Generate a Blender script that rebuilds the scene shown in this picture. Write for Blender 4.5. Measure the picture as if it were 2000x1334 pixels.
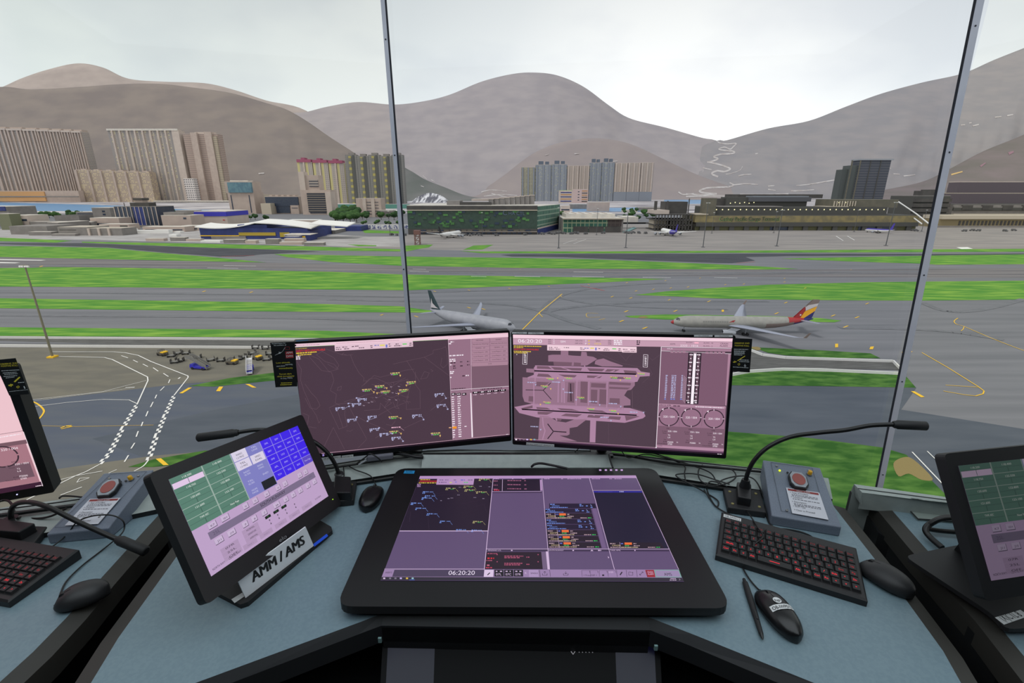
import bpy, bmesh, math, random
from mathutils import Vector as V, Matrix, noise
from mathutils.bvhtree import BVHTree
random.seed(7)
for o in list(bpy.data.objects): bpy.data.objects.remove(o)
SC = bpy.context.scene
COL = SC.collection

# ------------------------------------------------------------------ camera
EYE = V((0, 0, 1.63)); FPX = 930.0; PITCH = math.atan(291/930.0)
GZ = 1.63-62.0                       # level of the airfield far below the cab floor
DZ = 0.75                            # level of the worktops
cd = bpy.data.cameras.new('camera'); cam = bpy.data.objects.new('camera', cd); COL.objects.link(cam)
cd.sensor_width = 36; cd.lens = FPX/2000*36; cd.clip_start = 0.02; cd.clip_end = 40000
cam.location = EYE; cam.rotation_euler = (math.pi/2-PITCH, 0, 0)
SC.camera = cam
SC.view_settings.view_transform = 'Standard'; SC.view_settings.look = 'None'
SC.view_settings.exposure = 0.0; SC.view_settings.gamma = 1.0; SC.view_settings.use_curve_mapping = False

# ------------------------------------------------------------------ sky
W = bpy.data.worlds.new('sky'); SC.world = W; W.use_nodes = True
nt = W.node_tree; nt.nodes.clear()
def N(t, **k):
    n = nt.nodes.new(t)
    for a, b in k.items(): setattr(n, a, b)
    return n
L = lambda a, b: nt.links.new(a, b)
tc = N('ShaderNodeTexCoord')
nrm = N('ShaderNodeVectorMath', operation='NORMALIZE'); L(tc.outputs['Generated'], nrm.inputs[0])
dt = N('ShaderNodeVectorMath', operation='DOT_PRODUCT'); L(nrm.outputs[0], dt.inputs[0])
sd = V((0.30, 0.93, 0.17)).normalized(); dt.inputs[1].default_value = sd
rp = N('ShaderNodeValToRGB'); L(dt.outputs['Value'], rp.inputs[0])
e = rp.color_ramp.elements
e[0].position = 0.30; e[0].color = (0.86, 0.87, 0.89, 1)
e[1].position = 0.995; e[1].color = (0.86, 0.87, 0.86, 1)
for p, c in ((0.52, (0.58, 0.64, 0.64, 1)), (0.72, (0.58, 0.63, 0.64, 1)), (0.88, (0.63, 0.67, 0.68, 1)), (0.95, (0.72, 0.75, 0.755, 1))):
    q = e.new(p); q.color = c
mp = N('ShaderNodeMapping'); mp.inputs['Scale'].default_value = (1.0, 1.0, 2.2); L(nrm.outputs[0], mp.inputs[0])
ns = N('ShaderNodeTexNoise'); ns.inputs['Scale'].default_value = 2.3; ns.inputs['Detail'].default_value = 5; ns.inputs['Roughness'].default_value = 0.5
L(mp.outputs[0], ns.inputs['Vector'])
r2 = N('ShaderNodeValToRGB'); L(ns.outputs['Fac'], r2.inputs[0])
r2.color_ramp.elements[0].position = 0.40; r2.color_ramp.elements[0].color = (0.90, 0.91, 0.935, 1)
r2.color_ramp.elements[1].position = 0.56; r2.color_ramp.elements[1].color = (1.03, 1.03, 1.02, 1)
mx = N('ShaderNodeMixRGB', blend_type='MULTIPLY'); mx.inputs[0].default_value = 1
L(rp.outputs[0], mx.inputs[1]); L(r2.outputs[0], mx.inputs[2])
sx = N('ShaderNodeSeparateXYZ'); L(nrm.outputs[0], sx.inputs[0])
r3 = N('ShaderNodeValToRGB'); L(sx.outputs[2], r3.inputs[0]); r3.color_ramp.elements[0].position = 0.0; r3.color_ramp.elements[0].color = (1.60, 1.58, 1.55, 1); r3.color_ramp.elements[1].position = 0.36; r3.color_ramp.elements[1].color = (1, 1, 1, 1)
q_ = r3.color_ramp.elements.new(0.14); q_.color = (1.36, 1.36, 1.35, 1)
my = N('ShaderNodeMixRGB', blend_type='MULTIPLY'); my.inputs[0].default_value = 1; L(mx.outputs[0], my.inputs[1]); L(r3.outputs[0], my.inputs[2])
bg = N('ShaderNodeBackground'); L(my.outputs[0], bg.inputs[0]); bg.inputs[1].default_value = 1.0
wo = N('ShaderNodeOutputWorld'); L(bg.outputs[0], wo.inputs[0])
sl = bpy.data.lights.new('sun', 'SUN'); sl.energy = 1.35; sl.angle = math.radians(12); sl.color = (1, 0.97, 0.93)
so = bpy.data.objects.new('sun', sl); COL.objects.link(so)
so.rotation_euler = V((-0.35, -0.25, 0.75)).to_track_quat('Z', 'Y').to_euler()
# soft fill added below the cab ceiling to brighten the desks, no fixture known
def fill_light(x, y, z, sx, sy, e, c=(0.86, 0.95, 1.0)):
    a = bpy.data.lights.new('ceiling_fill', 'AREA'); a.shape = 'RECTANGLE'; a.size = sx; a.size_y = sy; a.energy = e; a.color = c
    o = bpy.data.objects.new('ceiling_fill', a); COL.objects.link(o); o.location = (x, y, z); return o
fill_light(0.0, 0.35, 2.72, 4.5, 2.2, 52.0)

# ------------------------------------------------------------------ measuring helpers
FW = V((0, math.cos(PITCH), -math.sin(PITCH))); UP = V((0, math.sin(PITCH), math.cos(PITCH)))
def ray(px, py): return V((1, 0, 0))*((px-1000)/FPX) + FW + UP*((667-py)/FPX)
def onz(px, py, z=DZ):
    d = ray(px, py); return EYE + d*((z-EYE.z)/d.z)
def aty(px, py, Y):
    d = ray(px, py); return EYE + d*(Y/d.y)
def onpl(px, py, P, n):
    d = ray(px, py); return EYE + d*((P-EYE).dot(n)/d.dot(n))
def rowof(Y, z):
    v = V((0, Y, z))-EYE; return 667-FPX*v.dot(UP)/v.dot(FW)
def lin(c): return tuple(((x/255)/12.92 if x/255 <= 0.04045 else ((x/255+0.055)/1.055)**2.4) for x in c)

# ------------------------------------------------------------------ materials
MATS = {}
def _mat(name):
    m = bpy.data.materials.new(name); m.use_nodes = True; return m, m.node_tree, m.node_tree.nodes['Principled BSDF']
def mat(name, c, rough=0.6, metal=0.0, spec=0.5, c2=None, scale=(1, 1, 1), ns=5.0, det=4, lo=0.4, hi=0.6, bump=0.0, coords='Object', alpha=None):
    if name in MATS: return MATS[name]
    m, t, b = _mat(name); b.inputs['Roughness'].default_value = rough; b.inputs['Metallic'].default_value = metal
    b.inputs['Specular IOR Level'].default_value = spec
    c = lin(c); b.inputs['Base Color'].default_value = (*c, 1)
    tcn = t.nodes.new('ShaderNodeTexCoord'); mpn = t.nodes.new('ShaderNodeMapping'); mpn.inputs['Scale'].default_value = scale
    t.links.new(tcn.outputs[coords], mpn.inputs[0])
    nn = t.nodes.new('ShaderNodeTexNoise'); nn.inputs['Scale'].default_value = ns; nn.inputs['Detail'].default_value = det
    t.links.new(mpn.outputs[0], nn.inputs['Vector'])
    if c2 is None: c2 = tuple(x*0.93 for x in c)
    else: c2 = lin(c2)
    r = t.nodes.new('ShaderNodeValToRGB'); r.color_ramp.elements[0].position = lo; r.color_ramp.elements[1].position = hi
    r.color_ramp.elements[0].color = (*c, 1); r.color_ramp.elements[1].color = (*c2, 1)
    t.links.new(nn.outputs['Fac'], r.inputs[0]); t.links.new(r.outputs[0], b.inputs['Base Color'])
    if bump:
        bn = t.nodes.new('ShaderNodeBump'); bn.inputs['Strength'].default_value = bump; bn.inputs['Distance'].default_value = 0.01
        t.links.new(nn.outputs['Fac'], bn.inputs['Height']); t.links.new(bn.outputs[0], b.inputs['Normal'])
    MATS[name] = m; return m
def em(c, s=1.0, rough=0.35):
    k = 'display %d %d %d %.2f' % (*c, s)
    if k in MATS: return MATS[k]
    m, t, b = _mat(k); b.inputs['Base Color'].default_value = (0.01, 0.01, 0.012, 1); b.inputs['Roughness'].default_value = rough
    b.inputs['Specular IOR Level'].default_value = 0.3
    b.inputs['Emission Color'].default_value = (*lin(c), 1); b.inputs['Emission Strength'].default_value = s
    MATS[k] = m; return m
def fac(name, wall, win, pu, pv, fu, fv, acc=None, accp=0.2, rough=0.8, u0=0.0, v0=0.0, stripe=None):
    """wall material with a grid of windows: period pu x pv metres, window share fu x fv"""
    if name in MATS: return MATS[name]
    m, t, b = _mat(name); b.inputs['Roughness'].default_value = rough; b.inputs['Specular IOR Level'].default_value = 0.3
    n = t.nodes.new; l = t.links.new
    def math_(op, a, bb=None):
        q = n('ShaderNodeMath'); q.operation = op
        for i, x in enumerate((a, bb)):
            if x is None: continue
            if isinstance(x, (int, float)): q.inputs[i].default_value = x
            else: l(x, q.inputs[i])
        return q.outputs[0]
    tcn = n('ShaderNodeTexCoord'); sp = n('ShaderNodeSeparateXYZ'); l(tcn.outputs['Object'], sp.inputs[0])
    u = math_('DIVIDE', math_('ADD', math_('ADD', sp.outputs[0], sp.outputs[1]), u0), pu)
    v = math_('DIVIDE', math_('ADD', sp.outputs[2], v0), pv)
    mu = math_('LESS_THAN', math_('FRACT', u), fu); mv = math_('LESS_THAN', math_('FRACT', v), fv)
    msk = math_('MULTIPLY', mu, mv)
    cb = n('ShaderNodeCombineXYZ'); l(math_('FLOOR', u), cb.inputs[0]); l(math_('FLOOR', v), cb.inputs[1])
    wn = n('ShaderNodeTexWhiteNoise'); wn.noise_dimensions = '2D'; l(cb.outputs[0], wn.inputs[0])
    am = math_('MULTIPLY', math_('LESS_THAN', wn.outputs['Value'], accp if acc else 0.0), 1.0)
    c1 = n('ShaderNodeMixRGB'); c1.inputs[1].default_value = (*lin(win), 1); c1.inputs[2].default_value = (*lin(acc or win), 1); l(am, c1.inputs[0])
    c0 = n('ShaderNodeMixRGB'); l(msk, c0.inputs[0]); c0.inputs[1].default_value = (*lin(wall), 1); l(c1.outputs[0], c0.inputs[2])
    out = c0.outputs[0]
    if stripe:   # (period, share, colour): plain vertical bands over the windows
        ms = math_('LESS_THAN', math_('FRACT', math_('DIVIDE', math_('ADD', sp.outputs[0], sp.outputs[1]), stripe[0])), stripe[1])
        c3 = n('ShaderNodeMixRGB'); l(ms, c3.inputs[0]); l(out, c3.inputs[1]); c3.inputs[2].default_value = (*lin(stripe[2]), 1); out = c3.outputs[0]
    l(out, b.inputs['Base Color'])
    MATS[name] = m; return m

# ------------------------------------------------------------------ mesh builder
MW = {}
_txt = {}
def text2d(s):
    if s in _txt: return _txt[s]
    cu = bpy.data.curves.new('t', 'FONT'); cu.body = s; cu.size = 1.0; cu.resolution_u = 3
    o = bpy.data.objects.new('t', cu); COL.objects.link(o)
    dg = bpy.context.evaluated_depsgraph_get(); me = o.evaluated_get(dg).to_mesh()
    vs = [(v.co.x, v.co.y) for v in me.vertices]; fs = [tuple(p.vertices) for p in me.polygons]
    o.evaluated_get(dg).to_mesh_clear(); bpy.data.objects.remove(o); bpy.data.curves.remove(cu)
    x0 = min([v[0] for v in vs] or [0]); x1 = max([v[0] for v in vs] or [1])
    vs = [((x-x0), y/0.69) for x, y in vs]                    # cap height becomes 1
    _txt[s] = (vs, fs, max(x1-x0, 1e-3)/0.69); _txt[s] = ([(x/0.69, y) for x, y in vs], fs, (x1-x0)/0.69)
    return _txt[s]
class MB:
    def __init__(s): s.v = []; s.f = []; s.mi = []; s.ms = []; s.sm = []
    def m(s, mt):
        if mt not in s.ms: s.ms.append(mt)
        return s.ms.index(mt)
    def add(s, vs, fs, mt, sm=False):
        b = len(s.v); s.v += [V(x) for x in vs]; i = s.m(mt)
        for f in fs: s.f.append([b+k for k in f]); s.mi.append(i); s.sm.append(sm)
        return s
    def poly(s, pts, mt): return s.add(pts, [list(range(len(pts)))], mt)
    def prism(s, pts, off, mt, side=None):
        n = len(pts); off = V(off); p = [V(x) for x in pts]
        s.add(p+[x+off for x in p], [list(range(n))[::-1], list(range(n, 2*n))], mt)
        s.add(p+[x+off for x in p], [[i, (i+1) % n, n+(i+1) % n, n+i] for i in range(n)], side or mt)
        return s
    def par(s, o, a, b, c, mt):
        o, a, b, c = V(o), V(a), V(b), V(c); return s.prism([o, o+a, o+a+b, o+b], c, mt)
    def box(s, c, sz, mt, R=None):
        R = R or Matrix.Identity(3); x, y, z = (R@V((sz[0], 0, 0)), R@V((0, sz[1], 0)), R@V((0, 0, sz[2])))
        return s.par(V(c)-(x+y+z)/2, x, y, z, mt)
    def loft(s, loops, mt, caps=True, sm=True):
        n = len(loops[0]); vs = [p for l in loops for p in l]; fs = []
        for k in range(len(loops)-1):
            for i in range(n): j = (i+1) % n; fs.append([k*n+i, k*n+j, (k+1)*n+j, (k+1)*n+i])
        s.add(vs, fs, mt, sm)
        if caps: s.add(loops[0], [list(range(n))[::-1]], mt); s.add(loops[-1], [list(range(n))], mt)
        return s
    def tube(s, pts, r, mt, seg=10, caps=True, sm=True):
        pts = [V(p) for p in pts]; rs = r if isinstance(r, (list, tuple)) else [r]*len(pts)
        loops = []; nv = None
        for i, p in enumerate(pts):
            t = (pts[min(i+1, len(pts)-1)]-pts[max(i-1, 0)]).normalized()
            if nv is None: nv = t.orthogonal().normalized()
            nv = (nv-t*nv.dot(t)).normalized(); b = t.cross(nv)
            loops.append([p+(nv*math.cos(a)+b*math.sin(a))*rs[i] for a in [2*math.pi*k/seg for k in range(seg)]])
        return s.loft(loops, mt, caps, sm)
    def ell(s, c, r, mt, nu=16, nv=10, fn=None, R=None):
        c = V(c); loops = []
        for j in range(nv+1):
            ph = -math.pi/2+math.pi*j/nv; ph = max(min(ph, 1.55), -1.55); l = []
            for i in range(nu):
                a = 2*math.pi*i/nu; p = V((math.cos(a)*math.cos(ph)*r[0], math.sin(a)*math.cos(ph)*r[1], math.sin(ph)*r[2]))
                if fn: p = fn(p)
                if R: p = R@p
                l.append(c+p)
            loops.append(l)
        return s.loft(loops, mt)
    def text(s, st, P, ex, ey, h, mt, w=None):
        vs, fs, tw = text2d(st); ex = V(ex).normalized(); ey = V(ey).normalized(); k = (w/tw if w else h)
        return s.add([V(P)+ex*(x*k)+ey*(y*h) for x, y in vs], fs, mt)
    def build(s, name, parent=None, at=None, bevel=0, seg=2, fix=True, auto=False):
        me = bpy.data.meshes.new(name); o = bpy.data.objects.new(name, me); COL.objects.link(o)
        if parent: M = MW[parent]; o.parent = parent; MW[o] = M; inv = M.inverted(); vs = [inv@p for p in s.v]
        else:
            if at is None:
                n = max(len(s.v), 1); at = V((sum(p.x for p in s.v)/n, sum(p.y for p in s.v)/n, min(p.z for p in s.v)))
            at = V(at); o.location = at; MW[o] = Matrix.Translation(at); vs = [p-at for p in s.v]
        me.from_pydata([tuple(p) for p in vs], [], s.f)
        for mt in s.ms: me.materials.append(mt)
        me.polygons.foreach_set('material_index', s.mi); me.polygons.foreach_set('use_smooth', s.sm)
        if fix:
            b = bmesh.new(); b.from_mesh(me); bmesh.ops.recalc_face_normals(b, faces=b.faces); b.to_mesh(me); b.free()
        me.update()
        if bevel:
            md = o.modifiers.new('bevel', 'BEVEL'); md.width = bevel; md.segments = seg; md.limit_method = 'ANGLE'; md.angle_limit = math.radians(40)
            b = bmesh.new(); b.from_mesh(me); bmesh.ops.remove_doubles(b, verts=b.verts, dist=1e-5); bmesh.ops.recalc_face_normals(b, faces=b.faces); b.to_mesh(me); b.free()
        return o
def tag(o, label, cat, group=None, kind=None):
    o['label'] = label; o['category'] = cat
    if group: o['group'] = group
    if kind: o['kind'] = kind
    return o
def thing(name, label, cat, at=(0, 0, 0), group=None):
    o = bpy.data.objects.new(name, None); COL.objects.link(o); o.location = at; o.empty_display_size = 0.1
    MW[o] = Matrix.Translation(V(at)); return tag(o, label, cat, group)
def struct(o): o['kind'] = 'structure'; return o
def dup(root, M, label=None, group=None):
    def cp(o, par):
        c = o.copy(); COL.objects.link(c)
        if par: c.parent = par
        for ch in [k for k in bpy.data.objects if k.parent == o and k not in made]: made.add(cp(ch, c))
        return c
    made = set(); r = cp(root, None); r.matrix_world = M
    if label: r['label'] = label
    if group: r['group'] = group
    return r
def TR(p, rz=0, s=1): return Matrix.Translation(V(p))@Matrix.Rotation(rz, 4, 'Z')@Matrix.Scale(s, 4)
def smooth_path(pts, n=6):
    pts = [V(p) for p in pts]; out = []
    for i in range(len(pts)-1):
        p0, p1, p2, p3 = pts[max(i-1, 0)], pts[i], pts[i+1], pts[min(i+2, len(pts)-1)]
        for k in range(n):
            t = k/n; out.append(0.5*((2*p1)+(p2-p0)*t+(2*p0-5*p1+4*p2-p3)*t*t+(3*p1-p0-3*p2+p3)*t**3))
    return out+[pts[-1]]
# ------------------------------------------------------------------ airfield ground
M_asph = mat('asphalt', (122, 123, 127), 0.9, c2=(108, 110, 114), scale=(0.004, 0.05, 1), ns=3.0, det=5, lo=0.35, hi=0.68, spec=0.15)
M_asphd = mat('dark_asphalt', (76, 78, 84), 0.9, c2=(66, 68, 74), scale=(0.01, 0.06, 1), ns=3.0, spec=0.15)
M_asphb = mat('blue_grey_asphalt', (84, 91, 104), 0.9, c2=(94, 99, 106), scale=(0.012, 0.05, 1), ns=3.0, spec=0.15, lo=0.35, hi=0.7)
M_run = mat('runway_concrete', (124, 121, 121), 0.9, c2=(98, 96, 99), scale=(0.002, 0.06, 1), ns=3.0, spec=0.15, lo=0.42, hi=0.62)
M_apron = mat('apron_concrete', (148, 143, 138), 0.9, c2=(134, 130, 127), scale=(0.004, 0.02, 1), ns=3.0, spec=0.15)
M_apro2 = mat('olive_concrete', (116, 113, 102), 0.9, c2=(106, 104, 96), scale=(0.02, 0.06, 1), ns=3.0, spec=0.15)
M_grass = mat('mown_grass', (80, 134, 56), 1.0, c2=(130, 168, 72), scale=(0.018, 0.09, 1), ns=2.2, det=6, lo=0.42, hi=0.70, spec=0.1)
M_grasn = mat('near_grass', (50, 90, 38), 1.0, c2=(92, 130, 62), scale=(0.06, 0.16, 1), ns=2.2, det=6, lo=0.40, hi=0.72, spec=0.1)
M_sand = mat('bare_sand', (138, 124, 84), 1.0, spec=0.1)
M_white = mat('white_marking', (226, 226, 222), 0.8); M_yel = mat('yellow_marking', (232, 186, 40), 0.8); M_red = mat('red_marking', (196, 70, 66), 0.8)
M_city = mat('far_city_ground', (196, 192, 192), 0.95, c2=(120, 116, 122), scale=(0.0012, 0.006, 1), ns=3.0, det=8, lo=0.46, hi=0.56, spec=0.1)
M_water = mat('harbour_water', (70, 128, 176), 0.35, c2=(78, 136, 182), scale=(0.001, 0.01, 1), ns=3.0)
M_conc = mat('parapet_concrete', (214, 214, 210), 0.8); M_wall = mat('retaining_wall', (92, 92, 90), 0.9, c2=(78, 78, 76), scale=(0.05, 0.3, 0.3), ns=3)
b = MB(); b.poly([(-9000, 24, GZ), (9000, 24, GZ), (16000, 2600, GZ), (-16000, 2600, GZ)], M_asph); ground = struct(b.build('ground', at=(0, 0, GZ)))
b = MB(); b.poly([(-16000, 1500, GZ+.02), (16000, 1500, GZ+.02), (22000, 12000, GZ+.02), (-22000, 12000, GZ+.02)], M_city); struct(b.build('city_ground', at=(0, 1500, GZ)))
def sm_px(pts, k=0):
    if not k: return pts
    n = len(pts); out = []
    for i in range(n):
        p0, p1, p2, p3 = [V((*pts[(i+d) % n], 0)) for d in (-1, 0, 1, 2)]
        for j in range(k):
            t = j/k; q = 0.5*((2*p1)+(p2-p0)*t+(2*p0-5*p1+4*p2-p3)*t*t+(3*p1-p0-3*p2+p3)*t**3); out.append((q.x, q.y))
    return out
NP = [0]
def patch(name, px, mt, lift, kind='structure', k=0):
    NP[0] += 1; lift += NP[0]*.0012; px = [(x-700 if x <= -60 else (x+600 if x >= 2200 else x), y) for x, y in px]; pts = [onz(x, y, GZ+lift) for x, y in sm_px(px, k)]
    b = MB(); b.poly(pts, mt); o = b.build(name); o['kind'] = kind; return o
patch('apron', [(560, 474), (790, 462), (820, 440), (2300, 430), (2300, 488), (1805, 490), (1340, 492), (940, 493), (900, 489), (700, 484)], M_apron, .03)
patch('apron', [(-100, 440), (560, 452), (720, 462), (790, 462), (782, 482), (632, 481), (400, 474), (140, 468), (-100, 462)], mat('storage_concrete', (170, 168, 168), 0.9, c2=(146, 143, 142), scale=(0.01, 0.03, 1), ns=3), .04)
patch('runway', [(-200, 500), (0, 502), (520, 513), (785, 520), (1160, 525), (1500, 526.5), (2200, 520), (2200, 545), (1500, 541), (785, 534), (500, 527.5), (0, 527), (-200, 530)], M_run, .03)
patch('closed_taxiway', [(-80, 471), (160, 475), (400, 484), (500, 486.5), (625, 491), (510, 497), (475, 501), (430, 501), (330, 494), (210, 483), (0, 477), (-80, 475)], M_asphd, .05)
patch('closed_taxiway', [(978, 498), (1000, 496.5), (1500, 495.5), (1820, 496), (2200, 491), (2200, 494), (1820, 499), (1540, 500), (1456, 502), (1475, 509), (1430, 514), (1400, 513.5), (1200, 506), (1100, 502), (1000, 501)], M_asphd, .05)
patch('service_yard', [(-150, 676), (600, 680), (640, 700), (640, 728), (350, 750), (90, 780), (-150, 800)], M_apro2, .03)
patch('service_road', [(90, 780), (350, 750), (600, 734), (640, 728), (640, 760), (420, 800), (250, 840), (180, 857), (285, 895), (240, 905), (48, 925), (-150, 960), (-150, 800)], M_asphb, .035)
patch('service_yard', [(-150, 960), (48, 925), (190, 905), (300, 890), (420, 880), (420, 1040), (-150, 1040)], M_apro2, .035)
patch('near_taxiway', [(640, 760), (1000, 740), (1430, 752), (1790, 757), (1760, 800), (2300, 980), (2300, 1100), (300, 1100), (420, 900), (285, 895), (180, 857), (250, 840), (420, 800)], mat('near_asphalt', (88, 94, 102), 0.9, c2=(76, 83, 92), scale=(0.012, 0.05, 1), ns=3.0, spec=0.15, lo=0.35, hi=0.7), .032)
G = [
 ([(-60, 463), (0, 464), (140, 470), (110, 474), (0, 471), (-60, 470)], 0), ([(160, 472), (400, 476), (632, 482), (784, 487), (784, 491), (600, 489), (400, 483.5), (160, 474)], 0),
 ([(707, 449), (790, 452), (790, 456), (712, 455)], 0), ([(788, 480), (846, 477.5), (838, 483), (814, 487), (786, 493)], 0), ([(678, 477), (735, 479), (735, 481), (700, 481)], 0),
 ([(-80, 479), (50, 481), (210, 484), (270, 490), (400, 501), (520, 512.5), (380, 510), (200, 506), (0, 502), (-80, 501)], 0),
 ([(-100, 528), (60, 523), (100, 521.5), (250, 523), (500, 528), (650, 531), (785, 536), (1160, 542), (1300, 545), (1160, 552.5), (992, 559), (794, 567), (500, 564), (250, 561), (-100, 555)], 0),
 ([(-100, 581), (0, 582.5), (500, 590), (780, 598), (848, 607.5), (840, 610.6), (500, 608), (0, 602), (-100, 601)], 0),
 ([(-100, 637), (0, 639), (500, 644), (640, 646), (800, 654), (640, 660), (500, 658.5), (0, 656), (-100, 655)], 0),
 ([(369, 754), (450, 738), (533, 728), (600, 716), (640, 714), (640, 728), (600, 735), (537, 743), (418, 755)], 1),
 ([(898, 490.5), (940, 491), (1160, 491), (1340, 490), (1805, 487), (2200, 481), (2200, 487), (1805, 492.5), (1340, 494), (1160, 495), (940, 494.5)], 0),
 ([(904, 488), (925, 479.5), (964, 478), (942, 487.5)], 0),
 ([(535, 496), (782, 501), (1000, 503.5), (1160, 506.5), (1400, 516), (1480, 520), (1560, 525), (1500, 526.3), (1160, 525), (1000, 523), (782, 519), (650, 512), (560, 502)], 0),
 ([(1525, 505), (1700, 501.5), (1830, 499), (2200, 487), (2200, 514), (2000, 516), (1830, 517), (1805, 515), (1700, 512), (1580, 507.5)], 0),
 ([(1240, 576), (1300, 569), (1400, 562), (1500, 556), (1700, 551), (1800, 550), (2200, 541), (2200, 582), (2000, 585), (1800, 587), (1640, 586.5), (1500, 585), (1400, 583), (1300, 578)], 0),
 ([(1220, 617), (1300, 614), (1500, 617), (1600, 621), (1643, 626), (1630, 629.5), (1500, 627), (1300, 624), (1230, 620)], 0),
 ([(1425, 677), (1481, 678.6), (1600, 684), (1700, 690), (1719.5, 699.6), (1616, 699), (1535, 694), (1500, 689), (1481, 682), (1430, 681)], 1),
 ([(1400, 736), (1470, 727), (1530, 724), (1750, 729), (1768, 733), (1789, 757), (1600, 754), (1400, 752)], 1),
 ([(1200, 872), (1340, 840), (1424, 843), (1580, 855), (1724, 874), (1770, 888), (1841, 960), (1900, 1010), (1900, 1060), (1100, 1040), (1000, 905)], 1),
 ([(250, 912), (300, 897), (400, 880), (420, 880), (420, 900), (300, 912)], 1), ([(2050, 940), (2200, 900), (2200, 1000)], 1)]
for px, near in G:
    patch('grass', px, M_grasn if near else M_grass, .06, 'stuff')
for o in [o for o in bpy.data.objects if o.name.startswith('grass')]:
    tag(o, 'mown green grass strip between the grey taxiways', 'grass', 'grass strips of the airfield')
patch('bare_sand', [(1745, 905), (1765, 893), (1785, 898), (1822, 935), (1800, 937), (1775, 925), (1755, 930)], M_sand, .09, k=4)
patch('bare_sand', [(1466, 678), (1481, 677.5), (1486, 682), (1478, 684)], M_sand, .09, k=3)
patch('bare_sand', [(1246, 619.5), (1258, 617.5), (1266, 619.5), (1254, 621.5)], M_sand, .09, k=3)
patch('harbour_water', [(-200, 388), (0, 395), (110, 398), (230, 401.5), (310, 406), (372, 409.5), (450, 410.5), (440, 414), (300, 413), (155, 412.5), (45, 412), (0, 402), (-200, 396)], M_water, .05)
patch('harbour_water', [(1118, 407), (1250, 405), (1252, 413), (1118, 414)], M_water, .05)
patch('harbour_water', [(1297, 390), (1372, 390), (1372, 398), (1297, 399)], M_water, .05)

# painted markings: lines given by the points they pass through on the ground
class Marks:
    def __init__(s, mt): s.b = MB(); s.mt = mt
    def quad(s, *px): s.b.poly([onz(x, y, GZ+.12) for x, y in px], s.mt)
    def line(s, px, w, k=0):
        s.k = getattr(s, 'k', 0)+1; P = [onz(x, y, GZ+.12+s.k*.0012) for x, y in px]
        if k: P = smooth_path(P, k)
        for i in range(len(P)-1):
            d = (P[i+1]-P[i]); 
            if d.length < 1e-3: continue
            n = V((-d.y, d.x, 0)).normalized()*w/2; s.b.poly([P[i]-n, P[i+1]-n, P[i+1]+n, P[i]+n], s.mt)
    def dashes(s, a, c, n, duty, w):
        A, B = onz(*a, GZ+.12), onz(*c, GZ+.12)
        for i in range(n):
            p = A.lerp(B, i/n); q = A.lerp(B, (i+duty)/n); d = (q-p); m = V((-d.y, d.x, 0)).normalized()*w/2
            s.b.poly([p-m, q-m, q+m, p+m], s.mt)
    def checker(s, px, w):
        P = [onz(x, y, GZ+.12) for x, y in px]
        for i in range(len(P)-1):
            d = P[i+1]-P[i]; n = max(1, int(round(d.length/(w*2.0)))); t = d.normalized(); m = V((-t.y, t.x, 0))
            for k in range(n):
                a = P[i]+d*(k/n); c = P[i]+d*((k+1)/n); sgn = 1 if k % 2 else -1
                s.b.poly([a, c, c+m*sgn*w*.8, a+m*sgn*w*.8], s.mt)
    def done(s): s.b.build('painted_marking', ground)
tm_ = Marks(mat('tyre_marks', (100, 102, 106), .9, c2=(108, 110, 114), scale=(.05, .05, 1)))
for P_, w_ in (([(640, 585), (800, 588), (900, 590), (1000, 596), (1060, 608), (1110, 626), (1170, 642)], 4), ([(1060, 612), (1100, 602), (1200, 593), (1330, 588), (1500, 588)], 4), ([(1098, 582), (1150, 592), (1260, 600), (1420, 604)], 3.5), ([(1060, 606), (1075, 590), (1110, 572), (1180, 560), (1300, 552)], 4), ([(800, 572), (900, 569), (1000, 566), (1150, 560)], 3), ([(1640, 640), (1760, 642), (1860, 648), (1960, 664)], 4), ([(1800, 590), (1850, 608), (1920, 604), (2000, 584)], 4), ([(1180, 540.5), (1400, 536), (1800, 533)], 3), ([(0, 518), (400, 523), (790, 532), (1180, 534), (1800, 530)], 6), ([(0, 571), (300, 573), (640, 577), (800, 580)], 3), ([(0, 616), (300, 618), (600, 622), (800, 628)], 3)): tm_.line(P_, w_, 6)
for _v in tm_.b.v: _v.z -= .02
tm_.b.build('tyre_marks', ground)
w = Marks(M_white)
w.line([(97, 687), (222, 687), (245, 689), (270, 694), (295, 706), (367, 734), (367.5, 737), (340, 772)], .35)
w.line([(115, 696), (204, 698), (219, 702), (288, 736), (289, 743), (267.5, 790)], .35)
w.line([(286, 743), (200, 765), (51, 782)], .2)
w.line([(267, 788), (252, 781), (200, 780), (130, 786), (50, 796)], .22); w.line([(263, 757), (180, 768), (60, 784)], .12)
w.checker([(340, 773), (322, 812), (306, 850), (290, 898)], .75); w.checker([(267, 791), (240, 836), (214, 885), (194, 907)], .75)
w.line([(290, 898), (280, 910), (262, 920)], .3, 3); w.line([(194, 907), (168, 921), (148, 929), (48, 978)], .3)
for a, c in (((237, 694.5), (250, 699)), ((260, 703), (269, 707.5)), ((279, 711), (289, 716)), ((299, 718), (309, 725)), ((319, 729), (329, 735.5)), ((332, 741), (329, 748)), ((321, 755), (313, 763)), ((306, 771), (303, 778)), ((299, 785), (294, 795)), ((289, 803), (285, 813)), ((279, 824), (276, 832)), ((270, 842), (266, 853)), ((263, 865), (256, 876)), ((251, 889), (243, 902))): w.line([a, c], .3)
w.line([(102, 941), (148, 929), (200, 920)], .2); w.line([(118, 967), (160, 951)], .25); w.line([(150, 942), (156, 934), (175, 933), (150, 942)], .15); w.line([(212, 924), (228, 917)], .2)
w.line([(245, 757), (263, 756)], .4); w.line([(348, 740), (352, 737)], .5)
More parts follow.
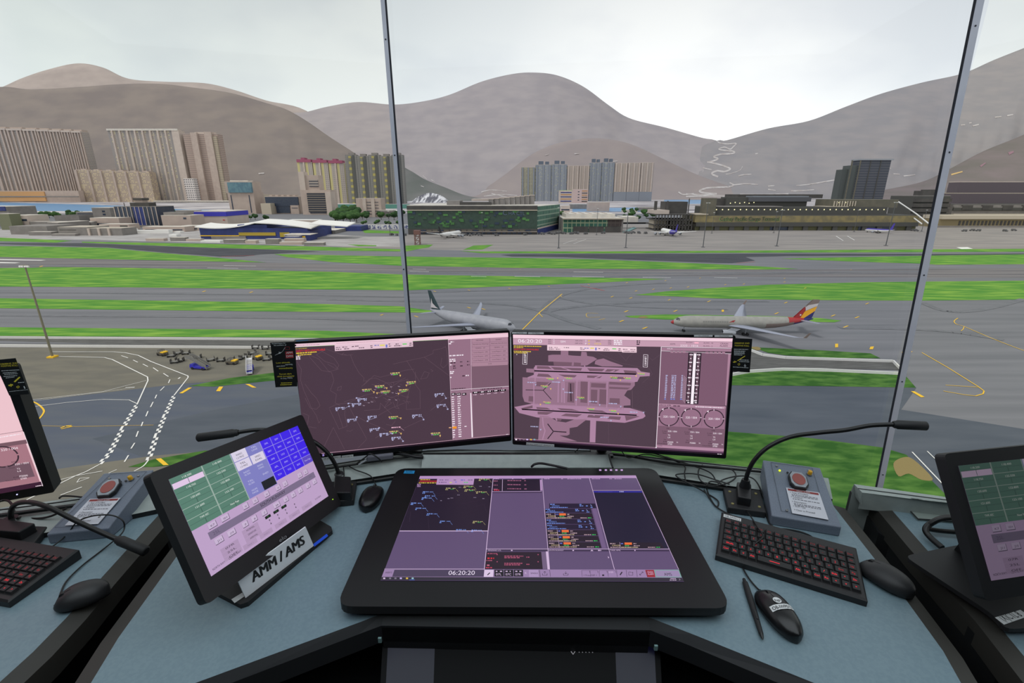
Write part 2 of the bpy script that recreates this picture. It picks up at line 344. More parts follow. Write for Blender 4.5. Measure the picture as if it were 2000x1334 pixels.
w.quad((0, 506), (90, 508), (80, 509), (0, 507.5)); w.quad((0, 512), (40, 513), (30, 514.2), (0, 514))
for x0, x1, y in ((437, 500, 518.5), (405, 465, 523), (800, 838, 529.5), (806, 832, 525), (1120, 1178, 531), (1118, 1180, 540), (920, 950, 539.5), (1005, 1055, 539.8), (1255, 1310, 541.5), (1395, 1440, 542), (1880, 1900, 484)): w.line([(x0, y), (x1, y+1)], .9)
w.line([(1781.6, 882.6), (1842.5, 946.5)], .3); w.line([(1811, 881), (1826, 895.5)], .25)
w.line([(1633, 461), (1647, 470)], 1.0); w.line([(1655, 461), (1669, 469)], 1.0); w.line([(1100, 476), (1127, 467)], .6); w.line([(1120, 476), (1145, 467)], .6)
w.quad((1868, 483), (1890, 482.6), (1900, 486), (1878, 486.5))
w.done()
y = Marks(M_yel)
y.quad((350, 768), (357, 768), (375, 757), (368, 757)); y.quad((422, 764), (430, 764), (436, 755), (428, 755)); y.quad((479, 750), (487, 750), (501, 757), (493, 757)); y.quad((304, 896), (314.5, 895), (329.5, 908), (319, 908.5))
y.line([(40, 781), (62, 784), (75, 790), (85, 800), (84, 808), (74, 820), (60, 831)], .45, 4); y.line([(60, 831), (150, 833), (300, 830)], .12)
y.line([(118, 836), (128, 832), (140, 831)], .5); y.line([(120, 838), (130, 835), (141, 833)], .4)
y.line([(1015, 650), (1019, 645), (1055, 609), (1098, 574)], .5); y.line([(1055, 609), (1054, 613), (1060, 619)], .35, 3); y.line([(1098, 574), (1094, 577), (1098, 580)], .3, 3)
y.line([(1600, 1)] and [(1871, 621), (1863.5, 627), (1868, 633), (1883, 637.5), (1925, 655.5), (1970, 673.5), (2020, 692)], .35, 3); y.line([(1883, 637.5), (1881, 643), (1877, 646)], .3)
y.line([(1800.5, 688.5), (1850, 717), (1910, 754.5), (1922, 763.5), (1920, 769), (1906, 773), (1885, 771), (1842.5, 763.5)], .35); y.line([(1847, 752), (1910, 756)], .3)
y.quad((1779, 764), (1786, 764), (1806, 775), (1799, 776)); y.quad((1761.5, 687.5), (1782.5, 686), (1780, 688), (1762, 689)); y.quad((1631, 671.5), (1637, 671), (1637, 678), (1631, 678.5)); y.quad((1700, 677), (1707, 676.5), (1705, 682), (1698, 682))
y.line([(912, 917), (906, 920), (922, 921)], .2)
for X, Y in ((165, 415), (535, 412), (1295, 430), (1720, 447), (130, 488), (200, 315), (490, 328), (787, 340), (1365, 350), (1975, 357), (720, 165), (460, 185), (170, 200), (370, 250), (500, 240), (630, 232), (910, 215), (1050, 210), (1355, 168), (1355, 195), (1510, 240), (1855, 103), (1900, 460), (1815, 530), (240, 262), (60, 305), (305, 540)):
    px, py = 1180+X/3.846, 500+Y/3.846; s_ = 0.5+(py-540)/90; y.quad((px-4*s_, py+1.1*s_), (px-1.5*s_, py+1.1*s_), (px+4*s_, py-1.1*s_), (px+1.5*s_, py-1.1*s_))
y.quad((1409.5, 605), (1414, 605), (1414, 608.8), (1409.5, 608.8))
for X, Y in ((345, 345), (680, 333), (1075, 317), (1460, 297), (680, 505), (165, 590), (90, 465), (700, 125), (865, 125), (1180, 128), (820, 518), (1850, 280)):
    px, py = 780+X/5, 500+Y/5; s_ = 0.5+(py-540)/90; y.quad((px-4*s_, py-.9*s_), (px-1.5*s_, py-.9*s_), (px+4*s_, py+.9*s_), (px+1.5*s_, py+.9*s_))
for px, py in ((398, 569), (490, 570.5), (80, 520), (745, 615)): y.quad((px-4, py+1), (px-1, py+1), (px+5, py-1), (px+2, py-1))
y.line([(1168, 612), (1148, 611.5), (1145, 616), (1150, 620), (1172, 619)], .25, 3); y.line([(1170, 625), (1182, 622)], .3)
y.done()
r = Marks(M_red)
for i in range(14): r.line([(1134+i*3.1, 558+i*.65), (1141+i*3.1, 559.5+i*.6)], .5)
for i in range(12): r.line([(1438+i*3, 513.6-i*.25), (1442+i*3, 514.2-i*.25)], .6)
for i in range(16): r.line([(433+i*4, 500.6-i*.12), (436+i*4, 500.9-i*.12)], .7)
r.done()

# sunken roads with white-topped parapets
def parapet(px, h=1.1, t=0.5, name='parapet', z0=GZ):
    P = [onz(x-700 if x <= -60 else x, y, GZ+h) for x, y in px]; b = MB()
    for i in range(len(P)-1):
        a, c = V(P[i]), V(P[i+1]); d = (c-a).normalized(); n = V((-d.y, d.x, 0))*t/2
        a.z = c.z = GZ
        b.prism([a-n, c-n, c+n, a+n], (0, 0, h), M_conc, side=M_conc)
    return struct(b.build(name))
patch('sunken_road', [(-100, 656), (0, 657), (640, 661), (640, 676.5), (500, 675), (0, 672.5), (-100, 672)], M_wall, .1)
patch('sunken_road', [(-100, 665), (0, 666), (210, 671.5), (0, 671.5), (-100, 671)], M_asph, .14)
parapet([(-100, 656), (0, 657), (640, 661)]); parapet([(-100, 671.5), (0, 672.5), (640, 677)])
patch('sunken_road', [(1420, 682), (1466, 682), (1490, 692), (1535, 697), (1745, 704), (1758, 722), (1600, 719.5), (1530, 718.5), (1466, 722.5), (1420, 728)], M_wall, .1)
parapet([(1440, 673), (1468, 682), (1490, 690.5), (1535, 696), (1745, 703), (1768, 726)]); parapet([(1400, 734), (1466, 722.5), (1530, 718.5), (1600, 719.5), (1768, 727)])

# ------------------------------------------------------------------ hills
HILL = []
def hill(name, D, prof, mt, foot=0.62, amp=0.05, seed=0, nx=150, ny=46, back=1.25, pw=1.35):
    xs = [p[0] for p in prof]; pr = smooth_path([V((p[0], p[1], 0)) for p in prof], 6)
    def py(x):
        for i in range(len(pr)-1):
            if pr[i].x <= x <= pr[i+1].x: t = (x-pr[i].x)/max(pr[i+1].x-pr[i].x, 1e-6); return pr[i].y*(1-t)+pr[i+1].y*t
        return pr[-1].y
    vs = []; fs = []
    for i in range(nx+1):
        x = xs[0]+(xs[-1]-xs[0])*i/nx; R = aty(x, py(x), D); k = R.x/D; zr = max(R.z-GZ, 2)
        for j in range(ny+1):
            t = j/ny
            if t <= 0.8: u = t/0.8; Y = D*(foot+(1-foot)*u); s = u**pw
            else: u = 1; q = (t-0.8)/0.2; Y = D*(1+(back-1)*q); s = 1-q*q*0.9
            n = noise.fractal(V((k*9+seed, Y/D*4, seed*3.1)), 1.0, 2.0, 6)+0.6*abs(noise.noise(V((k*26+seed, Y/D*3, 0))))
            z = zr*s+amp*zr*n*(u*(1-u)*4 if t <= 0.8 else 0)
            vs.append((k*Y, Y, GZ-1+max(z, 0)))
    for i in range(nx):
        for j in range(ny): a = i*(ny+1)+j; fs.append([a, a+1, a+ny+2, a+ny+1])
    b = MB(); b.add(vs, fs, mt, True); o = struct(b.build(name, fix=True)); HILL.append(BVHTree.FromPolygons([V(v) for v in vs], fs)); return o
def hm(name, a, c, sc=0.0025):  # slope colours are paled to stand in for distance haze
    return mat(name, a, 1.0, c2=c, scale=(sc, sc*.6, sc*2.5), ns=1.6, det=9, lo=0.36, hi=0.64, spec=0.05)
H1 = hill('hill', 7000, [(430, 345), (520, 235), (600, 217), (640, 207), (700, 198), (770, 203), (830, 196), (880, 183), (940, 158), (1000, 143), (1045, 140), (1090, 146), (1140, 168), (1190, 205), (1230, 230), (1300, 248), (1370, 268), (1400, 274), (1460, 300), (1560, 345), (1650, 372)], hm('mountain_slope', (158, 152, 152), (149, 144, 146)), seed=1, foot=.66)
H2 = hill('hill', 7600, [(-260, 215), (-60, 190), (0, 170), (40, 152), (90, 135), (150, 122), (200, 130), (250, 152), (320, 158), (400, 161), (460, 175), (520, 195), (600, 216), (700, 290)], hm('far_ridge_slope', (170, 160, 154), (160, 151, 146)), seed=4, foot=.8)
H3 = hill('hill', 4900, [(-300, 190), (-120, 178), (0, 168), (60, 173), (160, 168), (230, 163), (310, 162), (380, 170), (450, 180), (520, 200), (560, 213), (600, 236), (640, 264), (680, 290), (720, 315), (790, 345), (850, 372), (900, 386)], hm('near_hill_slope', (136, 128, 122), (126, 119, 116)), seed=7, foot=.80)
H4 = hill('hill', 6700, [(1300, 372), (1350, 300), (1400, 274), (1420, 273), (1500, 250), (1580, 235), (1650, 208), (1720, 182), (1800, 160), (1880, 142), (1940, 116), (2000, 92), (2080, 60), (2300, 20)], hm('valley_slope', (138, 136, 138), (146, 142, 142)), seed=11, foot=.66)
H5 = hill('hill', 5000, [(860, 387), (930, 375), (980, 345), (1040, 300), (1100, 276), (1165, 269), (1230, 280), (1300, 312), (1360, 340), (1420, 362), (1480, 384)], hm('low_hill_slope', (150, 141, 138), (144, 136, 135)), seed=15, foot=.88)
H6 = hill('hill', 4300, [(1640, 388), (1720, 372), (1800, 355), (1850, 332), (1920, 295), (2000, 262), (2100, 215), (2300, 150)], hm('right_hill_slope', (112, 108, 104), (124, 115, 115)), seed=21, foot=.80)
H7 = hill('hill', 4200, [(700, 340), (770, 322), (800, 332), (830, 350), (870, 366), (905, 380), (940, 388)], hm('green_hill_slope', (104, 108, 104), (118, 118, 116)), seed=25, foot=.88, nx=60)
H8 = hill('rocky_mound', 3400, [(792, 406), (800, 398), (815, 385), (835, 377), (850, 378), (866, 384), (885, 402)], mat('streaked_rock', (214, 214, 216), 1, c2=(96, 96, 104), scale=(0.03, 0.004, 0.012), ns=1.6, det=5, lo=0.42, hi=0.56), seed=29, foot=.94, nx=50, ny=20)
M_snow = mat('pale_road', (184, 180, 178), 0.9, c2=(164, 156, 152), scale=(.01, .01, .01), ns=2)
def drape(px, w, name, parent, mt=M_snow, k=5):
    """a strip of pale road laid on the hill surface"""
    P = smooth_path([V((x, y, 0)) for x, y in px], k); b = MB(); L_ = []; 
    for i, p in enumerate(P):
        d = P[min(i+1, len(P)-1)]-P[max(i-1, 0)]; n = V((-d.y, d.x, 0)).normalized()*(w[0]+(w[1]-w[0])*i/(len(P)-1))/2; row = []
        for q in (p-n, p+n):
            r_ = ray(q.x, q.y).normalized(); best = None
            for t in HILL:
                h = t.ray_cast(EYE, r_)
                if h[0] is not None and (best is None or h[3] < best[1]): best = (h[0], h[3])
            row.append(best[0]-r_*6 if best else onz(q.x, max(q.y, 379), GZ+1))
        L_.append(row)
    for i in range(len(L_)-1): b.poly([L_[i][0], L_[i+1][0], L_[i+1][1], L_[i][1]], mt)
    return b.build(name, parent)
Z5 = lambda *q: [(1340+x/4, 220+y_/4) for x, y_ in q]
drape(Z5((235, 215), (262, 236), (330, 245), (390, 240), (370, 265), (345, 285), (300, 270), (255, 285), (300, 295), (360, 300), (380, 312), (340, 322), (270, 325), (215, 345), (250, 360), (205, 380), (165, 388)), (2, 3), 'winding_road', H4)
drape(Z5((165, 385), (240, 400), (300, 418), (345, 440), (300, 460), (240, 455), (200, 478), (250, 500)), (3, 3.5), 'winding_road', H4)
drape(Z5((340, 548), (370, 565), (330, 580), (200, 585), (140, 595), (105, 615), (160, 630), (240, 636)), (2.5, 4), 'winding_road', H4)
drape(Z5((440, 420), (420, 450), (350, 475), (310, 480)), (1.0, 1.5), 'winding_road', H4)
drape(Z5((370, 565), (460, 556), (560, 562)), (2.5, 1.5), 'winding_road', H4)
drape(Z5((860, 570), (960, 560), (1080, 540), (1200, 520)), (1.5, 2.5), 'winding_road', H4)
for q in (((410, 495), (450, 485), (510, 482)), ((640, 600), (700, 608)), ((820, 612), (920, 608), (1000, 602)), ((1160, 570), (1200, 572)), ((640, 575), (690, 570)), ((130, 430), (170, 440), (200, 445)), ((1570, 430), (1600, 436)), ((1620, 478), (1670, 482)), ((1700, 495), (1790, 485)), ((540, 322), (562, 318))): drape(Z5(*q), (2.5, 1.5), 'pale_clearing', H4)
for q in (((0, 635), (90, 640), (200, 645), (400, 655)), ((0, 655), (120, 652), (300, 660)), ((420, 640), (640, 640), (800, 634)), ((-60, 620), (-20, 640), (60, 632))): drape(Z5(*q), (3, 2), 'pale_clearing', H4)
for q in (((1065, 303), (1072, 301)), ((1122, 300.5), (1131, 300)), ((1190, 316), (1206, 314.5)), ((940, 375), (960, 371), (990, 374)), ((945, 383), (980, 380), (1010, 382)), ((960, 378), (1000, 388))): drape(q, (2, 1.2), 'pale_clearing', H5)
for q in (((1858, 251), (1866, 249.5)), ((1877, 244.5), (1885, 243.5)), ((1893, 240.5), (1898, 239.5)), ((1943, 229), (1956, 227.5)), ((1967, 226), (1979, 223.5)), ((1900, 246), (1912, 243))): drape(q, (2.6, 1.8), 'pale_clearing', H4)
drape([(1858, 341), (1880, 335)], (3, 2), 'pale_clearing', H6, mat('ochre_clearing', (200, 168, 110), .9))
drape([(1915, 325), (1925, 318)], (4, 2), 'pale_clearing', H6, mat('mauve_clearing', (140, 110, 120), .9)); drape([(1970, 300), (1980, 296)], (6, 3), 'pale_clearing', H6, mat('mauve_clearing', (140, 110, 120), .9))
for q in (((826, 343), (834, 350)), ((842, 351), (849, 355)), ((822, 363), (828, 365))): drape(q, (1.5, 1), 'pale_clearing', H7)
for q in (((505, 339), (516, 338)),): drape(q, (2.5, 1.8), 'pale_clearing', H3)
# ------------------------------------------------------------------ buildings (far tower facades paled, haze put into their colours)
M_beige = mat('beige_wall', (190, 178, 167), 0.9, c2=(184, 171, 161), scale=(.01, .01, .01)); M_roofl = mat('pale_roof', (206, 200, 188), 0.85, c2=(190, 186, 178), scale=(.02, .02, .02))
M_grey = mat('grey_wall', (132, 128, 124), 0.9, c2=(124, 120, 116), scale=(.02, .02, .02)); M_dkg = mat('dark_grey_wall', (78, 76, 72), 0.9, c2=(70, 68, 66), scale=(.02, .02, .02))
M_glassd = mat('dark_glazing', (52, 62, 78), 0.25, c2=(44, 56, 74), scale=(.05, .05, .05)); M_navy = mat('navy_cladding', (46, 60, 122), 0.6, c2=(40, 52, 108), scale=(.02, .02, .02))
M_cream = mat('cream_wall', (186, 176, 158), 0.9); M_tan = mat('tan_wall', (180, 165, 154), 0.9, c2=(173, 158, 148), scale=(.01, .01, .01))
FOOT = []
class B:
    """a building: an Empty at its base with walls, roof and whatever else the photograph shows"""
    def __init__(s, name, label, cat, x0, x1, yt, Y, dep, wall, roof=None, zb=GZ, yb=None, group=None, yaw=0, x0b=None, skip=False):
        yb0 = yb
        for _ in range(30):      # keep every footprint clear of the buildings already standing
            yb = yb0 or rowof(Y, zb); a = aty(x0, yb, Y); c = aty(x1, yb, Y)
            hit = [f for f in FOOT if f[0] < c.x-.3 and f[1] > a.x+.3 and f[2] < Y+dep+1 and f[3]+1 > Y]
            if not hit: break
            f = min(hit, key=lambda q: q[2])
            if f[2]-1.5-Y >= 5: dep = f[2]-1.5-Y
            else: Y = f[3]+1.5
        FOOT.append((a.x, c.x, Y, Y+dep)); s.w = c.x-a.x; s.h = aty((x0+x1)/2, yt, Y).z-zb; s.Y = Y; s.d = dep
        s.root = thing(name, label, cat, (a.x, Y, zb), group); s.ex = V((math.cos(yaw), math.sin(yaw), 0)); s.ey = V((-math.sin(yaw), math.cos(yaw), 0)); s.o = V((a.x, Y, zb))
        s.wl = wall
        if not skip: s.box('wall', 0, 1, 0, 1, 0, dep, wall); s.box('roof', 0, 1, 1, 1+min(.02, 2/s.h), 0, dep, roof or M_roofl)
    def P(s, fx, d, fz): return s.o+s.ex*(fx*s.w)+s.ey*d+V((0, 0, fz*s.h))
    def mb(s, b, fx0, fx1, fz0, fz1, d0, d1, mt):
        if d0 < s.d < d1: d1 = s.d
        return b.par(s.P(fx0, d0, fz0), s.ex*(fx1-fx0)*s.w, s.ey*(d1-d0), (0, 0, (fz1-fz0)*s.h), mt)
    def box(s, name, fx0, fx1, fz0, fz1, d0, d1, mt):
        b = MB(); s.mb(b, fx0, fx1, fz0, fz1, d0, d1, mt); return b.build(name, s.root)
    def fz(s, py): return (aty(1000, py, s.Y).z-s.o.z)/s.h
ORD = 'first second third fourth fifth sixth seventh eighth ninth tenth eleventh twelfth thirteenth fourteenth fifteenth sixteenth seventeenth eighteenth nineteenth twentieth'.split()
# --- ribbed apartment towers at far left
f1 = fac('ribbed_tower_facade', (180, 169, 160), (134, 133, 134), 9, 11, .62, .7, (134, 134, 130), .3)
ts = [(-38, 252), (6, 251), (34, 252), (62, 253), (88, 254), (112, 255), (134, 256), (157, 257), (193, 258)]
for i in range(8):
    x0 = [-22, 30, 62, 92, 118, 141, 163, 182][i]-27; x1 = x0+[49, 30.5, 28.5, 25, 22, 21, 18, 18][i]; yt = 251+i*.9
    t = B('apartment_tower', f'tall ribbed grey apartment slab, {ORD[i]} from the left in the leftmost row', 'apartment building', x0+20, x1+20, yt, 3500, 60, f1, M_beige, group='row of ribbed apartment slabs at far left')
    for q in (0.02, .30, .62, .86): t.box('pier', q, q+.1, 0, 1.0, -9, 0, M_tan)
    t.box('roof_crown', .1, .9, 1.0, 1.03, 10, 60, M_tan); t.box('roof_edge', 0, 1, .985, 1.01, -10, 0, M_beige)
f2 = fac('mottled_tower_facade', (182, 172, 160), (138, 135, 134), 14, 10, .55, .6, (188, 182, 140), .3, stripe=(52, .3, (146, 141, 138)))
t = B('apartment_tower', 'wide mottled yellow-grey apartment slab with pale right end wall', 'apartment building', 242, 372, 253, 3500, 60, f2, M_beige)
t.box('end_wall', .93, 1.03, 0, .99, -6, 60, M_beige); t.box('roof_edge', 0, 1.02, .985, 1.01, -8, 0, M_roofl)
for k in range(8): t.box('pier', .06+k*.11, .08+k*.11, 0, .985, -9, 0, M_beige)
f3 = fac('warm_window_facade', (178, 162, 144), (132, 124, 118), 8, 9, .55, .5, (196, 184, 140), .35)
for i in range(6):
    x0 = 163+i*23.5
    t = B('apartment_tower', f'low tan apartment block with yellowish windows, {ORD[i]} from the left', 'apartment building', x0, x0+23, 332+i*.8, 3380, 60, f3, M_beige, group='row of low tan apartment blocks')
    t.box('pier', 0, .15, 0, 1.0, -9, 0, M_tan); t.box('roof_block', .3, .7, 1, 1.04, 20, 60, M_tan)
f4 = fac('grid_window_facade', (172, 154, 142), (120, 110, 108), 8, 12, .6, .5)
t = B('apartment_tower', 'slim tan apartment tower with pale centre shaft, tallest right of the mottled slab', 'apartment building', 382, 447, 262, 3500, 60, f4, M_tan, group=None)
t.box('shaft', .26, .44, 0, 1.02, -18, 0, M_tan); t.box('shaft', .66, .86, 0, 1.03, -18, 20, M_tan); t.box('roof_block', .3, .85, 1, 1.035, 20, 50, M_beige); t.box('balcony_stack', .87, .98, .0, .97, -10, 0, fac('balcony_strip', (176, 164, 142), (128, 122, 114), 9, 12, .7, .5))
B('apartment_block', 'small white block with dark window grid left of slim tan tower', 'apartment building', 367, 386, 349, 3380, 40, fac('white_grid_facade', (206, 200, 196), (92, 92, 96), 14, 14, .6, .45), M_roofl)
# podium, orange and white low things by the water
t = B('podium', 'orange and grey podium under the ribbed apartment slabs', 'building', -60, 158, 373, 3300, 40, M_tan, M_beige)
t.box('orange_front', 0, .70, .1, .95, -6, 0, mat('orange_wall', (196, 152, 104), .9)); t.box('sill_line', 0, 1, .45, .55, -8, -6, M_grey)
t = B('podium', 'pale quay sheds behind the blue harbour strip below slim towers', 'building', 300, 450, 392, 3200, 60, M_roofl, M_roofl); t.box('window_band', .0, 1, .3, .5, -4, 0, M_grey)
# --- mid buildings, left
Ym = 1500
t = B('office_tower', 'tan tower with big blue glazed panel on its upper half', 'office building', 451, 501, 377, Ym, 60, M_tan, M_tan)
t.box('upper_block', -.08, .98, 1.0, 1.55, 4, 55, M_tan); t.box('glazed_panel', .08, .98, 1.02, 1.50, -4, 4, mat('blue_panel', (92, 130, 140), .3, c2=(76, 112, 128), scale=(.03, .03, .02)))
t.box('slot_window', .1, .14, .05, .9, -.4, 0, M_glassd); t.box('slot_window', .80, .84, .05, .9, -.4, 0, M_glassd); t.box('roof_block', .1, .8, 1.55, 1.6, 10, 40, M_roofl)
t = B('office_building', 'pale building with four blue window bands beside the blue-panel tower', 'office building', 499, 520, 380, Ym, 60, M_cream, M_tan)
for k in range(4): t.box('window_band', .1, .9, .3+k*.17, .42+k*.17, -.5, 0, M_navy)
t.box('canopy', -.1, 1, .05, .1, -14, 0, mat('pale_blue_metal', (120, 160, 172), .5))
t = B('office_building', 'broad dark blue glass office with tan wing in front', 'office building', 521.5, 588, 384, Ym, 60, M_tan, M_beige)
t.box('glazing', .02, .98, .45, .98, -3, 0, M_glassd); t.box('glazing', .3, .7, .05, .45, -2, 0, M_glassd); t.box('wing', .0, .28, 0, .62, -30, 0, M_cream); t.box('drum_wing', .75, .98, 0, .5, -8, 0, M_tan); t.box('window_line', .78, .96, .33, .36, -8.5, -8, M_glassd)
for k in range(5): t.box('roof_block', .1+k*.17, .18+k*.17, 1, 1.1, 10, 30, M_tan)
t = B('office_tower', 'stepped tan office tower with dark louvred window wall', 'office building', 592, 650, 372, Ym-60, 50, M_tan, M_tan)
t.box('louvred_glazing', .22, .82, .12, .9, -3, 0, fac('louvred_glazing', (142, 132, 120), (56, 60, 68), 500, 6.2, 1, .68)); t.box('rear_tower', 0, .62, .6, 1.62, 8, 44, M_tan); t.box('upper_louvre', .3, .6, 1.15, 1.45, 6, 8, fac('upper_louvre', (170, 160, 150), (84, 84, 90), 500, 7, 1, .5)); t.box('lift_shaft', 0, .18, 0, 1.75, 2, 30, M_beige); t.box('side_tower', .84, 1.02, 0, .95, -6, 30, M_beige); t.box('ground_windows', .25, .8, .06, .1, -1, 0, M_glassd)
f8 = fac('pink_tower_facade', (168, 160, 152), (134, 130, 128), 11, 11, .5, .5, stripe=(48, .3, (186, 178, 128)))
for i in range(3):
    t = B('apartment_tower', f'pale yellow-striped apartment tower with crimson roof crown, {ORD[i]} from the left', 'apartment building', 590+i*30, 618.5+i*30, 317+i, 3000, 40, f8, M_beige, group='apartment towers with crimson roofs')
    t.box('roof_crown', 0, .95, 1.0, 1.07, -4, 60, mat('crimson_roof', (150, 80, 104), .8)); t.box('roof_gable', .3, .55, 1.07, 1.11, -4, 60, mat('crimson_roof', (150, 80, 104), .8)); t.box('pier', .42, .5, 0, 1, -6, 0, M_beige)
f9 = fac('olive_tower_facade', (128, 127, 122), (114, 115, 113), 10, 10, .6, .5, (158, 152, 92), .0, stripe=None)
for i in range(5):
    x0 = 683+i*22
    t = B('apartment_tower', f'dark olive apartment tower with yellow balcony patches, {ORD[i]} from the left', 'apartment building', x0, x0+21.6, 303+(i % 2)*2, 2900, 40, f9, M_grey, group='dark olive apartment towers by the seam')
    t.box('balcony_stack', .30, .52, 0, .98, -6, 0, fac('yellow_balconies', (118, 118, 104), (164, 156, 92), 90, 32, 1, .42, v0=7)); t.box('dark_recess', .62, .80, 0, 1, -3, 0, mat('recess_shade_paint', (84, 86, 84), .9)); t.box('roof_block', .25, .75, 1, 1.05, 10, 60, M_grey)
t = B('office_tower', 'short tan tower of three shafts before the olive apartments', 'office building', 698, 746, 388, 1300, 45, M_tan, M_beige)
for k in (0.28, .62): t.box('shaft', k, k+.13, 0, 1.02, -4, 0, M_beige)
for k in range(5): t.box('slot_window', .42, .9, .15+k*.16, .18+k*.16, -.4, 0, M_glassd)
t = B('office_building', 'low grey annexe with banded windows right of the three-shaft tower', 'office building', 740, 768, 411, 1280, 30, M_grey, M_roofl)
for k in range(3): t.box('window_band', .1, .9, .25+k*.22, .32+k*.22, -.4, 0, M_dkg)
t = B('hoarding', 'teal netting fence behind the trees by the olive towers', 'fence', 642, 800, 399, 2000, 8, mat('teal_netting', (86, 136, 124), .9), M_roofl)
# --- low buildings on the left shore
Y0 = 900
def low(label, x0, x1, yt, yb, wall=M_grey, roof=M_roofl, bands=0, dep=40, cat='building', name='low_building', extra=None):
    Y = onz(1000, yb, GZ).y
    t = B(name, label, cat, x0, x1, yt, Y, dep, wall, roof)
    for k in range(bands): t.box('window_band', .06, .94, (k+.45)/(bands+.3)-.04, (k+.62)/(bands+.3)+.03, -.3, 0, M_glassd)
    if extra: extra(t)
    return t
low('grey building with blue top storey cut by left frame edge', -60, 22, 404, 442, M_grey, M_roofl, 2, 60, extra=lambda t: (t.box('top_storey', 0, 1, .8, 1.02, -2, 0, M_navy), t.box('stair_tower', .85, 1.12, .0, .75, -6, 20, M_grey)))
low('white shed with two window rows at left frame edge', 22, 60, 421, 447, M_beige, M_roofl, 2, 40)
low('olive glazed annexe at the left frame edge', 4, 26, 418, 449, mat('olive_glazing', (110, 114, 88), .5), M_roofl, 0, 20)
low('brown dark-roofed hall behind the shore trees', 108, 156, 421, 432, M_grey, M_dkg, 0, 60)
low('grey three-storey block with dark windows left of navy glass block', 152, 190, 414, 432, M_grey, M_roofl, 3, 40)
low('grey tower block with small windows beside navy glass block', 185, 220, 406, 432, M_grey, M_roofl, 0, 40, extra=lambda t: [t.box('window', .55, .7, z, z+.12, -.4, 0, M_glassd) for z in (.2, .45, .68)])
low('beige flat-roofed pavilion at the foot of navy glass block', 180, 236, 426, 446, M_tan, M_roofl, 1, 30)
low('pale canopy building under the navy glass block', 196, 254, 438, 450, M_tan, M_roofl, 0, 24, extra=lambda t: t.box('dark_opening', .7, .95, .1, .8, -.4, 0, M_dkg))
low('long low pale roof with dark front, second row', 62, 182, 433, 447, M_grey, M_roofl, 1, 50)
low('large plain grey warehouse, leftmost on the shore', 22, 95, 442, 458, M_grey, M_grey, 0, 50)
low('tall grey block joined to the leftmost warehouse', 97, 118, 435, 455, M_grey, M_roofl, 0, 60)
low('grey hall with white saw-tooth roof patches', 120, 182, 434, 452, M_grey, M_roofl, 0, 60)
low('tan-roofed grey warehouse in the front row', 116, 175, 444, 460, M_grey, mat('tan_roof', (178, 170, 156), .9), 0, 40, extra=lambda t: t.box('slot_row', .05, .6, .66, .72, -.3, 0, M_dkg))
low('tan-roofed grey warehouse with four bays, right in front row', 175, 240, 446, 460, M_grey, mat('tan_roof', (178, 170, 156), .9), 0, 30, extra=lambda t: [t.box('pilaster', q, q+.06, 0, 1, -2, 0, M_beige) for q in (.0, .3, .6)])
low('tiny grey hut in front of leftmost warehouse', 57, 101, 453, 460, M_grey, M_roofl, 0, 12); low('long thin grey hut beside the tiny hut', 101, 147, 457, 461, M_grey, M_roofl, 0, 10)
t = low('navy glass block with pale vertical fins and small control cab on top', 232, 312, 404, 446, M_glassd, M_grey, 0, 50, 'office building', 'office_building')
for k in range(11): t.box('fin', k/10-.006, k/10+.006, .1, 1, -1.2, 0, M_beige)
t.box('blue_panel', .45, .7, .1, .98, -.5, 0, M_navy); t.box('plinth', -.01, 1.01, 0, .1, -2, 0, M_grey); t.box('rooftop_deck', .3, .75, 1.02, 1.2, 10, 30, M_dkg); t.box('control_cab', .42, .6, 1.2, 1.32, 12, 26, M_tan); t.box('control_cab_roof', .4, .62, 1.32, 1.42, 10, 28, M_dkg)
for q in (.2, .8): t.box('mast', q, q+.01, 1.0, 1.2, 5, 6, M_dkg)
low('long beige building with white roofs right of navy glass block', 319, 376, 421, 445, M_tan, M_roofl, 0, 40, extra=lambda t: (t.box('roof_block', .0, .7, 1, 1.25, 8, 30, M_grey), t.box('window_pair', .75, .85, .7, .85, -.3, 0, M_glassd)))
low('low pale sheds before the long beige building', 280, 362, 443, 453, M_tan, M_roofl, 1, 24)
low('brick-grey rooftop building behind the deep blue banded box', 345, 385, 411, 424, M_grey, M_roofl, 1, 24)
low('small dark-windowed sheds beside the striped hangar', 355, 388, 441, 453, M_beige, M_roofl, 1, 20)
t = low('beige box building with deep blue top band', 384, 446, 413, 440, M_beige, M_roofl, 0, 80); t.box('blue_band', -.005, 1.005, .66, .97, -1, 0, mat('vivid_blue_band', (58, 58, 178), .6)); t.box('blue_band', 1.0, 1.012, .66, .97, 0, 80, mat('vivid_blue_band', (58, 58, 178), .6)); t.box('emblem', .86, .92, .35, .42, -.4, 0, M_red)
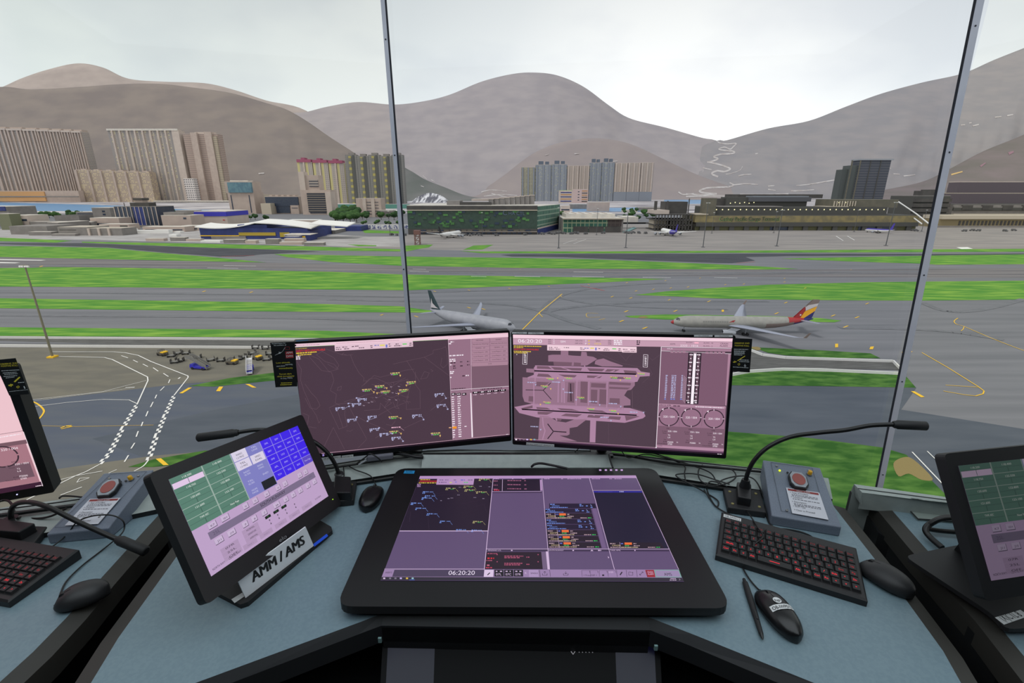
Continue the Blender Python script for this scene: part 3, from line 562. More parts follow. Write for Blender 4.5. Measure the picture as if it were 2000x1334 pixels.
# striped hangar with curved white roofs
Yh = onz(1000, 467, GZ).y
t = B('hangar', 'large navy hangar with yellow stripes and curved white roofs', 'hangar', 393, 603, 446, Yh, 90, M_navy, M_navy)
def arch(x0, x1, yl, ym, yr, name='curved_roof', d=(-4, 34), mt=None):
    b = MB(); n = 12; lo = []; hi = []
    for i in range(n+1):
        f = i/n; yy = (1-f)**2*yl+2*f*(1-f)*ym+f*f*yr; p = aty(x0+(x1-x0)*f, yy, Yh); p.y = Yh+d[0]; q = p+V((0, d[1]-d[0], 3)); lo.append(p); hi.append(q)
    for i in range(n): b.prism([lo[i], lo[i+1], hi[i+1], hi[i]], (0, 0, 1.2), mt or M_white)
    b.build(name, t.root)
arch(384, 500, 443.5, 452, 436); arch(500, 610, 436, 437, 447); arch(606, 680, 438, 440, 443); 
t.box('yellow_band', .0, .36, .28, .36, -1, 0, M_yel); t.box('yellow_band', .36, .70, .32, .62, -1, 0, fac('yellow_slats', (196, 170, 60), (120, 108, 60), 500, 1.6, 1, .4)); t.box('yellow_band', .74, .83, .2, .62, -1, 0, fac('yellow_slats', (196, 170, 60), (120, 108, 60), 500, 1.6, 1, .4))
t.box('hangar_door', .1, .42, 0, .28, -1.2, 0, M_grey); t.box('side_wing', 1.0, 1.02, 0, .75, 0, 60, M_navy); t.box('annexe', .86, 1.08, 0, .52, -24, 0, M_navy); t.box('annexe_roof', .85, 1.09, .52, .57, -25, 1, M_roofl); t.box('annexe_sign', .96, 1.04, .3, .42, -24.6, -24, M_yel); t.box('gable_peak', .35, .62, .95, 1.32, 2, 60, M_navy)
low('low canopy with yellow underside before the striped hangar', 556, 584, 462, 472, M_navy, M_roofl, 0, 14, extra=lambda t: t.box('yellow_sign', .1, .9, .4, .7, -.4, 0, M_yel))
low('grey open-sided apron shed right of striped hangar', 612, 655, 450, 464, M_grey, M_roofl, 0, 50, extra=lambda t: [t.box('post', q, q+.03, 0, 1, -6, -5, M_dkg) for q in (.1, .5, .9)])
low('dark blue low hall right of the apron shed', 655, 706, 442, 456, M_navy, M_navy, 0, 40)
low('thin-roofed white shed behind the hangar', 560, 620, 430, 438, M_beige, M_white, 0, 30); low('small white roof by trees behind hangar', 496, 530, 434, 439, M_beige, M_white, 0, 20)
for i, (x0, x1, y0_, y1_) in enumerate(((285, 320, 466, 471), (333, 362, 464, 471), (363, 392, 467, 471), (437, 478, 468, 475), (479, 500, 470, 476), (519, 545, 467, 477), (546, 590, 473, 478), (594, 632, 474, 480), (556, 594, 466, 474))):
    low(f'{ORD[i]} small grey container hut of the apron edge row', x0, x1, y0_, y1_, M_grey if i % 2 else M_tan, M_roofl, 0, 8, name='container_hut', cat='hut')
for i, (x0, x1, y0_, y1_) in enumerate(((240, 262, 447, 453), (262, 300, 450, 456), (300, 330, 449, 456), (392, 430, 470, 474), (340, 352, 452, 455), (330, 345, 458, 462))):
    low(f'{ORD[i]} white freight pallet stack near the navy glass block', x0, x1, y0_, y1_, M_white, M_white, 0, 10, name='pallet_stack', cat='freight stack')
t = low('long billboard wall with dark scribbled panels beside the seam', 704, 800, 439, 449, M_white, M_roofl, 0, 4, 'wall', 'billboard_wall')
for k in range(9): t.box('panel', .02+k*.11, .10+k*.11, .15, .9, -.4, 0, mat('scribbled_panel', (88, 96, 140), .8, c2=(206, 206, 210), scale=(.3, .3, .3), ns=1, lo=.45, hi=.55))
# --- green-clad terminal hangar
YT = onz(1000, 458, GZ).y; YB = onz(1000, 446, GZ).y
M_green = mat('dark_green_cladding', (44, 66, 54), 0.55, c2=(52, 72, 62), scale=(.05, .05, .05))
t = B('terminal_hangar', 'long dark green cargo hangar with scattered lighter green squares', 'hangar', 798, 1049, 402, YT, YB-YT, M_green, M_roofl)
A_ = t.P(1, 0, 0); Bk = onz(1092, 446, GZ)
t.box('fascia', 0, 1, .87, 1.0, -1.5, 0, M_dkg); t.box('fascia_line', 0, 1, .835, .865, -2, 0, M_cream); t.box('dock_front', 0, 1, 0, .2, -1.5, 0, M_dkg)
for k in range(22): t.box('dock_bay', .09+k*.04, .117+k*.04, .025, .085, -2, -1.5, M_glassd)
for k in range(19): t.box('dock_window', .10+k*.045, .137+k*.045, .12, .17, -2, -1.5, mat('dock_window_paint', (104, 100, 88), .8) if k % 3 else M_glassd)
t.box('dock_canopy', .05, 1, .095, .105, -4, -1.5, M_beige)
gs = [mat('green_square_%d' % i, c, .6) for i, c in enumerate(((64, 112, 58), (50, 86, 56), (76, 130, 66), (42, 58, 76)))]
random.seed(3)
for k in range(70):
    fx, fz_ = random.random()*.94, .24+random.random()*.54; wq = .018+random.random()*.02
    t.box('cladding_square', fx, fx+wq, fz_, fz_+.06+random.random()*.03, -.6-k*.008, 0, gs[k % 4])
b = MB(); sw = Bk-A_; nside = V((sw.y, -sw.x, 0)).normalized()
b.prism([A_, A_+sw, t.P(.9, YB-YT, 0), t.P(.9, 5, 0)], (0, 0, t.h), fac('green_gridded_glazing', (150, 168, 150), (60, 110, 92), 7, 7, .8, .78, (48, 92, 84), .4), M_roofl) if False else b.prism([A_, A_+sw, t.P(.9, YB-YT, 0), t.P(.9, 5, 0)], (0, 0, t.h*.985), M_roofl, side=fac('green_gridded_glazing', (142, 160, 142), (58, 104, 88), 9.5, 7.2, .8, .74, (46, 88, 80), .4)); b.build('glazed_side', t.root)
b = MB(); b.par(A_+nside*.5, sw, (0, 0, 3.2), nside*.5, M_white); b.par(A_+nside*.6, sw, (0, 0, 8), nside*.5, M_navy); b.par(A_+nside*.6+V((0, 0, 8)), sw, (0, 0, 2), nside*.9, M_beige); b.build('side_plinth', t.root)
t.box('roof_plant', .3, .40, 1.0, 1.17, 10, 60, M_grey); t.box('roof_plant', .4, .64, 1.0, 1.12, 10, 40, M_dkg); t.box('roof_plant', .48, .62, 1.15, 1.22, 40, 90, M_beige)
b = MB(); q0 = t.P(.62, 30, 1); 
for k in range(9): b.par(q0+V((k*8.2, k*3, 0)), (7.6, 0, 0), (0, 20, 0), (0, 0, 9+k*.7), M_grey)
for k in range(9): b.par(q0+V((k*8.2-.5, k*3-.5, 9+k*.7)), (8.6, 0, 0), (0, 20, 0), (0, 0, 1), M_beige)
b.build('roof_plant_row', t.root)
bS = MB(); p0 = aty(982, 420, YT-1.4); bS.text('C', p0, (1, 0, 0), (0, 0, 1), 7, mat('faint_sign', (90, 104, 128), .6)); bS.text('HA CTL', p0+V((9, 0, 0)), (1, 0, 0), (0, 0, 1), 5, mat('faint_sign', (90, 104, 128), .6)); bS.build('wall_sign', t.root)
# --- green glass low hangar
YG = onz(1000, 454, GZ).y
t = B('glass_hangar', 'low green glazed hangar with broad sandy roof', 'hangar', 1099, 1216, 427, YG, 90, M_grey, M_roofl)
t.box('green_glazing', 0, .74, .0, .95, -1, 0, fac('green_curtain_wall', (150, 160, 130), (58, 96, 82), 7, 8, .84, .8, (66, 108, 94), .4)); t.box('brown_glazing', .74, .97, .45, .95, -1, 0, fac('brown_curtain_wall', (92, 84, 80), (76, 68, 66), 7, 8, .84, .8))
for a, c in ((.17, .42), (.43, .68), (.70, .96)): t.box('hangar_door', a, c, 0, .44, -1.6, -1, M_dkg)
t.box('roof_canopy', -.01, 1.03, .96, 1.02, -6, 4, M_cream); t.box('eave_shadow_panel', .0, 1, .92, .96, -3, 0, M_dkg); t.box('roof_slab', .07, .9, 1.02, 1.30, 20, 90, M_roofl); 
for k in range(6): t.box('roof_ridge', .1+k*.13, .12+k*.13, 1.30, 1.34, 22, 88, M_beige)
low('small beige gabled house behind the glass hangar', 1148, 1190, 395, 413, M_tan, M_roofl, 0, 30); low('small beige block left of gabled house', 1095, 1113, 402, 415, M_beige, M_roofl, 1, 20); low('grey sheds between gabled house and harbour strip', 1113, 1150, 399, 408, M_grey, M_roofl, 0, 20)
# --- far centre towers
YC = 3700
f10 = fac('blue_grey_tower', (148, 152, 156), (126, 134, 144), 9, 10, .5, .6, (170, 170, 140), .15); f11 = fac('olive_striped_tower', (160, 156, 138), (124, 124, 112), 12, 10, .55, .6, (146, 146, 120), .3); f12 = fac('sand_tower', (178, 166, 154), (142, 134, 130), 10, 10, .5, .6)
cs = ((1018, 1045, 327, 'olive striped', f11), (1045, 1076, 322, 'blue-grey', f10), (1076, 1106, 321, 'blue-grey', f10), (1106, 1129, 324, 'sandy', f12), (1129, 1149, 324, 'sandy', f12), (1149, 1172, 318, 'blue-green', f10), (1172, 1197, 317, 'blue-green', f10), (1197, 1222, 319, 'sandy', f12), (1222, 1247, 318.5, 'sandy', f12), (1247, 1272, 318, 'sandy', f12))
for i, (x0, x1, yt, cn, ff) in enumerate(cs):
    t = B('apartment_tower', f'{cn} far apartment tower, {ORD[i]} from the left in the central row', 'apartment building', x0, x1-.4, yt, YC, 40, ff, M_beige, group='central row of far apartment towers')
    for q in (.05, .45, .85): t.box('pier', q, q+.09, .0 if i < 7 else .25, 1, -6, 0, M_beige if ff is f12 else mat('blue_grey_pier', (134, 140, 148), .9))
    if i >= 7: t.box('grey_lower_storeys', 0, 1, 0, .25, -5, 0, mat('blue_grey_pier', (134, 140, 148), .9))
    if i in (1, 2, 5, 6): t.box('roof_tank', .2, .5, 1, 1.1, 10, 50, mat('slate_block', (96, 106, 118), .9)); t.box('roof_tank', .62, .85, 1, 1.09, 10, 50, mat('slate_block', (96, 106, 118), .9))
t = low('small striped block with lime green roof before the central towers', 1092, 1117, 372, 397, M_beige, mat('lime_roof', (150, 200, 110), .7), 0, 40, 'apartment building', 'apartment_block')
for k in range(5): t.box('window_band', .1, .95, .12+k*.17, .2+k*.17, -.4, 0, mat('orange_band', (176, 132, 84), .8) if k % 2 else M_navy)
t = low('pink-grey block with slit windows right of the lime roof', 1117, 1148, 370, 397, mat('pink_wall', (190, 170, 166), .9), M_beige, 0, 40, 'apartment building', 'apartment_block')
for k in range(6): t.box('window_band', .6, .95, .1+k*.15, .17+k*.15, -.4, 0, mat('orange_band', (176, 132, 84), .8) if k % 2 else M_dkg)
for k in range(4): t.box('window', .35, .45, .2+k*.2, .26+k*.2, -.4, 0, M_glassd)
# --- dark open structure and bridge
YD = onz(1000, 451, GZ).y
t = B('open_frame_building', 'dark unfinished framed building left of the cargo terminal', 'building', 1279, 1350, 419, YD, 60, M_dkg, M_dkg, skip=True)
for k in range(4): t.box('floor_slab', 0, 1, k*.32, k*.32+.06, 0, 60, M_dkg)
for k in range(13): t.box('column', k/12-.01, k/12+.01, 0, 1, 0, 2, M_dkg)
t.box('core', .04, .4, .1, .7, 20, 50, M_cream); t.box('core', .5, .9, .1, .62, 20, 50, M_grey); t.box('roof_block', .02, .4, 1, 1.25, 10, 60, M_beige); t.box('rear_block', .38, 1.0, 1, 1.75, 30, 90, M_dkg); t.box('mast', .04, .1, 1.25, 1.8, 20, 26, M_dkg); t.box('mast', .38, .41, 1, 1.8, 20, 24, M_dkg); t.box('mast', .97, .99, 1, 1.95, 20, 22, M_dkg)
t = B('bridge', 'dark elevated bridge between the glass hangar and the framed building', 'bridge', 1214, 1282, 437, YD+5, 14, M_dkg, M_dkg, zb=GZ+10, yb=445)
b = MB(); b.prism([onz(1216, 454, GZ+.2), onz(1225, 454, GZ+.2), onz(1243, 446, GZ+.2), onz(1237, 444, GZ+.2)], (0, 0, 1), mat('teal_ramp', (104, 140, 140), .7)); tag(b.build('ramp'), 'pale teal access ramp under the dark bridge', 'ramp')
low('pale angled roofs between glass hangar and framed building', 1216, 1246, 424, 437, M_roofl, M_roofl, 0, 60); low('long pale flat-roofed sheds behind the car park trees', 1247, 1306, 405, 412, M_grey, M_roofl, 0, 30); low('white sheds left of the long pale sheds', 1216, 1245, 410, 414, M_roofl, M_white, 0, 20)
# --- cargo terminal
YQ = onz(1000, 450, GZ).y
M_cargo = mat('dim_terminal_wall', (104, 100, 86), 0.85, c2=(94, 92, 80), scale=(.02, .02, .02)); M_cardk = mat('terminal_cladding', (76, 76, 72), 0.85)
M_lit = mat('ochre_terminal_band', (140, 128, 88), 0.85, c2=(118, 110, 84), scale=(.03, .03, .03), ns=3)
t = B('cargo_terminal', 'huge dark cargo terminal with lit wall lamps and green name sign', 'building', 1356, 1786, 421, YQ, 70, M_cargo, M_cardk)
t.box('lit_band', 0, 1, .55, .98, -1, 0, M_lit); t.box('dock_fascia', 0, 1, .28, .55, -5, 0, M_cardk); t.box('dock_front', 0, 1, 0, .28, -1, 0, mat('olive_dock', (96, 96, 68), .9))
for k in range(15): t.box('dock_pier', k/15+.02, k/15+.042, 0, .28, -4, -1, M_cardk)
t.box('dock_opening', .34, .43, .02, .24, -1.6, -1, M_glassd); t.box('dock_opening', .74, .9, .02, .28, -1.6, -1, M_glassd)
t.box('second_tier', .06, .88, 1.0, 1.55, 12, 110, M_cardk); t.box('second_tier_roof', .06, .4, 1.55, 1.6, 11, 80, M_grey)
t.box('entrance_tower', .045, .09, .98, 2.15, 4, 30, M_cargo)
t.box('upper_block', .18, .56, 1.55, 2.2, 45, 120, M_cardk); t.box('upper_block', .12, .2, 1.55, 2.1, 50, 120, M_dkg); t.box('sloped_roof', .3, .56, 2.2, 2.28, 42, 120, mat('slate_roof', (120, 126, 132), .6)); t.box('upper_block', .28, .57, 1.9, 2.2, 40, 45, mat('slate_wall', (84, 86, 90), .8))
t.box('right_block', .64, .93, 1.5, 2.05, 16, 90, M_cargo); t.box('rear_block', .3, .72, 2.1, 2.38, 100, 160, M_dkg); t.box('roof_terrace', .6, .7, 1.56, 1.6, 12, 50, M_cream)
for k in range(9): t.box('terrace_column', .635+k*.012, .639+k*.012, 1.6, 1.95, 14, 15, M_cream)
M_lamp = em((250, 240, 180), 1.6)
lam = MB(); 
for k in range(30):
    p = t.P(.075+k*.0272, 11.6, 1.38); lam.ell(p, (1.0, .5, 1.0), M_lamp, 8, 6)
for k in range(6): lam.ell(t.P(.2+k*.022, 44.6, 1.78+.05*(k % 2)), (.9, .5, .9), M_lamp, 8, 6)
lam.ell(t.P(.66, 15.6, 1.85), (1, .5, 1), M_lamp, 8, 6); lam.ell(t.P(.69, 15.6, 1.85), (1, .5, 1), M_lamp, 8, 6); lam.build('wall_lamps', t.root)
up = bpy.data.lights.new('wall_lamp_light', 'POINT')
bpy.data.lights.remove(up)
M_glow = mat('bright_lamp_niche', (196, 188, 130), .9)
sg = MB(); p0 = aty(1405, 431.5, YQ-1.6); p1 = aty(1522, 431.5, YQ-1.6); sg.text('Cathay Pacific Cargo Terminal', p0, (1, 0, 0), (0, 0, 1), 6.6, mat('lime_sign_letters', (150, 190, 110), .6), (p1-p0).x); sg.text('Cathay Pacific Cargo Terminal', p0+V((.5, -.3, .5)), (1, 0, 0), (0, 0, 1), 6.2, mat('dark_sign_letters', (40, 50, 48), .6), (p1-p0).x*.99); sg.build('name_sign', t.root)
t.box('left_wing', -.004, .05, .55, 1.05, -2, 30, M_lit); t.box('left_wing_roof', -.006, .052, 1.05, 1.12, -3, 30, M_cream)
b = MB(); q = [aty(1752, 408, YQ-2), aty(1755, 407, YQ-2), aty(1822, 440, YQ-80), aty(1820, 443, YQ-80)]
b.tube([aty(1753, 393, YQ+60), aty(1790, 418, YQ), aty(1818, 440, YQ-80)], 1.1, M_white, 6); b.tube([aty(1785, 426, YQ), aty(1800, 437, YQ-60)], 1.0, M_white, 6); b.build('roof_ramp_rail', t.root)
# dark tower on the right hill
t = B('office_tower', 'dark slate tower of stepped blocks above the cargo terminal', 'office building', 1668, 1727, 313, 1900, 50, fac('slate_tower_glazing', (92, 94, 98), (72, 76, 84), 40, 9, .94, .7), mat('pale_parapet', (150, 154, 158), .8), yb=376)
t.box('side_block', -.25, 0, 0, .9, 8, 50, mat('slate_side', (84, 90, 88), .8)); t.box('side_block', -.45, -.25, 0, .82, 14, 50, mat('slate_side_dark', (74, 80, 78), .8)); t.box('crown', -.02, 1.06, 1.0, 1.03, -3, 54, mat('pale_parapet', (150, 154, 158), .8))
for q in (.33, .66): t.box('rib', q, q+.02, 0, 1, -2, 0, M_cardk)
for q in (.0, -.27): t.box('rib', q-.015, q+.02, 0, 1, -2, 0, M_cargo)
t = low('pale pink tower blocks on the plain behind the cargo terminal', 1443, 1499, 366, 384, mat('pink_wall', (160, 148, 146), .9), M_beige, 0, 40, 'apartment building', 'apartment_block')
# tiers beyond the right seam
YR = onz(1000, 444, GZ).y
t = B('office_complex', 'dark layered office complex crossing the right window seam', 'office building', 1772, 1842, 383, YR+60, 60, M_cardk, M_grey)
for k in range(5): t.box('dark_storey', .0, 1, .12+k*.17, .24+k*.17, -5, 0, M_dkg)
t.box('roof_plant', .3, .6, 1, 1.18, 5, 30, M_dkg); t.box('roof_plant', .6, .85, 1.0, 1.22, 20, 40, M_dkg)
t = B('arcade_building', 'long cream arcade hall with many open bays at right', 'building', 1832, 2210, 428, YR, 50, mat('arcade_wall', (134, 122, 92), .9), M_roofl)
for k in range(46): t.box('bay', .10+k*.0195, .11+k*.0195, .25, .8, -.5, 0, M_dkg)
t.box('vault_roof', 0, 1, 1.0, 1.45, -4, 40, M_cream); t.box('parapet_low', -.05, 1, 0, .2, -4, 0, M_grey)
t = B('terraced_building', 'grey terraced building with pale roof strips behind the arcade hall', 'building', 1852, 2240, 400, YR+75, 60, M_grey, M_dkg)
for a, c, z0, z1, mt in ((0, .4, .50, .56, M_cream), (0, 1, .72, .86, M_cardk), (0, 1, .86, .92, M_grey), (.4, .62, .55, .64, M_cream), (.6, 1, .42, .8, M_grey)): t.box('terrace', a, c, z0, z1, -6 if mt is M_cream else -3, 0, mt)
for k in range(7): t.box('dark_bay', .04+k*.1, .09+k*.1, .75, .98, -4, 0, M_dkg)
t = B('terraced_building', 'highest dark mauve terrace at the right frame edge', 'building', 1860, 2260, 378, YR+160, 60, mat('mauve_wall', (92, 84, 90), .9), M_cream)
for a, c, z0, z1, mt in ((.0, .3, .3, .5, M_grey), (.28, .55, .35, .62, M_dkg), (.5, 1, .3, .5, M_cream), (.1, .4, .55, .66, M_cardk)): t.box('terrace', a, c, z0, z1, -6, 0, mt)
t = B('terraced_building', 'long dark road viaduct below the right near hill', 'viaduct', 1855, 2300, 356, YR+400, 30, mat('mauve_wall', (92, 84, 90), .9), M_beige)

# --- trees
M_leaf = [mat('tree_leaves_%d' % i, c, 1, c2=d, scale=(.2, .2, .2), ns=3, lo=.4, hi=.6, spec=.1) for i, (c, d) in enumerate((((58, 82, 52), (44, 66, 42)), ((70, 98, 56), (52, 78, 46))))]
M_bark = mat('bark', (84, 70, 58), 1)
def mktree(k):
    r = thing('tree', 'tree', 'tree'); b = MB()
    for q in range(5):
        a = q*2.4+k; rr = 0.0 if q == 0 else 2.3
        b.ell((math.cos(a)*rr, math.sin(a)*rr, 6.5+(q % 3)*.9), (3.4, 3.4, 3.0), M_leaf[k], 10, 7, lambda p: p*(1+.18*noise.noise(p*1.1+V((q, k, 0)))))
    b.build('crown', r); b = MB(); b.tube([(0, 0, 0), (0, 0, 5)], [.45, .3], M_bark, 6); b.build('trunk', r); return r
protos = [mktree(0), mktree(1)]; used = [False, False]; random.seed(5)
TREES = []
def trees(label, group, x0, x1, y0_, y1_, n, s):
    cand = []
    for i in range(n*12):
        x = x0+(x1-x0)*random.random(); yy = y0_+(y1_-y0_)*random.random(); p = onz(x, yy, GZ); sc = s*(.8+.4*random.random()); rr = 5.6*sc
        if any((p-q).length < rr+r2 for q, r2 in TREES) or any(f[0]-rr < p.x < f[1]+rr and f[2]-rr-6 < p.y < f[3]+rr for f in FOOT): continue
        TREES.append((p, rr)); cand.append((p.x/p.y, p, sc))
        if len(cand) >= min(n, len(ORD)): break
    for i, (_, p, sc) in enumerate(sorted(cand, key=lambda q: q[0])):
        k = random.randrange(2); lb = f'{ORD[i]} tree from the left among the {group}'; M = TR(p, random.random()*6, sc)
        if not used[k]: used[k] = True; r = protos[k]; r.matrix_world = M; r['label'] = lb; r['group'] = group
        else: dup(protos[k], M, lb, group)
trees('dark green tree in the shore row behind leftmost sheds', 'trees behind the leftmost sheds', 50, 150, 424, 432, 15, 1.5)
trees('dark green tree in the line below the brown hall', 'trees left of the grey three-storey block', 128, 232, 420, 426, 8, 1.3)
trees('dense green tree between the stepped tower and three-shaft tower', 'trees between the stepped and three-shaft towers', 645, 700, 418, 436, 20, 2.2)
trees('dense green tree behind the billboard wall', 'trees behind the billboard wall', 702, 796, 420, 430, 12, 1.4)
trees('small round tree in front of the blue-panel tower', 'small trees before the blue-panel tower', 450, 522, 428, 433, 9, 1.1)
trees('small round tree in the row above the billboard wall', 'small tree row above the billboard wall', 706, 790, 438, 441, 8, .8)
trees('green tree in the car park between the glass hangar and framed building', 'car park trees', 1218, 1278, 414, 432, 16, 1.3)
trees('small tree behind the sandy roof of the glass hangar', 'trees behind the glass hangar', 1094, 1108, 420, 426, 3, 1.2)
trees('green tree among the low sheds right of navy glass block', 'trees right of the navy glass block', 312, 345, 415, 419, 4, 1.2)

# --- small service vehicles on the far apron
def mkcar():
    r = thing('service_vehicle', 'v', 'vehicle'); b = MB(); b.prism([(-2.6, -1, .5), (2.6, -1, .5), (2.6, -1, 1.5), (1.4, -1, 1.6), (.8, -1, 2.5), (-2.4, -1, 2.6), (-2.6, -1, 1.6)], (0, 2, 0), mat('vehicle_paint', (96, 96, 96), .5)); b.build('body', r)
    b = MB(); [b.tube([(x, y, .5), (x, y+.3, .5)], .5, mat('tyre_rubber', (26, 26, 28), .8), 10) for x in (-1.6, 1.6) for y in (-1.15, .85)]; b.build('wheels', r)
    b = MB(); b.box((.95, 0, 2.05), (.5, 1.8, .6), M_glassd); b.build('windscreen', r); return r
pc = mkcar(); first = True
for lab, grp, xs, yy in (('small dark service vehicle parked along the dark green hangar', 'vehicles along the dark green hangar', (765, 775, 790, 903, 910, 918, 926, 937, 970, 1026), 459.5),
    ('small dark service vehicle at the corner of the dark green hangar', 'vehicles at the green hangar corner', (1036, 1050, 1060, 1073, 1077, 1081, 1087), 457),
    ('small dark service vehicle in front of the glass hangar', 'vehicles in front of the glass hangar', (1096, 1102, 1116, 1124, 1129, 1144, 1178), 456.5),
    ('small dark service vehicle under the dark bridge', 'vehicles under the dark bridge', (1221, 1226, 1231, 1237, 1248, 1261), 455.5),
    ('small dark service vehicle near the arcade hall', 'vehicles near the arcade hall', (1783, 1789, 1883, 1898, 1910, 1963, 1980), 451)):
    for i, x in enumerate(xs):
        lb = f'{ORD[i]} from the left of the small dark {grp}'; M = TR(onz(x, yy+(i % 3)*.6, GZ), random.random()*6.28, 1.35)
        if first: first = False; pc.matrix_world = M; pc['label'] = lb; pc['group'] = grp
        else: dup(pc, M, lb, grp)
# --- floodlight masts
M_pole = mat('mast_steel', (92, 94, 96), .6, .3); M_polo = mat('olive_mast_steel', (122, 118, 98), .7)
def mast(label, x, yb, yt, r, wide=1.5, mt=M_pole, xt=None):
    p = onz(x, yb, GZ); top = aty(x, yt, p.y).z; t = thing('floodlight_mast', label, 'mast', p)
    b = MB(); b.tube([p, V((p.x, p.y, top))], [r, r*.6], mt, 8); b.build('pole', t)
    b = MB(); b.box((p.x, p.y, top), (wide*2, .5, .5), mt); [b.box((p.x+q*wide, p.y-.4, top-.2), (.7, .5, .6), M_white) for q in (-1, -.4, .4, 1)]; b.build('lamp_head', t)
    b = MB(); b.box((p.x, p.y, GZ+.3), (r*6, r*6, .6), M_yel if r > .3 and mt is M_polo else mt); b.build('footing', t); return t
mast('tall olive floodlight mast on the left service yard', 103, 698, 519, .42, 1.4, M_polo)
for i, (x, yb, yt) in enumerate(((1091, 485, 405), (1222, 484, 415), (1373, 483, 396), (1517, 481, 410), (1730, 480, 395))): mast(f'dark floodlight mast at the front edge of the far apron, {ORD[i]} from the left', x, yb, yt, .55, 2)
for i, (x, yb, yt) in enumerate(((1165, 459, 407), (1390, 456, 415), (1511, 455, 413), (1668, 453, 410), (1800, 452, 410), (942, 461, 415))): mast(f'thin mast against the far hangars, {["behind glass hangar", "left of the cargo sign", "at the end of the cargo sign", "right half of the cargo terminal", "near the right seam", "before the dark green hangar"][i]}', x, yb, yt, .4, 1)
mast('thin steel mast beside the billboard wall near the seam', 762, 458, 412, .4, 1)
# lattice marker tower
p = onz(816, 478, GZ); t = thing('lattice_tower', 'small red-brown lattice tower on the grass before the green hangar', 'tower', p); b = MB(); M_lat = mat('red_lattice', (120, 84, 80), .8); hh = 17
for sx in (-3, 3):
    for sy in (-3, 3): b.tube([p+V((sx, sy, 0)), p+V((sx, sy, hh))], .4, M_lat, 5)
    for k in range(3): b.tube([p+V((sx, -3, k*5)), p+V((sx, 3, k*5+5))], .25, M_lat, 4); b.tube([p+V((-3, sx, k*5)), p+V((3, sx, k*5+5))], .25, M_lat, 4); b.tube([p+V((-3, sx, k*5)), p+V((3, sx, k*5))], .3, M_lat, 4)
b.build('frame', t); b = MB(); b.box(p+V((0, 0, hh-2)), (7.5, 7.5, 5), M_lat); b.build('top_box', t)
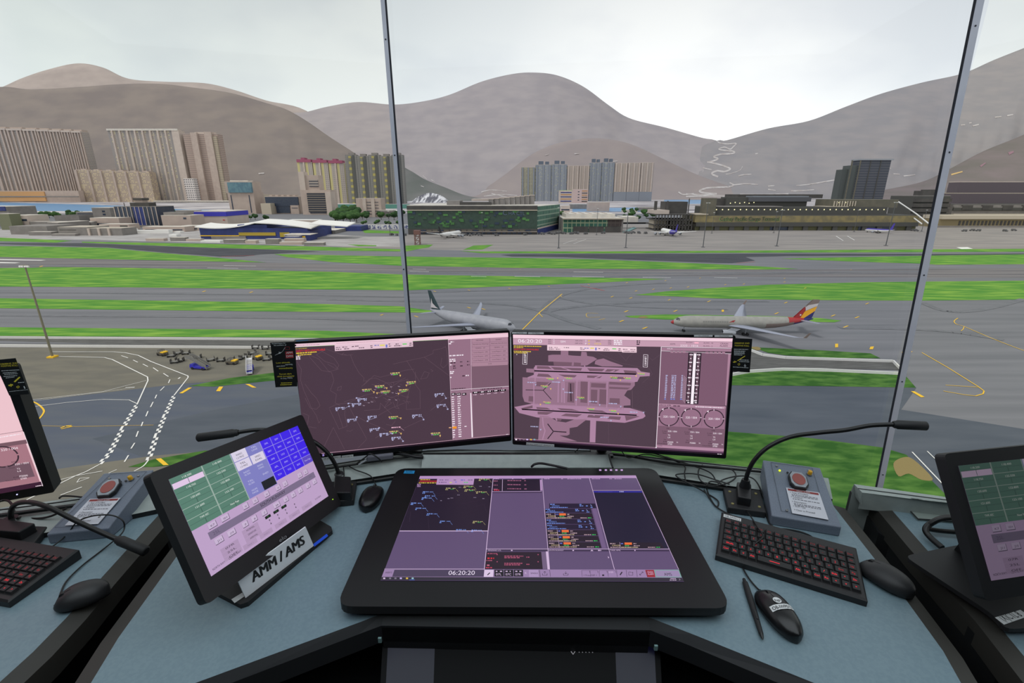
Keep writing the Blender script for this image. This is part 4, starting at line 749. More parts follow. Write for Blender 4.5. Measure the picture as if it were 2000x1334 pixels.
# ------------------------------------------------------------------ aircraft
M_alu = mat('grey_white_paint', (150, 152, 157), .45, c2=(143, 145, 151), scale=(.1, .1, .1)); M_eng = mat('engine_cowling', (150, 154, 160), .4); M_tyre = mat('tyre_rubber', (26, 26, 28), .8)
M_ink = mat('engine_inlet', (40, 42, 46), .5); M_wing = mat('wing_grey', (146, 151, 166), .45); M_glz = mat('cockpit_glass', (36, 40, 48), .2)
def airfoil(p, chord, th, tw=0):
    pts = [(0, 0), (.1, .5), (.3, .75), (.6, .55), (1, .04), (.6, -.3), (.3, -.4), (.1, -.3)]
    return [p+V((-q*chord, 0, h*th)) for q, h in pts]
def vfoil(p, chord, th):
    pts = [(0, 0), (.1, .5), (.4, .8), (1, .08), (.4, -.8), (.1, -.5)]
    return [p+V((-q*chord, h*th, 0)) for q, h in pts]
def airliner(label, M, Lf, R, span, hfin, body=M_alu, fin=M_alu, rear=None, nose=None, wl=M_wing, engs=1, marks=None, wing=M_wing, finfn=None, title=None):
    r = thing('airliner', label, 'airliner'); zc = R+Lf*.035
    prof = [(0, .02, -.18), (.008, .22, -.16), (.03, .5, -.10), (.06, .78, -.04), (.1, .95, 0), (.14, 1, 0), (.66, 1, 0), (.74, .93, .06), (.82, .76, .2), (.9, .5, .42), (.96, .26, .6), (1, .08, .72)]
    b = MB(); loops = []
    fine = []
    for i in range(len(prof)-1):
        n = 4 if prof[i+1][0]-prof[i][0] > .3 else 2
        for k in range(n): f = k/n; fine.append(tuple(prof[i][q]*(1-f)+prof[i+1][q]*f for q in range(3)))
    fine.append(prof[-1])
    seg = 20
    for x, rr, dz in fine: loops.append([V((Lf/2-x*Lf, math.cos(a)*rr*R, zc+dz*R+math.sin(a)*rr*R)) for a in [2*math.pi*k/seg for k in range(seg)]])
    for i in range(len(loops)-1):
        x = fine[i][0]
        for k in range(seg):
            j = (k+1) % seg; zz = math.sin(2*math.pi*(k+.5)/seg); mt = body
            if rear: mt = rear(x, zz) or body
            if nose and x < .012: mt = nose
            b.add([loops[i][k], loops[i][j], loops[i+1][j], loops[i+1][k]], [[0, 1, 2, 3]], mt, True)
    f = b.build('fuselage', r)
    bm_ = bmesh.new(); bm_.from_mesh(f.data); bmesh.ops.remove_doubles(bm_, verts=bm_.verts, dist=1e-3); bmesh.ops.recalc_face_normals(bm_, faces=bm_.faces); bm_.to_mesh(f.data); bm_.free()
    b = MB()
    for s in (-1, 1): b.prism([(Lf/2-.036*Lf, s*R*.10, zc+R*.42), (Lf/2-.036*Lf, s*R*.42, zc+R*.36), (Lf/2-.058*Lf, s*R*.66, zc+R*.34), (Lf/2-.058*Lf, s*R*.45, zc+R*.62), (Lf/2-.05*Lf, s*R*.10, zc+R*.62)], (.12, 0, .06), M_glz)
    b.build('cockpit_windows', f)
    if title: b = MB(); title(b, Lf, R, zc); b.build('livery', f)
    xw = Lf*.12; ct = Lf*.15
    for s in (-1, 1):
        b = MB(); S = [airfoil(V((xw, s*R*.5, zc-R*.45)), ct*1.15, R*.32), airfoil(V((xw-span*.13, s*span*.17, zc-R*.25)), ct*.72, R*.2), airfoil(V((xw-span*.30, s*span*.46, zc+R*.35)), ct*.28, R*.09), airfoil(V((xw-span*.335, s*span*.5, zc+R*(.5 if not marks else .6))), ct*.14, R*.05)]
        b.loft(S, wing); w_ = b.build('wing', r)
        if marks: b = MB(); p = V((xw-span*.335, s*span*.5, zc+R*.55)); b.prism([p, p+V((-ct*.14, 0, 0)), p+V((-ct*.26, s*.4, R*.8)), p+V((-ct*.18, s*.4, R*.8))], (0, s*.12, 0), marks); b.build('winglet', w_)
        xe = [(.155, -.02)] if engs == 1 else [(.145, 0), (.27, -.085)]
        for fy, dx in xe:
            c = V((xw-ct*.1-abs(fy-.15)*span*.62+Lf*.035, s*span*fy, zc-R*.95)); re = R*.55; ln = Lf*.085
            b = MB(); b.loft([[c+V((x*ln, math.cos(a)*re*q, math.sin(a)*re*q)) for a in [2*math.pi*k/16 for k in range(16)]] for x, q in ((-.55, .5), (-.2, .85), (.2, 1), (.45, .96), (.5, .86))], M_eng, caps=False); e_ = b.build('engine', r)
            b = MB(); b.tube([c+V((.40*ln, 0, 0)), c+V((.36*ln, 0, 0))], re*.88, M_ink, 16); b.tube([c+V((.40*ln, 0, 0)), c+V((.47*ln, 0, 0))], [re*.25, .02], M_eng, 10); b.tube([c+V((-.5*ln, 0, 0)), c+V((-.75*ln, 0, 0))], [re*.42, .05], M_ink, 10); b.build('fan', e_)
            b = MB(); b.prism([c+V((.2*ln, 0, re*.8)), c+V((-.5*ln, 0, re*.4)), c+V((-.9*ln, 0, re*1.2)), c+V((-.2*ln, 0, re*1.5))], (0, .3, 0), M_eng); b.build('pylon', e_)
        b = MB(); b.loft([airfoil(V((-Lf*.40, s*R*.3, zc+R*.45)), Lf*.075, R*.15), airfoil(V((-Lf*.455, s*span*.155, zc+R*.75)), Lf*.035, R*.06)], wing); b.build('tailplane', r)
    b = MB(); z0 = zc+R*.75; hf = hfin
    b.loft([vfoil(V((-Lf*.355, 0, z0)), Lf*.13, R*.11), vfoil(V((-Lf*.375, 0, z0+hf*.12)), Lf*.105, R*.1), vfoil(V((-Lf*.475, 0, z0+hf)), Lf*.045, R*.05)], fin, sm=False); fo = b.build('tail_fin', r)
    if finfn: b = MB(); finfn(b, Lf, R, z0, hf); b.build('tail_emblem', fo)
    def gear(x, y_, nw, name):
        b = MB(); b.tube([(x, y_, 0.8), (x, y_, zc-R*.7)], .22, M_eng, 6)
        for dx in ([0] if nw == 1 else ([-.8, .8] if nw == 2 else [-1.3, 0, 1.3])):
            for dy in (-.6, .6): b.tube([(x+dx, y_+dy-.2, .62), (x+dx, y_+dy+.2, .62)], .62, M_tyre, 12)
        b.build(name, r)
    gear(Lf*.40, 0, 1, 'nose_gear')
    for s in (-1, 1): gear(-Lf*.01, s*R*1.7, 2, 'main_gear')
    b = MB(); b.ell((Lf*.02, 0, zc-R*.75), (Lf*.11, R*.8, R*.42), body, 14, 8); b.build('belly_fairing', f)
    r.matrix_world = M; return r
# airliner facing left: grey with red and blue tail
M_azg = mat('warm_grey_paint', (150, 149, 141), .5, c2=(142, 141, 134), scale=(.1, .1, .1)); M_azr = mat('tail_red', (160, 42, 44), .5); M_azb = mat('tail_blue', (44, 42, 104), .5); M_azy = mat('tail_yellow', (232, 168, 36), .5); M_azt = mat('tail_taupe', (124, 110, 104), .5); M_azs = mat('tail_silver', (196, 190, 190), .5)
def azrear(x, z):
    if x > .92: return M_azb
    if x > .84: return M_azr if z > -.2 else M_azb
    if x > .78: return M_azr if z > .1 else M_azt
    if x > .62 and z < .0: return M_azt
def azfin(b, Lf, R, z0, hf):
    def P(t, h): x0 = -Lf*.355+(-Lf*.12)*h; c = Lf*.13+(Lf*.045-Lf*.13)*h; return V((x0-t*c, 0, z0+h*hf))
    for s in (-1, 1):
        o = V((0, s*R*.12, 0))
        for poly, mt in (([P(.0, .0), P(.38, .0), P(.28, .45), P(.0, .62)], M_azr), ([P(.38, .0), P(.55, .0), P(1, .42), P(1, .66), P(.28, .38)], M_azy), ([P(.55, .0), P(1, .0), P(1, .42)], M_azb), ([P(.28, .40), P(1, .68), P(1, .82), P(.1, .72), P(.02, .6)], M_azs), ([P(.0, .62), P(.1, .72), P(1, .82), P(1, 1), P(0, 1)], M_azt)):
            b.prism([p+o for p in poly], (0, s*.04, 0), mt)
        c = P(.22, .2)+V((0, s*R*.16, 0)); b.prism([c+V((math.cos(a)*.5*(1 if k % 2 else .45), 0, math.sin(a)*.5*(1 if k % 2 else .45))) for k, a in enumerate([2*math.pi*q/10 for q in range(10)])], (0, s*.04, 0), M_white)
def aztitle(b, Lf, R, zc):
    for s in (-1, 1):
        for k in range(12): b.prism([V((Lf*.30-k*1.05, s*R*.985, zc+R*.12)), V((Lf*.30-k*1.05-.8, s*R*.985, zc+R*.12)), V((Lf*.30-k*1.05-.8, s*R*.93, zc+R*.38)), V((Lf*.30-k*1.05, s*R*.93, zc+R*.38))], (0, s*.06, 0), mat('title_grey', (130, 130, 124), .6)) if k else None
        c = V((Lf*.055+3, s*R*.95, zc+R*.15)); b.prism([c, c+V((-1.6, 0, .9)), c+V((-2.8, -s*R*.1, 1.1)), c+V((-2.0, 0, -.4)), c+V((-1.9, 0, .3))], (0, s*.1, 0), M_azr)
pn, pm = onz(1335, 648, GZ), onz(1447, 649.5, GZ); hd = (pn-pm).normalized(); ang = math.atan2(hd.y, hd.x)
Lz = 62.5; k_ = (pn-pm).length/(Lz*.41); Lz *= k_
airliner('grey airliner facing left with red, yellow and blue tail', TR(pm+hd*Lz*.01, ang), Lz, 2.85*k_*.95, 58*k_, 8.6*k_, M_azg, M_azt, azrear, M_azr, marks=M_azt, finfn=azfin, title=aztitle)
# airliner behind the left monitor: light grey with dark green tail
M_cxg = mat('dark_green_tail', (42, 62, 66), .5)
def cxfin(b, Lf, R, z0, hf):
    def P(t, h): x0 = -Lf*.355+(-Lf*.12)*h; c = Lf*.13+(Lf*.045-Lf*.13)*h; return V((x0-t*c, 0, z0+h*hf))
    for s in (-1, 1):
        b.prism([p+V((0, s*R*.13, 0)) for p in (P(.15, .12), P(.95, .12), P(.8, .35), P(.55, .62), P(.6, .36), P(.35, .2))], (0, s*.04, 0), M_azs)
n7, t7 = onz(1007, 640, GZ+4.6), onz(840, 602, GZ+7.5); n7.z = t7.z = GZ; d7 = (n7-t7); L7 = d7.length; d7.normalize()
airliner('pale grey airliner with dark green tail facing right above the left monitor', TR((n7+t7)/2, math.atan2(d7.y, d7.x)), L7, 3.0, 56, 9.5, M_alu, M_cxg, finfn=cxfin)
# far aircraft
def far_air(label, x, yb, rz, Lf, tailm, rearf, engs=2, R=3.1, span=62):
    airliner(label, TR(onz(x, yb, GZ), rz), Lf, R, span, 10, M_white, tailm, rearf, engs=engs, wing=M_white)
M_pur = mat('violet_paint', (74, 62, 160), .5)
far_air('small far white jet with near-black tail seen from behind', 880, 464, math.radians(68), 64, mat('black_tail', (42, 40, 44), .5), None)
far_air('far white four-engined freighter with violet tail', 1306, 460, math.radians(92), 66, M_pur, lambda x, z: M_pur if x > .55 else None, R=3.5, span=70)
far_air('far small jet with violet top in front of the cargo terminal', 1715, 455, math.radians(118), 40, M_pur, lambda x, z: M_pur if z > .2 else None, engs=1, span=36, R=2.6)

# ------------------------------------------------------------------ ground service equipment on the left yard
M_steel = mat('grey_steel', (120, 120, 116), .6); M_blu = mat('vivid_blue_paint', (46, 44, 176), .5); M_wht = mat('white_paint', (214, 214, 216), .5)
def stair(label, px, py, rz, s, rail=M_steel, stp=M_steel):
    r = thing('passenger_stairs', label, 'passenger stairs')
    b = MB(); b.prism([(-3.4, -1, .55), (2.6, -1, .55), (2.6, -1, 1.3), (-1.6, -1, 1.3), (-1.9, -1, 2.0), (-3.0, -1, 2.0), (-3.4, -1, 1.4)], (0, 2, 0), M_blu); ch = b.build('chassis', r)
    b = MB(); b.box((-2.9, 0, 1.7), (.9, 1.7, .5), M_glz); b.build('cab_window', ch)
    b = MB(); n = 12
    for k in range(n): b.box((3.2-k*.52, 0, .7+k*.27), (.55, 1.7, .12), stp)
    for sy in (-.85, .85): b.prism([(3.5, sy, .45), (-2.7, sy, 3.7), (-2.7, sy, 4.0), (3.5, sy, .8)], (0, .08*(1 if sy > 0 else -1), 0), rail)
    b.build('steps', r)
    for sy in (-.95, .95): b = MB(); b.prism([(3.5, sy, 1.0), (-2.7, sy, 4.2), (-4.6, sy, 4.2), (-4.6, sy, 5.2), (-2.7, sy, 5.2), (3.5, sy, 2.0)], (0, .06*(1 if sy > 0 else -1), 0), rail); b.build('handrail_panel', r)
    b = MB(); b.box((-3.7, 0, 3.9), (2.2, 1.9, .15), stp); b.build('platform', r)
    for x, sy in ((-2.4, -1), (-2.4, 1), (1.8, -1), (1.8, 1)): b = MB(); b.tube([(x, sy*.8, .5), (x, sy*1.1, .5)], .5, M_tyre, 12); b.build('wheel', r)
    r.matrix_world = TR(onz(px, py, GZ), rz, s)
stair('grey passenger stairs truck with blue chassis, left one on the yard', 392, 721, math.radians(-12), 1.05)
stair('white passenger stairs truck with blue chassis beside left monitor poster', 489, 727, math.radians(-66), 1.0, M_wht, M_wht)
def mktug():
    r = thing('baggage_tug', 't', 'tug'); b = MB(); b.prism([(-1.6, -.8, .35), (1.6, -.8, .35), (1.6, -.8, 1.0), (.3, -.8, 1.1), (-1.6, -.8, 1.1)], (0, 1.6, 0), mat('tug_paint', (92, 86, 74), .6)); b.build('body', r)
    b = MB(); b.box((-.9, 0, 1.25), (1.3, 1.6, .3), M_yel); b.box((.3, 0, 1.9), (1.2, 1.5, .1), M_dkg); [b.tube([(x, y_, 1), (x, y_, 1.9)], .05, M_dkg, 4) for x in (-.2, .8) for y_ in (-.65, .65)]; b.build('canopy', r)
    b = MB(); [b.tube([(x, y_-.12, .38), (x, y_+.12, .38)], .38, M_tyre, 10) for x in (-1, 1) for y_ in (-.8, .8)]; b.build('wheels', r); return r
def mkdolly():
    r = thing('baggage_dolly', 'd', 'dolly'); b = MB(); b.box((0, 0, .55), (2.2, 1.2, .12), M_steel); b.box((1.6, 0, .5), (1.2, .1, .08), M_dkg); b.build('deck', r)
    b = MB(); [b.box((x, 0, .95), (.12, 1.2, .8), M_dkg) for x in (-1.05, 1.05)]; b.build('end_rails', r)
    b = MB(); [b.tube([(x, y_-.1, .3), (x, y_+.1, .3)], .3, M_tyre, 8) for x in (-.8, .8) for y_ in (-.6, .6)]; b.build('wheels', r); return r
tg, dl = mktug(), mkdolly()
for i, (x, yy, a, lab) in enumerate(((318, 694, 160, 'yellow-backed baggage tug leftmost on the service yard'), (454, 711, 175, 'yellow-backed baggage tug between the two stairs trucks'), (503, 702, 150, 'yellow-backed baggage tug right of the white stairs truck'))):
    M = TR(onz(x, yy, GZ), math.radians(a), 1.25)
    if i == 0: tg.matrix_world = M; tg['label'] = lab
    else: dup(tg, M, lab)
for i, (x, yy, a) in enumerate(sorted(((335, 697, 20), (348, 692, 60), (364, 692, 10), (342, 709, 15), (352, 706, 5), (412, 705, 40), (432, 706, 8), (466, 703, 20), (475, 700, 70), (500, 681, 5), (519, 682, 5), (527, 693, 10), (533, 701, 5), (521, 704, 15), (386, 700, 10), (493, 692, 60)))):
    M = TR(onz(x, yy, GZ), math.radians(a), 1.25); lab = f'small dark baggage dolly on the left yard, {ORD[i]} from the left'
    if i == 0: dl.matrix_world = M; dl['label'] = lab; dl['group'] = 'baggage dollies on the left yard'
    else: dup(dl, M, lab, 'baggage dollies on the left yard')
# ------------------------------------------------------------------ control cab
M_floor = mat('dark_carpet', (30, 31, 34), .95, c2=(24, 25, 28), scale=(9, 9, 9)); M_wallc = mat('cab_wall', (60, 64, 68), .9); M_ceil = mat('cab_ceiling', (92, 94, 94), .9)
WL = V((-.467, 2.05, 0)); WR = V((1.63, 1.90, 0)); WLL = V((-3.6, 1.55, 0)); WRR = V((3.4, .55, 0))
flo = [V((-3.6, -3, 0)), V((3.4, -3, 0)), WRR, WR, WL, WLL]
b = MB(); b.prism([p+V((0, 0, -.1)) for p in flo], (0, 0, .1), M_floor); struct(b.build('floor'))
b = MB(); b.prism([p+V((0, 0, 2.75)) for p in flo], (0, 0, .1), M_ceil); struct(b.build('ceiling'))
def wallseg(name, a, c, z0, z1, mt, t=.08):
    d = (c-a).normalized(); n = V((d.y, -d.x, 0))*t; b = MB(); b.prism([a+V((0, 0, z0)), c+V((0, 0, z0)), c-n+V((0, 0, z0)), a-n+V((0, 0, z0))], (0, 0, z1-z0), mt); return struct(b.build(name))
wallseg('wall_left', V((-3.6, -3, 0)), WLL, 0, 2.75, M_wallc); wallseg('wall_right', WRR, V((3.4, -3, 0)), 0, 2.75, M_wallc); wallseg('wall_back', V((3.4, -3, 0)), V((-3.6, -3, 0)), 0, 2.75, M_wallc)
M_sill = mat('sill_black', (24, 25, 26), .7); M_strip = mat('seam_aluminium', (212, 214, 226), .4, 0.1, c2=(204, 206, 220)); M_gask = mat('seam_gasket', (22, 26, 40), .7)
def glass(name, tr, gl=.012):
    m = bpy.data.materials.new(name); m.use_nodes = True; t = m.node_tree; t.nodes.clear(); o = t.nodes.new('ShaderNodeOutputMaterial')
    a = t.nodes.new('ShaderNodeBsdfTransparent'); a.inputs[0].default_value = (*tr, 1); g = t.nodes.new('ShaderNodeBsdfGlossy'); g.inputs['Roughness'].default_value = .02; g.inputs[0].default_value = (1, 1, 1, 1)
    x = t.nodes.new('ShaderNodeMixShader'); x.inputs[0].default_value = gl; t.links.new(a.outputs[0], x.inputs[1]); t.links.new(g.outputs[0], x.inputs[2]); t.links.new(x.outputs[0], o.inputs[0]); return m
for i, (a, c, tr) in enumerate(((WLL, WL, (1, .99, .97)), (WL, WR, (.92, .93, .95)), (WR, WRR, (1, 1, .97)))):
    d = (c-a).normalized(); n = V((-d.y, d.x, 0))
    b = MB(); b.poly([a+V((0, 0, .12)), c+V((0, 0, .12)), c+V((0, 0, 2.62)), a+V((0, 0, 2.62))], glass(f'window_glass_{i+1}', tr)); w_ = struct(b.build(f'window_{i+1}', at=(a+c)/2))
    b = MB(); b.prism([a, c, c+n*.06, a+n*.06], (0, 0, .12), M_sill); b.prism([p+V((0, 0, 2.62)) for p in (a, c, c+n*.06, a+n*.06)], (0, 0, .13), M_sill); b.build('window_frame', w_)
def mullion(name, pa, pb, Y, wpx, hx):
    A = aty(*pa, Y); Bq = aty(*pb, Y); d = (Bq-A)/(Bq.z-A.z); top = A+d*(2.62-A.z); bot = A+d*(.12-A.z); w_ = wpx; b = MB()
    b.prism([bot+V((-w_/2, -.007, 0)), bot+V((w_/2, -.007, 0)), bot+V((w_/2, .004, 0)), bot+V((-w_/2, .004, 0))], top-bot, M_strip); o = struct(b.build(name))
    b = MB(); g_ = .005 if hx > 0 else .0015; b.prism([bot+V((hx*w_/2, -.006, 0)), bot+V((hx*(w_/2+g_), -.006, 0)), bot+V((hx*(w_/2+g_), .004, 0)), bot+V((hx*w_/2, .004, 0))], top-bot, M_gask); b.build('gasket', o)
    for f in (.12, .3, .48, .66, .82, .95): b = MB(); p = bot.lerp(top, f); b.tube([p+V((0, -.007, 0)), p+V((0, -.0085, 0))], .0028, M_gask, 10); b.build('screw', o)
mullion('trim_1', (748, 0), (799, 650), 2.02, .015, 1); mullion('trim_2', (1912, 0), (1718, 945), 1.87, .026, -1)

# ------------------------------------------------------------------ consoles
M_top = mat('blue_grey_laminate', (117, 138, 147), .42, c2=(111, 132, 142), scale=(30, 30, 30), spec=.45); M_edge = mat('soft_black_edging', (34, 35, 38), .55); M_edgb = mat('brown_black_edging', (50, 48, 44), .6)
M_body = mat('console_black', (20, 21, 23), .6); M_led = mat('rear_ledge_grey', (158, 166, 162), .5, c2=(152, 160, 157), scale=(8, 8, 8)); M_blk = mat('cable_black', (16, 16, 17), .45); M_bplast = mat('black_plastic', (24, 24, 26), .42); M_bsoft = mat('matt_black_plastic', (30, 30, 32), .62)
def ext(a, c, t): return c+(c-a).normalized()*t
def D(*px, z=DZ): return [onz(x, y, z) for x, y in px]
def isect(a, c, p, q):
    r = c-a; s = q-p; t = ((p-a).x*s.y-(p-a).y*s.x)/(r.x*s.y-r.y*s.x); return a+r*t
le = D((200, 1297), (231, 1246), (340, 1094)); jl = D((697.6, 945.6), (774, 934)); BLc = isect(le[1], le[2], jl[1], jl[0])
re_ = D((1626, 986), (1714, 1099), (1769.6, 1171.5), (1842, 1271.5), (1877, 1334)); fr = D((1586, 1334), (1360, 1243), (1265, 1206), (752, 1197), (710, 1214), (386, 1334))
Lx = ext(le[1], le[0], .08); Rx = ext(re_[3], re_[4], .06); FRx = ext(fr[1], fr[0], .15); FLx = ext(fr[4], fr[5], .15)
desk = thing('control_desk', 'central blue-grey control desk with angled black front edge and grey rear ledge', 'desk', (0, 1.0, 0))
cpoly = [Lx, le[0], le[1], le[2], BLc, jl[0], jl[1]]+D((850, 925), (1190, 925), (1292, 940), (1412, 957))+re_+[Rx, FRx]+fr+[FLx]
b = MB(); b.prism([p-V((0, 0, .025)) for p in cpoly], (0, 0, .025), M_top); b.build('worktop', desk)
def strip(bm, inner, outer, z0, z1, zb, mt):
    """edging between two lines: top goes from z0 at inner to z1 at outer, then drops to zb"""
    n = len(inner)
    for i in range(n-1):
        a, c, o1, o0 = inner[i].copy(), inner[i+1].copy(), outer[i+1].copy(), outer[i].copy(); a.z = c.z = z0; o1.z = o0.z = z1
        bm.poly([a, c, o1, o0], mt); lo = [V((q.x, q.y, zb)) for q in (a, c, o1, o0)]; bm.poly([o0, o1, lo[2], lo[3]], mt); bm.poly(lo, mt)
        if i == 0: bm.poly([a, o0, lo[3], lo[0]], mt)
        if i == n-2: bm.poly([c, o1, lo[2], lo[1]], mt)
fo = D((1520, 1334), (1350, 1262), (1270, 1231), (745, 1222), (700, 1239), (452, 1334), z=.735); fo = [ext(fo[1], fo[0], .22)]+fo+[ext(fo[4], fo[5], .22)]
b = MB(); strip(b, [FRx]+fr+[FLx], fo, .752, .735, .69, M_edge); b.build('front_edging', desk)
def offs(P, t):
    out = []
    for i, p in enumerate(P):
        d = (P[min(i+1, len(P)-1)]-P[max(i-1, 0)]).normalized(); out.append(p+V((-d.y, d.x, 0))*t)
    return out
lp = [Lx, le[0], le[1], le[2], BLc]; rp_ = re_+[Rx]
b = MB(); strip(b, lp, offs(lp, .035), .75, .742, .7, M_edgb); b.build('side_edging', desk)
b = MB(); strip(b, rp_, offs(rp_, .035), .75, .742, .7, M_edgb); b.build('side_edging', desk)
# rear ledge with raised middle platform
b = MB(); fz_ = .79
far = D((500, 929), (635, 909), (836, 879), (1150, 879), (1487, 915), (1618, 934), z=fz_); near = [BLc+V((0, 0, fz_-DZ))]+[p+V((0, 0, .01)) for p in D((697, 945.6), (774, 934), (1292, 940), (1412, 957), (1626, 986), z=fz_-.01)]
near = [V((p.x, p.y+.004, .765)) for p in [BLc]+D((697.6, 945.6), (850, 922), (1190, 922), (1412, 957), (1626, 985))]
far[0] = BLc+V((-.0, .17, .04))
for i in range(5): 
    a, c, q, p = near[i], near[i+1], far[i+1], far[i]; b.poly([a, c, q, p], M_led); lo = [V((v.x, v.y, .60)) for v in (a, c, q, p)]; b.poly([a, c, lo[1], lo[0]], M_body); b.poly([p, q, lo[2], lo[3]], M_led)
b.build('rear_ledge', desk)
b = MB(); pl = D((823, 914), (1196, 913), z=.775)+D((1191, 888), (825.6, 888), z=.805); b.poly(pl, M_led); b.poly([pl[0], pl[1], V((pl[1].x, pl[1].y, .74)), V((pl[0].x, pl[0].y, .74))], M_led); bk = [V((v.x, v.y+.012, .805)) for v in (pl[2], pl[3])]
b.poly([pl[3], pl[2], bk[0], bk[1]], M_blk); b.poly([pl[1], pl[2], V((pl[2].x, pl[2].y, .76)), V((pl[1].x, pl[1].y, .74))], M_body); b.poly([pl[0], pl[3], V((pl[3].x, pl[3].y, .76)), V((pl[0].x, pl[0].y, .74))], M_body); b.build('middle_panel', desk)
b = MB(); b.tube(smooth_path(D((560, 926), (639, 915), (825, 889), (1000, 886), (1190, 886.5), (1312, 905), (1485, 921), (1600, 936), z=.795), 3), .0042, M_blk, 6); b.build('ledge_seam', desk)
b = MB(); b.tube(smooth_path(D((540, 922), (635, 909.5), (836, 881), (1000, 880.5), (1150, 881), (1300, 897), (1487, 916.5), z=.795), 3), .002, M_blk, 6); b.build('ledge_seam', desk)
b = MB(); b.tube([p+V((0, 0, .006)) for p in D((560, 966.5), (697, 946.5), (774, 935), (850, 925), z=.752)], .0055, M_blk, 6); b.build('joint_seam', desk); b = MB(); b.tube([p+V((0, 0, .006)) for p in D((1190, 925), (1292, 940), (1412, 957.5), (1560, 978), z=.752)], .0055, M_blk, 6); b.build('joint_seam', desk)
# black pedestal under the worktop and under-desk display recess
b = MB(); ins = [p.copy() for p in cpoly]; cx = sum((p for p in ins), V((0, 0, 0)))/len(ins)
ped = [V((BLc.x+.02, BLc.y, 0)), V((BLc.x+.2, BLc.y+.16, 0)), V((.0, 1.52, 0)), V((.9, 1.40, 0)), V((re_[0].x-.02, re_[0].y, 0)), V((.88, 1.0, 0)), V((.35, .93, 0)), V((-.35, .93, 0)), V((-.9, 1.0, 0))]
b.prism(ped, (0, 0, .72), M_body); b.build('pedestal', desk)
b = MB(); b.prism([V((p.x, p.y, .60)) for p in (fo[3], fo[4])]+[V((fo[4].x, fo[4].y+.1, .6)), V((fo[3].x, fo[3].y+.1, .6))], (0, 0, .13), M_body); b.build('front_fascia', desk)
b = MB(); b.prism([V((-.75, .25, .50)), V((.75, .25, .50)), V((.62, .93, .50)), V((-.62, .93, .50))], (0, 0, .02), M_body); b.build('under_shelf', desk)
for sx in (-1, 1): b = MB(); b.tube([V((sx*.30, .70, .60)), V((sx*.62, .52, .60))], .004, mat('dark_rail', (60, 58, 62), .5), 8); b.build('shelf_rail', desk)
for px in ((742, 1250), (1281, 1265)):
    c = onz(*px, .72); b = MB(); b.box(c, (.007, .004, .012), mat('teal_sticker', (120, 150, 150), .6)); b.build('sticker', desk)
um = thing('under_desk_monitor', 'black display set in the dark recess below the central desk edge', 'monitor', onz(1010, 1300, .6))
q = [onz(748, 1243, .68), onz(1288, 1250, .68), onz(1300, 1480, .60), onz(735, 1480, .60)]; nn = (q[1]-q[0]).cross(q[3]-q[0]).normalized(); nn = nn if nn.z < 0 else -nn
b = MB(); b.prism(q, nn*.02, mat('gloss_black_screen', (7, 7, 9), .5, spec=.1)); b.build('screen', um)
def lerpq(u, v): return q[0].lerp(q[1], u).lerp(q[3].lerp(q[2], u), v)
b = MB(); [b.poly([lerpq(a, .03)-nn*.001, lerpq(c, .03)-nn*.001, lerpq(c, .99)-nn*.001, lerpq(a, .99)-nn*.001], em((7, 7, 24))) for a, c in ((.02, .19), (.84, .98))]; b.poly([lerpq(.19, .02)-nn*.001, lerpq(.84, .02)-nn*.001, lerpq(.84, .07)-nn*.001, lerpq(.19, .07)-nn*.001], em((7, 7, 24)))
for u in (.645, .68): b.tube([lerpq(u, .12)-nn*.001, lerpq(u+.008, .09 if u < .65 else .15)-nn*.001, lerpq(u+.016, .12)-nn*.001], .0008, em((150, 150, 156)), 4)
for k in range(5): b.ell(lerpq(.71+k*.012, .13)-nn*.001, (.0012, .0012, .0006), em((110, 110, 116)), 6, 4)
b.build('display', um)
# left console
M_panel = mat('ledge_panel_grey', (138, 148, 142), .5)
lc = thing('control_desk', 'left neighbouring blue-grey control desk cut by the left frame edge', 'desk', (-1.6, 1.0, 0))
lr = D((311, 1006), (190, 1139), (131, 1207), (65, 1275), (0, 1334)); lrx = ext(lr[3], lr[4], .3); bj = D((180, 1025), (96, 1041), (0, 1062)); bjx = ext(bj[1], bj[2], .8); top0 = isect(lr[0], lr[1], bj[1], bj[0])
b = MB(); b.prism([p-V((0, 0, .025)) for p in [lrx]+lr[::-1]+[top0, bjx, V((bjx.x, lrx.y, DZ))]], (0, 0, .025), M_top); b.build('worktop', lc)
b = MB(); pp = [top0]+lr[::1]+[lrx]; strip(b, pp[::1], offs(pp, .034), .752, .74, .69, M_edgb); b.build('side_edging', lc)
lf = D((345, 945), (120, 978), (0, 994), z=.79); lfx = ext(lf[1], lf[2], .8)
b = MB(); P = [V((top0.x+.02, top0.y, .765)), V((bjx.x, bjx.y, .765)), lfx, lf[0]]; b.poly(P, M_led); b.poly([P[0], P[1], V((P[1].x, P[1].y, .7)), V((P[0].x, P[0].y, .7))], M_body); b.poly([P[2], P[3], V((P[3].x, P[3].y, .6)), V((P[2].x, P[2].y, .6))], M_led); b.build('rear_ledge', lc)
b = MB(); b.tube([p for p in D((160, 985.5), (120, 991), (0, 1007), (-80, 1018), z=.79)], .006, M_blk, 6); b.tube(D((240, 962), (120, 980.5), (0, 996), z=.795), .002, M_blk, 6); b.build('ledge_seam', lc)
b = MB(); b.prism([V((p.x, p.y, 0)) for p in [offs(pp, .03)[1]+V((-.03, 0, 0)), V((bjx.x, bjx.y, 0)), V((bjx.x, .8, 0)), V((-1.35, .9, 0))]], (0, 0, .72), M_body); b.build('pedestal', lc)
